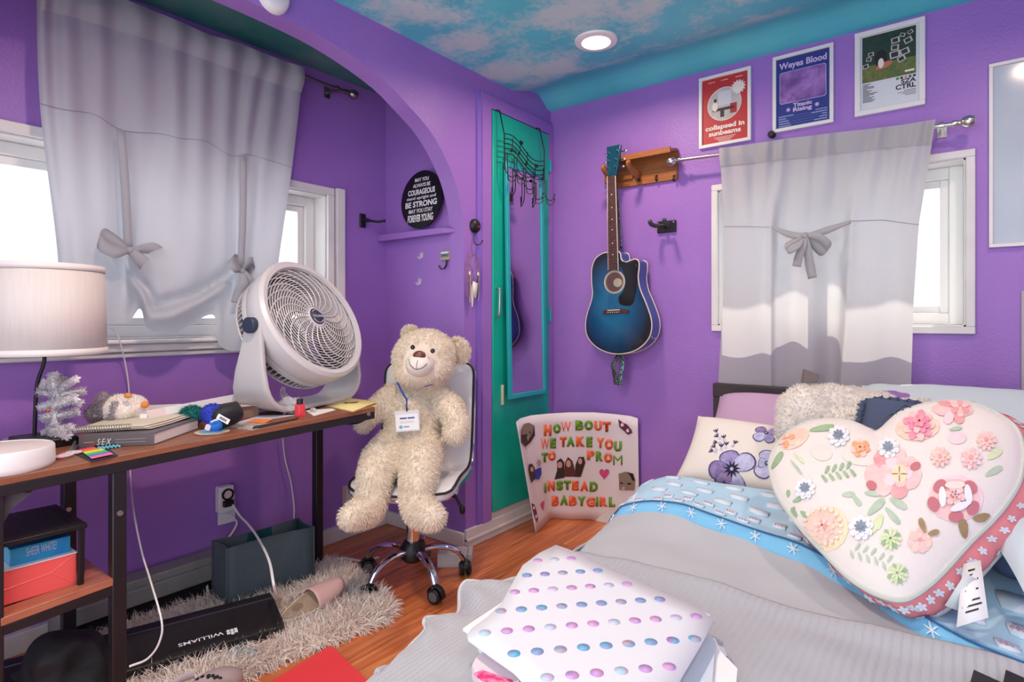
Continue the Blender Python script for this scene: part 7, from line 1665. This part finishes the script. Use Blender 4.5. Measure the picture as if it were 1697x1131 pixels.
# white anemones with slate hearts
for X, Y, r in ((378, 230, 50), (600, 285, 50), (228, 465, 48), (478, 640, 58)):
    hpet(X, Y, 9, r, r*.34, ['white'], .0045, X); hpet(X, Y, 7, r*.78, r*.28, ['white'], .0065, X+1); hpet(X, Y, 8, r*.5, r*.14, ['slate'], .0085, X+.4); hell(X, Y, r*.2, r*.2, 'slate', .0095)
# small pink crocheted
for X, Y, r, c in ((830, 325, 46, ('pink', 'peach')), (970, 330, 50, ('pink', 'lilac')), (1038, 250, 46, ('pink', 'peach'))):
    hpet(X, Y, 10, r, r*.26, list(c), .004, X); hpet(X, Y, 7, r*.62, r*.22, [c[0], 'peach'], .0065, X+1); hell(X, Y, r*.2, r*.2, 'deep', .0085)
# large rose felt flower
hell(895, 510, 112, 92, 'pink', .0024)
for a, mt in ((-2.3, 'rose'), (-.75, 'rose'), (.55, 'rose'), (1.5, 'rose'), (2.85, 'rose')): hell(895+98*cos(a), 512+78*sin(a), 34, 26, mt, .0046, a+1.5)
for a, mt in ((3.1, 'white'), (1.2, 'white'), (-.15, 'white'), (-1.6, 'haze')): hell(900+58*cos(a), 503+50*sin(a), 46, 17, mt, .007, a+1.57)
hpet(898, 500, 6, 48, 20, ['pink', 'peach'], .0062, .2); hpet(900, 498, 5, 28, 12, ['lilac', 'pink'], .0088, .6)
for i in range(6): hell(898+16*cos(i), 500+14*sin(i), 5, 5, 'rose', .0098)
# peach embroidered rose
for r_, c in ((82, 'peach'), (60, 'pink'), (42, 'peach'), (26, 'deep')): hpet(305, 632, 11 if r_ > 50 else 7, r_, r_*.3, [c, 'peach'], .003+.0016*(82-r_)/20, r_)
for i in range(18): hell(305+84*cos(2*pi*i/18), 632+80*sin(2*pi*i/18), 11, 8, 'haze', .0055, 2*pi*i/18)
# small peach rose and gold leaves
hpet(738, 697, 7, 56, 22, ['peach', 'pink'], .0026, .3); hpet(740, 693, 5, 32, 14, ['pink', 'peach'], .0034, .9); hell(742, 692, 9, 9, 'deep', .0042)
for X, Y, a, L in ((765, 665, -1.9, 75), (775, 668, -.25, 55), (945, 690, -1.75, 95), (975, 600, -.1, 85)): hleaf(X, Y, a, L, 17 if L < 80 else 27, 'gold', .0036)
# lime crocheted tufts
for X, Y in ((610, 690), (640, 845)): hpet(X, Y, 12, 50, 10, ['lime', 'leaf', 'lime'], .004, X); hpet(X, Y, 8, 32, 8, ['lime'], .006, X+1)
# leaves
for X, Y, a, L, w, mt in ((245, 200, -.15, 120, 20, 'leaf'), (75, 372, -1.0, 95, 18, 'leaf'), (505, 580, -.75, 105, 24, 'sage'), (605, 505, .55, 90, 22, 'sage'), (585, 545, .85, 100, 18, 'sage'), (525, 665, -1.1, 100, 20, 'lime'), (575, 580, 1.9, 70, 12, 'lime'), (490, 480, .1, 80, 16, 'sage'), (390, 490, -.1, 60, 16, 'sage'), (440, 490, .9, 60, 16, 'sage'), (1030, 405, -.5, 90, 20, 'sage'), (1040, 330, -.6, 80, 22, 'lime'), (180, 540, 2.0, 55, 14, 'leaf'), (170, 520, -.4, 45, 13, 'leaf'), (165, 545, 1.1, 50, 14, 'leaf'), (205, 560, .7, 55, 16, 'leaf'), (150, 500, -1.5, 35, 11, 'leaf'), (870, 200, -.2, 60, 12, 'sage'), (175, 300, .8, 70, 8, 'lime'), (160, 330, .9, 90, 8, 'sage')): hleaf(X, Y, a, L, w, mt)
for i in range(9): hleaf(300+16*i, 400-3*i, (-1.1 if i % 2 else .9)+.0, 42, 9, 'leaf', .003)
for i in range(10): hleaf(430+18*i, 735+5*i+(12 if i > 6 else 0), (-.9 if i % 2 else 1.3), 42, 8, 'sage', .0026)
merge(hfront, mh.build('flower_print', hp, angle=80))
# care tags
tg = at(1612, 985, 1.10); tagt = thing('care_tag', tg, 'white printed care tag sticking out from under the heart pillow', 'tag')
Q = [at(1596, 935, 1.14), at(1625, 929, 1.12), at(1638, 1024, 1.04), at(1585, 1040, 1.05)]
m = MB().add(Q, [(3, 2, 1, 0)], M_label); m.build('care_label', tagt, solid=.001)
Q2 = [at(1566, 1004, 1.10), at(1590, 1014, 1.09), at(1622, 962, 1.095), at(1600, 950, 1.105)]
MB().add(Q2, [tuple(range(4))], mk('tag_grey', (206, 214, 216), .7)).build('care_label', tagt, solid=.001)
qn = (Q[1]-Q[0]).cross(Q[3]-Q[0]).normalized(); qn = qn if qn.dot(CAM-Q[0]) > 0 else -qn; m = MB()
def qt(a, b): return lerp(lerp(Q[0], Q[1], a), lerp(Q[3], Q[2], a), b)+qn*.0022
for i, wd in enumerate((.35, .5, .6, .4, .55, .0, .6, .7, .45)):
    if wd: b0 = .14+.085*i; m.add([qt(.52-wd/2, b0), qt(.52+wd/2, b0), qt(.52+wd/2, b0+.03), qt(.52-wd/2, b0+.03)], [(0, 1, 2, 3)], mk('ink', (34, 36, 44), .6))
m.build('care_print', tagt)
# right-hand bedding: blue sheet flap with snowflakes, denim, pale pillow corner
vv, ff = blob([('e', at(1715, 905, 1.22), (.09, .12, .06)), ('e', at(1690, 925, 1.24), (.06, .08, .04)), ('e', at(1715, 850, 1.32), (.06, .10, .05))], .01, 4)
vv = [V(p)+V((0, 0, mnoise.noise(V(p)*13)*.014)) for p in vv]; MB().add(vv, ff, mk('slate_denim', (84, 100, 132), .9, var=(24, (110, 126, 156), .2))).build('denim_cloth', label='bunched slate blue denim cloth at the right side of the heart pillow', cat='cloth')
pillow('pale_cushion', frame(at(1812, 930, 1.12), (.9, .3, .05), (-.3, .85, .35)), .30, .24, .09, M_blg, 'pale blue cushion corner at the right edge of the photo', .008, cat='cushion', seed=5)
# ------------------------------------------------------------------ papers on the bed
zp = .535
def papersheet(name, pxs, z, th, mat, label, cat, curl=0., extra=None):
    P = [onz(a, b, z) for a, b in pxs]; n = len(P); c = sum(P, V((0, 0, 0)))/n; m = MB(); up = V((0, 0, th))
    zf = lambda p: V((p.x, p.y, p.z+curl*((p-c).length/.3)**2*-1))
    m.add([zf(p) for p in P]+[zf(p)+up for p in P], [tuple(range(n)), tuple(range(n, 2*n))]+[(i, (i+1) % n, (i+1) % n+n, i+n) for i in range(n)], mat)
    o = m.build(name, label=label, cat=cat, bevel=0); bmm = bmesh.new(); bmm.from_mesh(o.data); bmesh.ops.recalc_face_normals(bmm, faces=bmm.faces); bmm.to_mesh(o.data); bmm.free(); return o
M_bw = mk('bluish_white_card', (226, 234, 242), .5)
papersheet('white_folder', [(785, 1062), (905, 960), (1200, 1085), (1216, 1131), (1180, 1260), (840, 1180)], zp-.045, .012, M_bw, 'bluish white folder lowest in the pile of papers on the bed', 'folder')
papersheet('blue_card', [(1150, 1060), (1206, 1092), (1203, 1108), (1120, 1130)], zp-.032, .003, mk('cobalt_card', (44, 100, 190), .5), 'cobalt blue card poking out of the right side of the paper pile', 'card')
papersheet('white_notebook', [(1040, 1010), (1185, 1066), (1195, 1088), (1222, 1117), (1216, 1200), (1000, 1250)], zp-.028, .008, mk('notebook_white', (240, 240, 240), .6), 'white notebook jutting out at the lower right of the paper pile', 'notebook')
papersheet('grey_folder', [(1040, 1010), (1176, 1056), (1186, 1070), (1180, 1140), (1135, 1230), (1000, 1250)], zp-.018, .006, mk('pale_blue_folder', (206, 218, 230), .4), 'pale blue grey folder just under the polka dot folder', 'folder')
pn2 = papersheet('perforated_pad', [(935, 930), (1050, 968), (1163, 1016), (1176, 1024), (1175, 1036), (1100, 1080), (930, 1000)], zp-.010, .005, M_paper, 'white notepad with a torn perforated edge behind the polka dot folder', 'notepad')
m = MB()
for i in range(22):
    a = lerp(V((985, 949, 0)), V((1168, 1024, 0)), i/21); p, q = onz(a.x, a.y, zp-.0045), onz(a.x+1.5, a.y+6, zp-.0045); m.tube([p, q], .0013, M_grey, n=4)
m.build('perforation', pn2)
papersheet('white_sheet', [(767, 1046), (781, 1036), (850, 990), (860, 1060), (790, 1062)], zp-.014, .004, M_paper, 'white paper corner poking out at the left of the polka dot folder', 'paper')
papersheet('tissue_pack', [(782, 1124), (790, 1108), (800, 1102), (840, 1122), (860, 1150), (800, 1160)], zp-.03, .02, mk('pink_white_pack', (236, 216, 222), .5), 'white and pink tissue pack under the lower left corner of the paper pile', 'tissues')
pkp = papersheet('magenta_wrapper', [(785, 1119), (800, 1114), (850, 1131), (850, 1140), (800, 1131)], zp-.0105, .003, mk('magenta_print', (214, 40, 112), .5, var=(70, (238, 140, 180), .1)), 'magenta patterned wrapper lying on the tissue pack', 'wrapper')
# polka dot folder
pol = [(921, 914), (951, 925), (1000, 950), (1064, 979), (1114, 1003), (1160, 1022), (1183, 1044), (1163, 1083), (1135, 1131), (1090, 1215), (1020, 1330), (940, 1230), (852, 1130), (817, 1104), (776, 1073), (774, 1064), (781, 1054), (808, 1034), (831, 1012), (852, 973), (866, 948), (893, 928)]
PL = [onz(a, b, zp) for a, b in pol]; pc = sum(PL, V((0, 0, 0)))/len(PL); nP = len(PL)
def bend(p): return .016*sin(min(pi, max(0, (p-PL[0]).dot(V((RT.x, RT.y, 0)))*2.2+1.2)))
pf2 = thing('polka_dot_folder', pc, 'white folder with pastel watercolour polka dots on top of the paper pile on the bed', 'folder')
m = MB(); rings = [0, .25, .5, .75, 1]; vs = [pc+V((0, 0, bend(pc)))]
for r in rings[1:]:
    for p in PL: q = pc+(p-pc)*r; vs.append(q+V((0, 0, bend(q))))
fs = [(0, 1+i, 1+(i+1) % nP) for i in range(nP)]
for k in range(3):
    for i in range(nP): fs.append((1+k*nP+i, 1+(k+1)*nP+i, 1+(k+1)*nP+(i+1) % nP, 1+k*nP+(i+1) % nP))
m.add(vs, fs, mk('white_glossy_card', (224, 228, 234), .45)); cvr = m.build('cover', pf2, solid=.003, angle=80)
nz = sum((V(vs[f[1]])-V(vs[f[0]])).cross(V(vs[f[2]])-V(vs[f[0]])).z for f in fs)
if nz < 0: cvr.data.flip_normals()
D0, D8, Q0 = onz(829.9, 1025.2, zp), onz(1093.3, 1007.9, zp), onz(803.4, 1061.7, zp); e1 = (D8-D0)/8.; e2 = Q0-D0
M_dots = [mk('dot_teal', (92, 190, 222), .5, var=(70, (168, 128, 190), .12)), mk('dot_pink', (226, 168, 208), .5, var=(70, (176, 150, 214), .15)), mk('dot_mix', (110, 176, 214), .5, var=(60, (206, 164, 172), .1)), mk('dot_pale', (176, 212, 226), .5, var=(60, (220, 190, 224), .15))]
def inside(p):
    c = False
    for i in range(nP):
        a, b = PL[i], PL[(i+1) % nP]
        if (a.y > p.y) != (b.y > p.y) and p.x < (b.x-a.x)*(p.y-a.y)/(b.y-a.y)+a.x: c = not c
    return c
m = MB(); rdot = e1.length*.28
for j in range(-5, 9):
    for i in range(-8, 22):
        p = D0+e1*(i+(j//2 if True else 0)*1.0)+e2*j+e1*(j-(j//2)*1)*.0
        if not inside(p+(p-pc).normalized()*rdot*.8): continue
        ring = [p+V((cos(t), sin(t), 0))*rdot for t in [2*pi*k/18 for k in range(18)]]
        lift = V((0, 0, .0005)); m.add([p+V((0, 0, bend(p)))+lift]+[q+V((0, 0, bend(q)))+lift for q in ring], [(0, 1+k, 1+(k+1) % 18) for k in range(18)], M_dots[(0 if j % 2 == 0 else 1) if (i*7+j*3) % 3 else (2 if j % 2 == 0 else 3)])
merge(cvr, m.build('dot_print', pf2))
# dark corners at the very bottom right of the bed
for px, py, lab in ((1640, 1132, 'black pointed case corner on the blanket, left one of two at the bottom edge'), (1694, 1132, 'black pointed case corner on the blanket, in the bottom right corner of the photo')):
    p = onz(px, py, btop(1.7, -1.9)+.03); m = MB(); m.prism([(-.02, .008), (.03, -.015), (.03, -.08), (-.03, -.08)], 0, .01, M_black, Matrix.Translation(p)); m.build('black_case', label=lab, cat='case')
# ================================================================== camera, light
cam = bpy.data.cameras.new('camera'); co = bpy.data.objects.new('camera', cam); COL.objects.link(co)
cam.sensor_width = 36; cam.lens = 36*FP/1697; cam.shift_y = -(565.5-HY)/1697; cam.clip_start = .02
co.matrix_world = frame(CAM, RT, (0, 0, 1)); SC.camera = co
w = bpy.data.worlds.new('sky'); SC.world = w; w.use_nodes = True
w.node_tree.nodes['Background'].inputs[0].default_value = (.88, .93, 1.0, 1); w.node_tree.nodes['Background'].inputs[1].default_value = 1.8
def can(i, x, y, e, vis=True):
    r = thing('recessed_light', (x, y, H), 'round white recessed downlight glowing in the cloud-painted ceiling' if i == 0 else 'recessed downlight out of view in the ceiling, %s' % ('above the bed', 'above the left of the room', 'above the right of the room')[i-1], 'ceiling light', None)
    Mx = Matrix.Translation((x, y, H))
    MB().lathe([(.055, -.004), (.062, -.012), (.088, -.008), (.091, .002), (.055, .002)], mk('light_trim', (240, 236, 230), .4), Mx, 40, closed=False).build('trim_ring', r)
    MB().lathe([(.0001, -.006), (.056, -.006), (.056, -.002), (.0001, -.002)], mk('lamp_lens', (255, 250, 240), .5, emit=((255, 244, 226), 6)), Mx, 32).build('lens', r)
    l = bpy.data.lights.new('downlight', 'AREA'); l.shape = 'DISK'; l.size = .11; l.energy = e; l.color = (1, .72, .56); l.spread = radians(165)
    lo = bpy.data.objects.new('downlight', l); COL.objects.link(lo); lo.parent = r; lo.location = (0, 0, -.016)
can(0, .617, -.57, 6)
can(1, 2.1, -.9, 5); can(2, .75, -2.1, 12); can(3, 2.4, -2.9, 4)
s = bpy.data.lights.new('sun', 'SUN'); s.energy = 8; s.angle = radians(.6); s.color = (1, .9, .74)
so = bpy.data.objects.new('sun', s); COL.objects.link(so)
so.rotation_euler = V((-.1, -.62, -1)).to_track_quat('-Z', 'Y').to_euler()
vs_ = SC.view_settings; vs_.view_transform = 'Standard'; vs_.look = 'None'; vs_.gamma = 1; vs_.use_curve_mapping = False; vs_.exposure = .46
SC.cycles.max_bounces = 8; SC.cycles.diffuse_bounces = 5; SC.cycles.transparent_max_bounces = 12
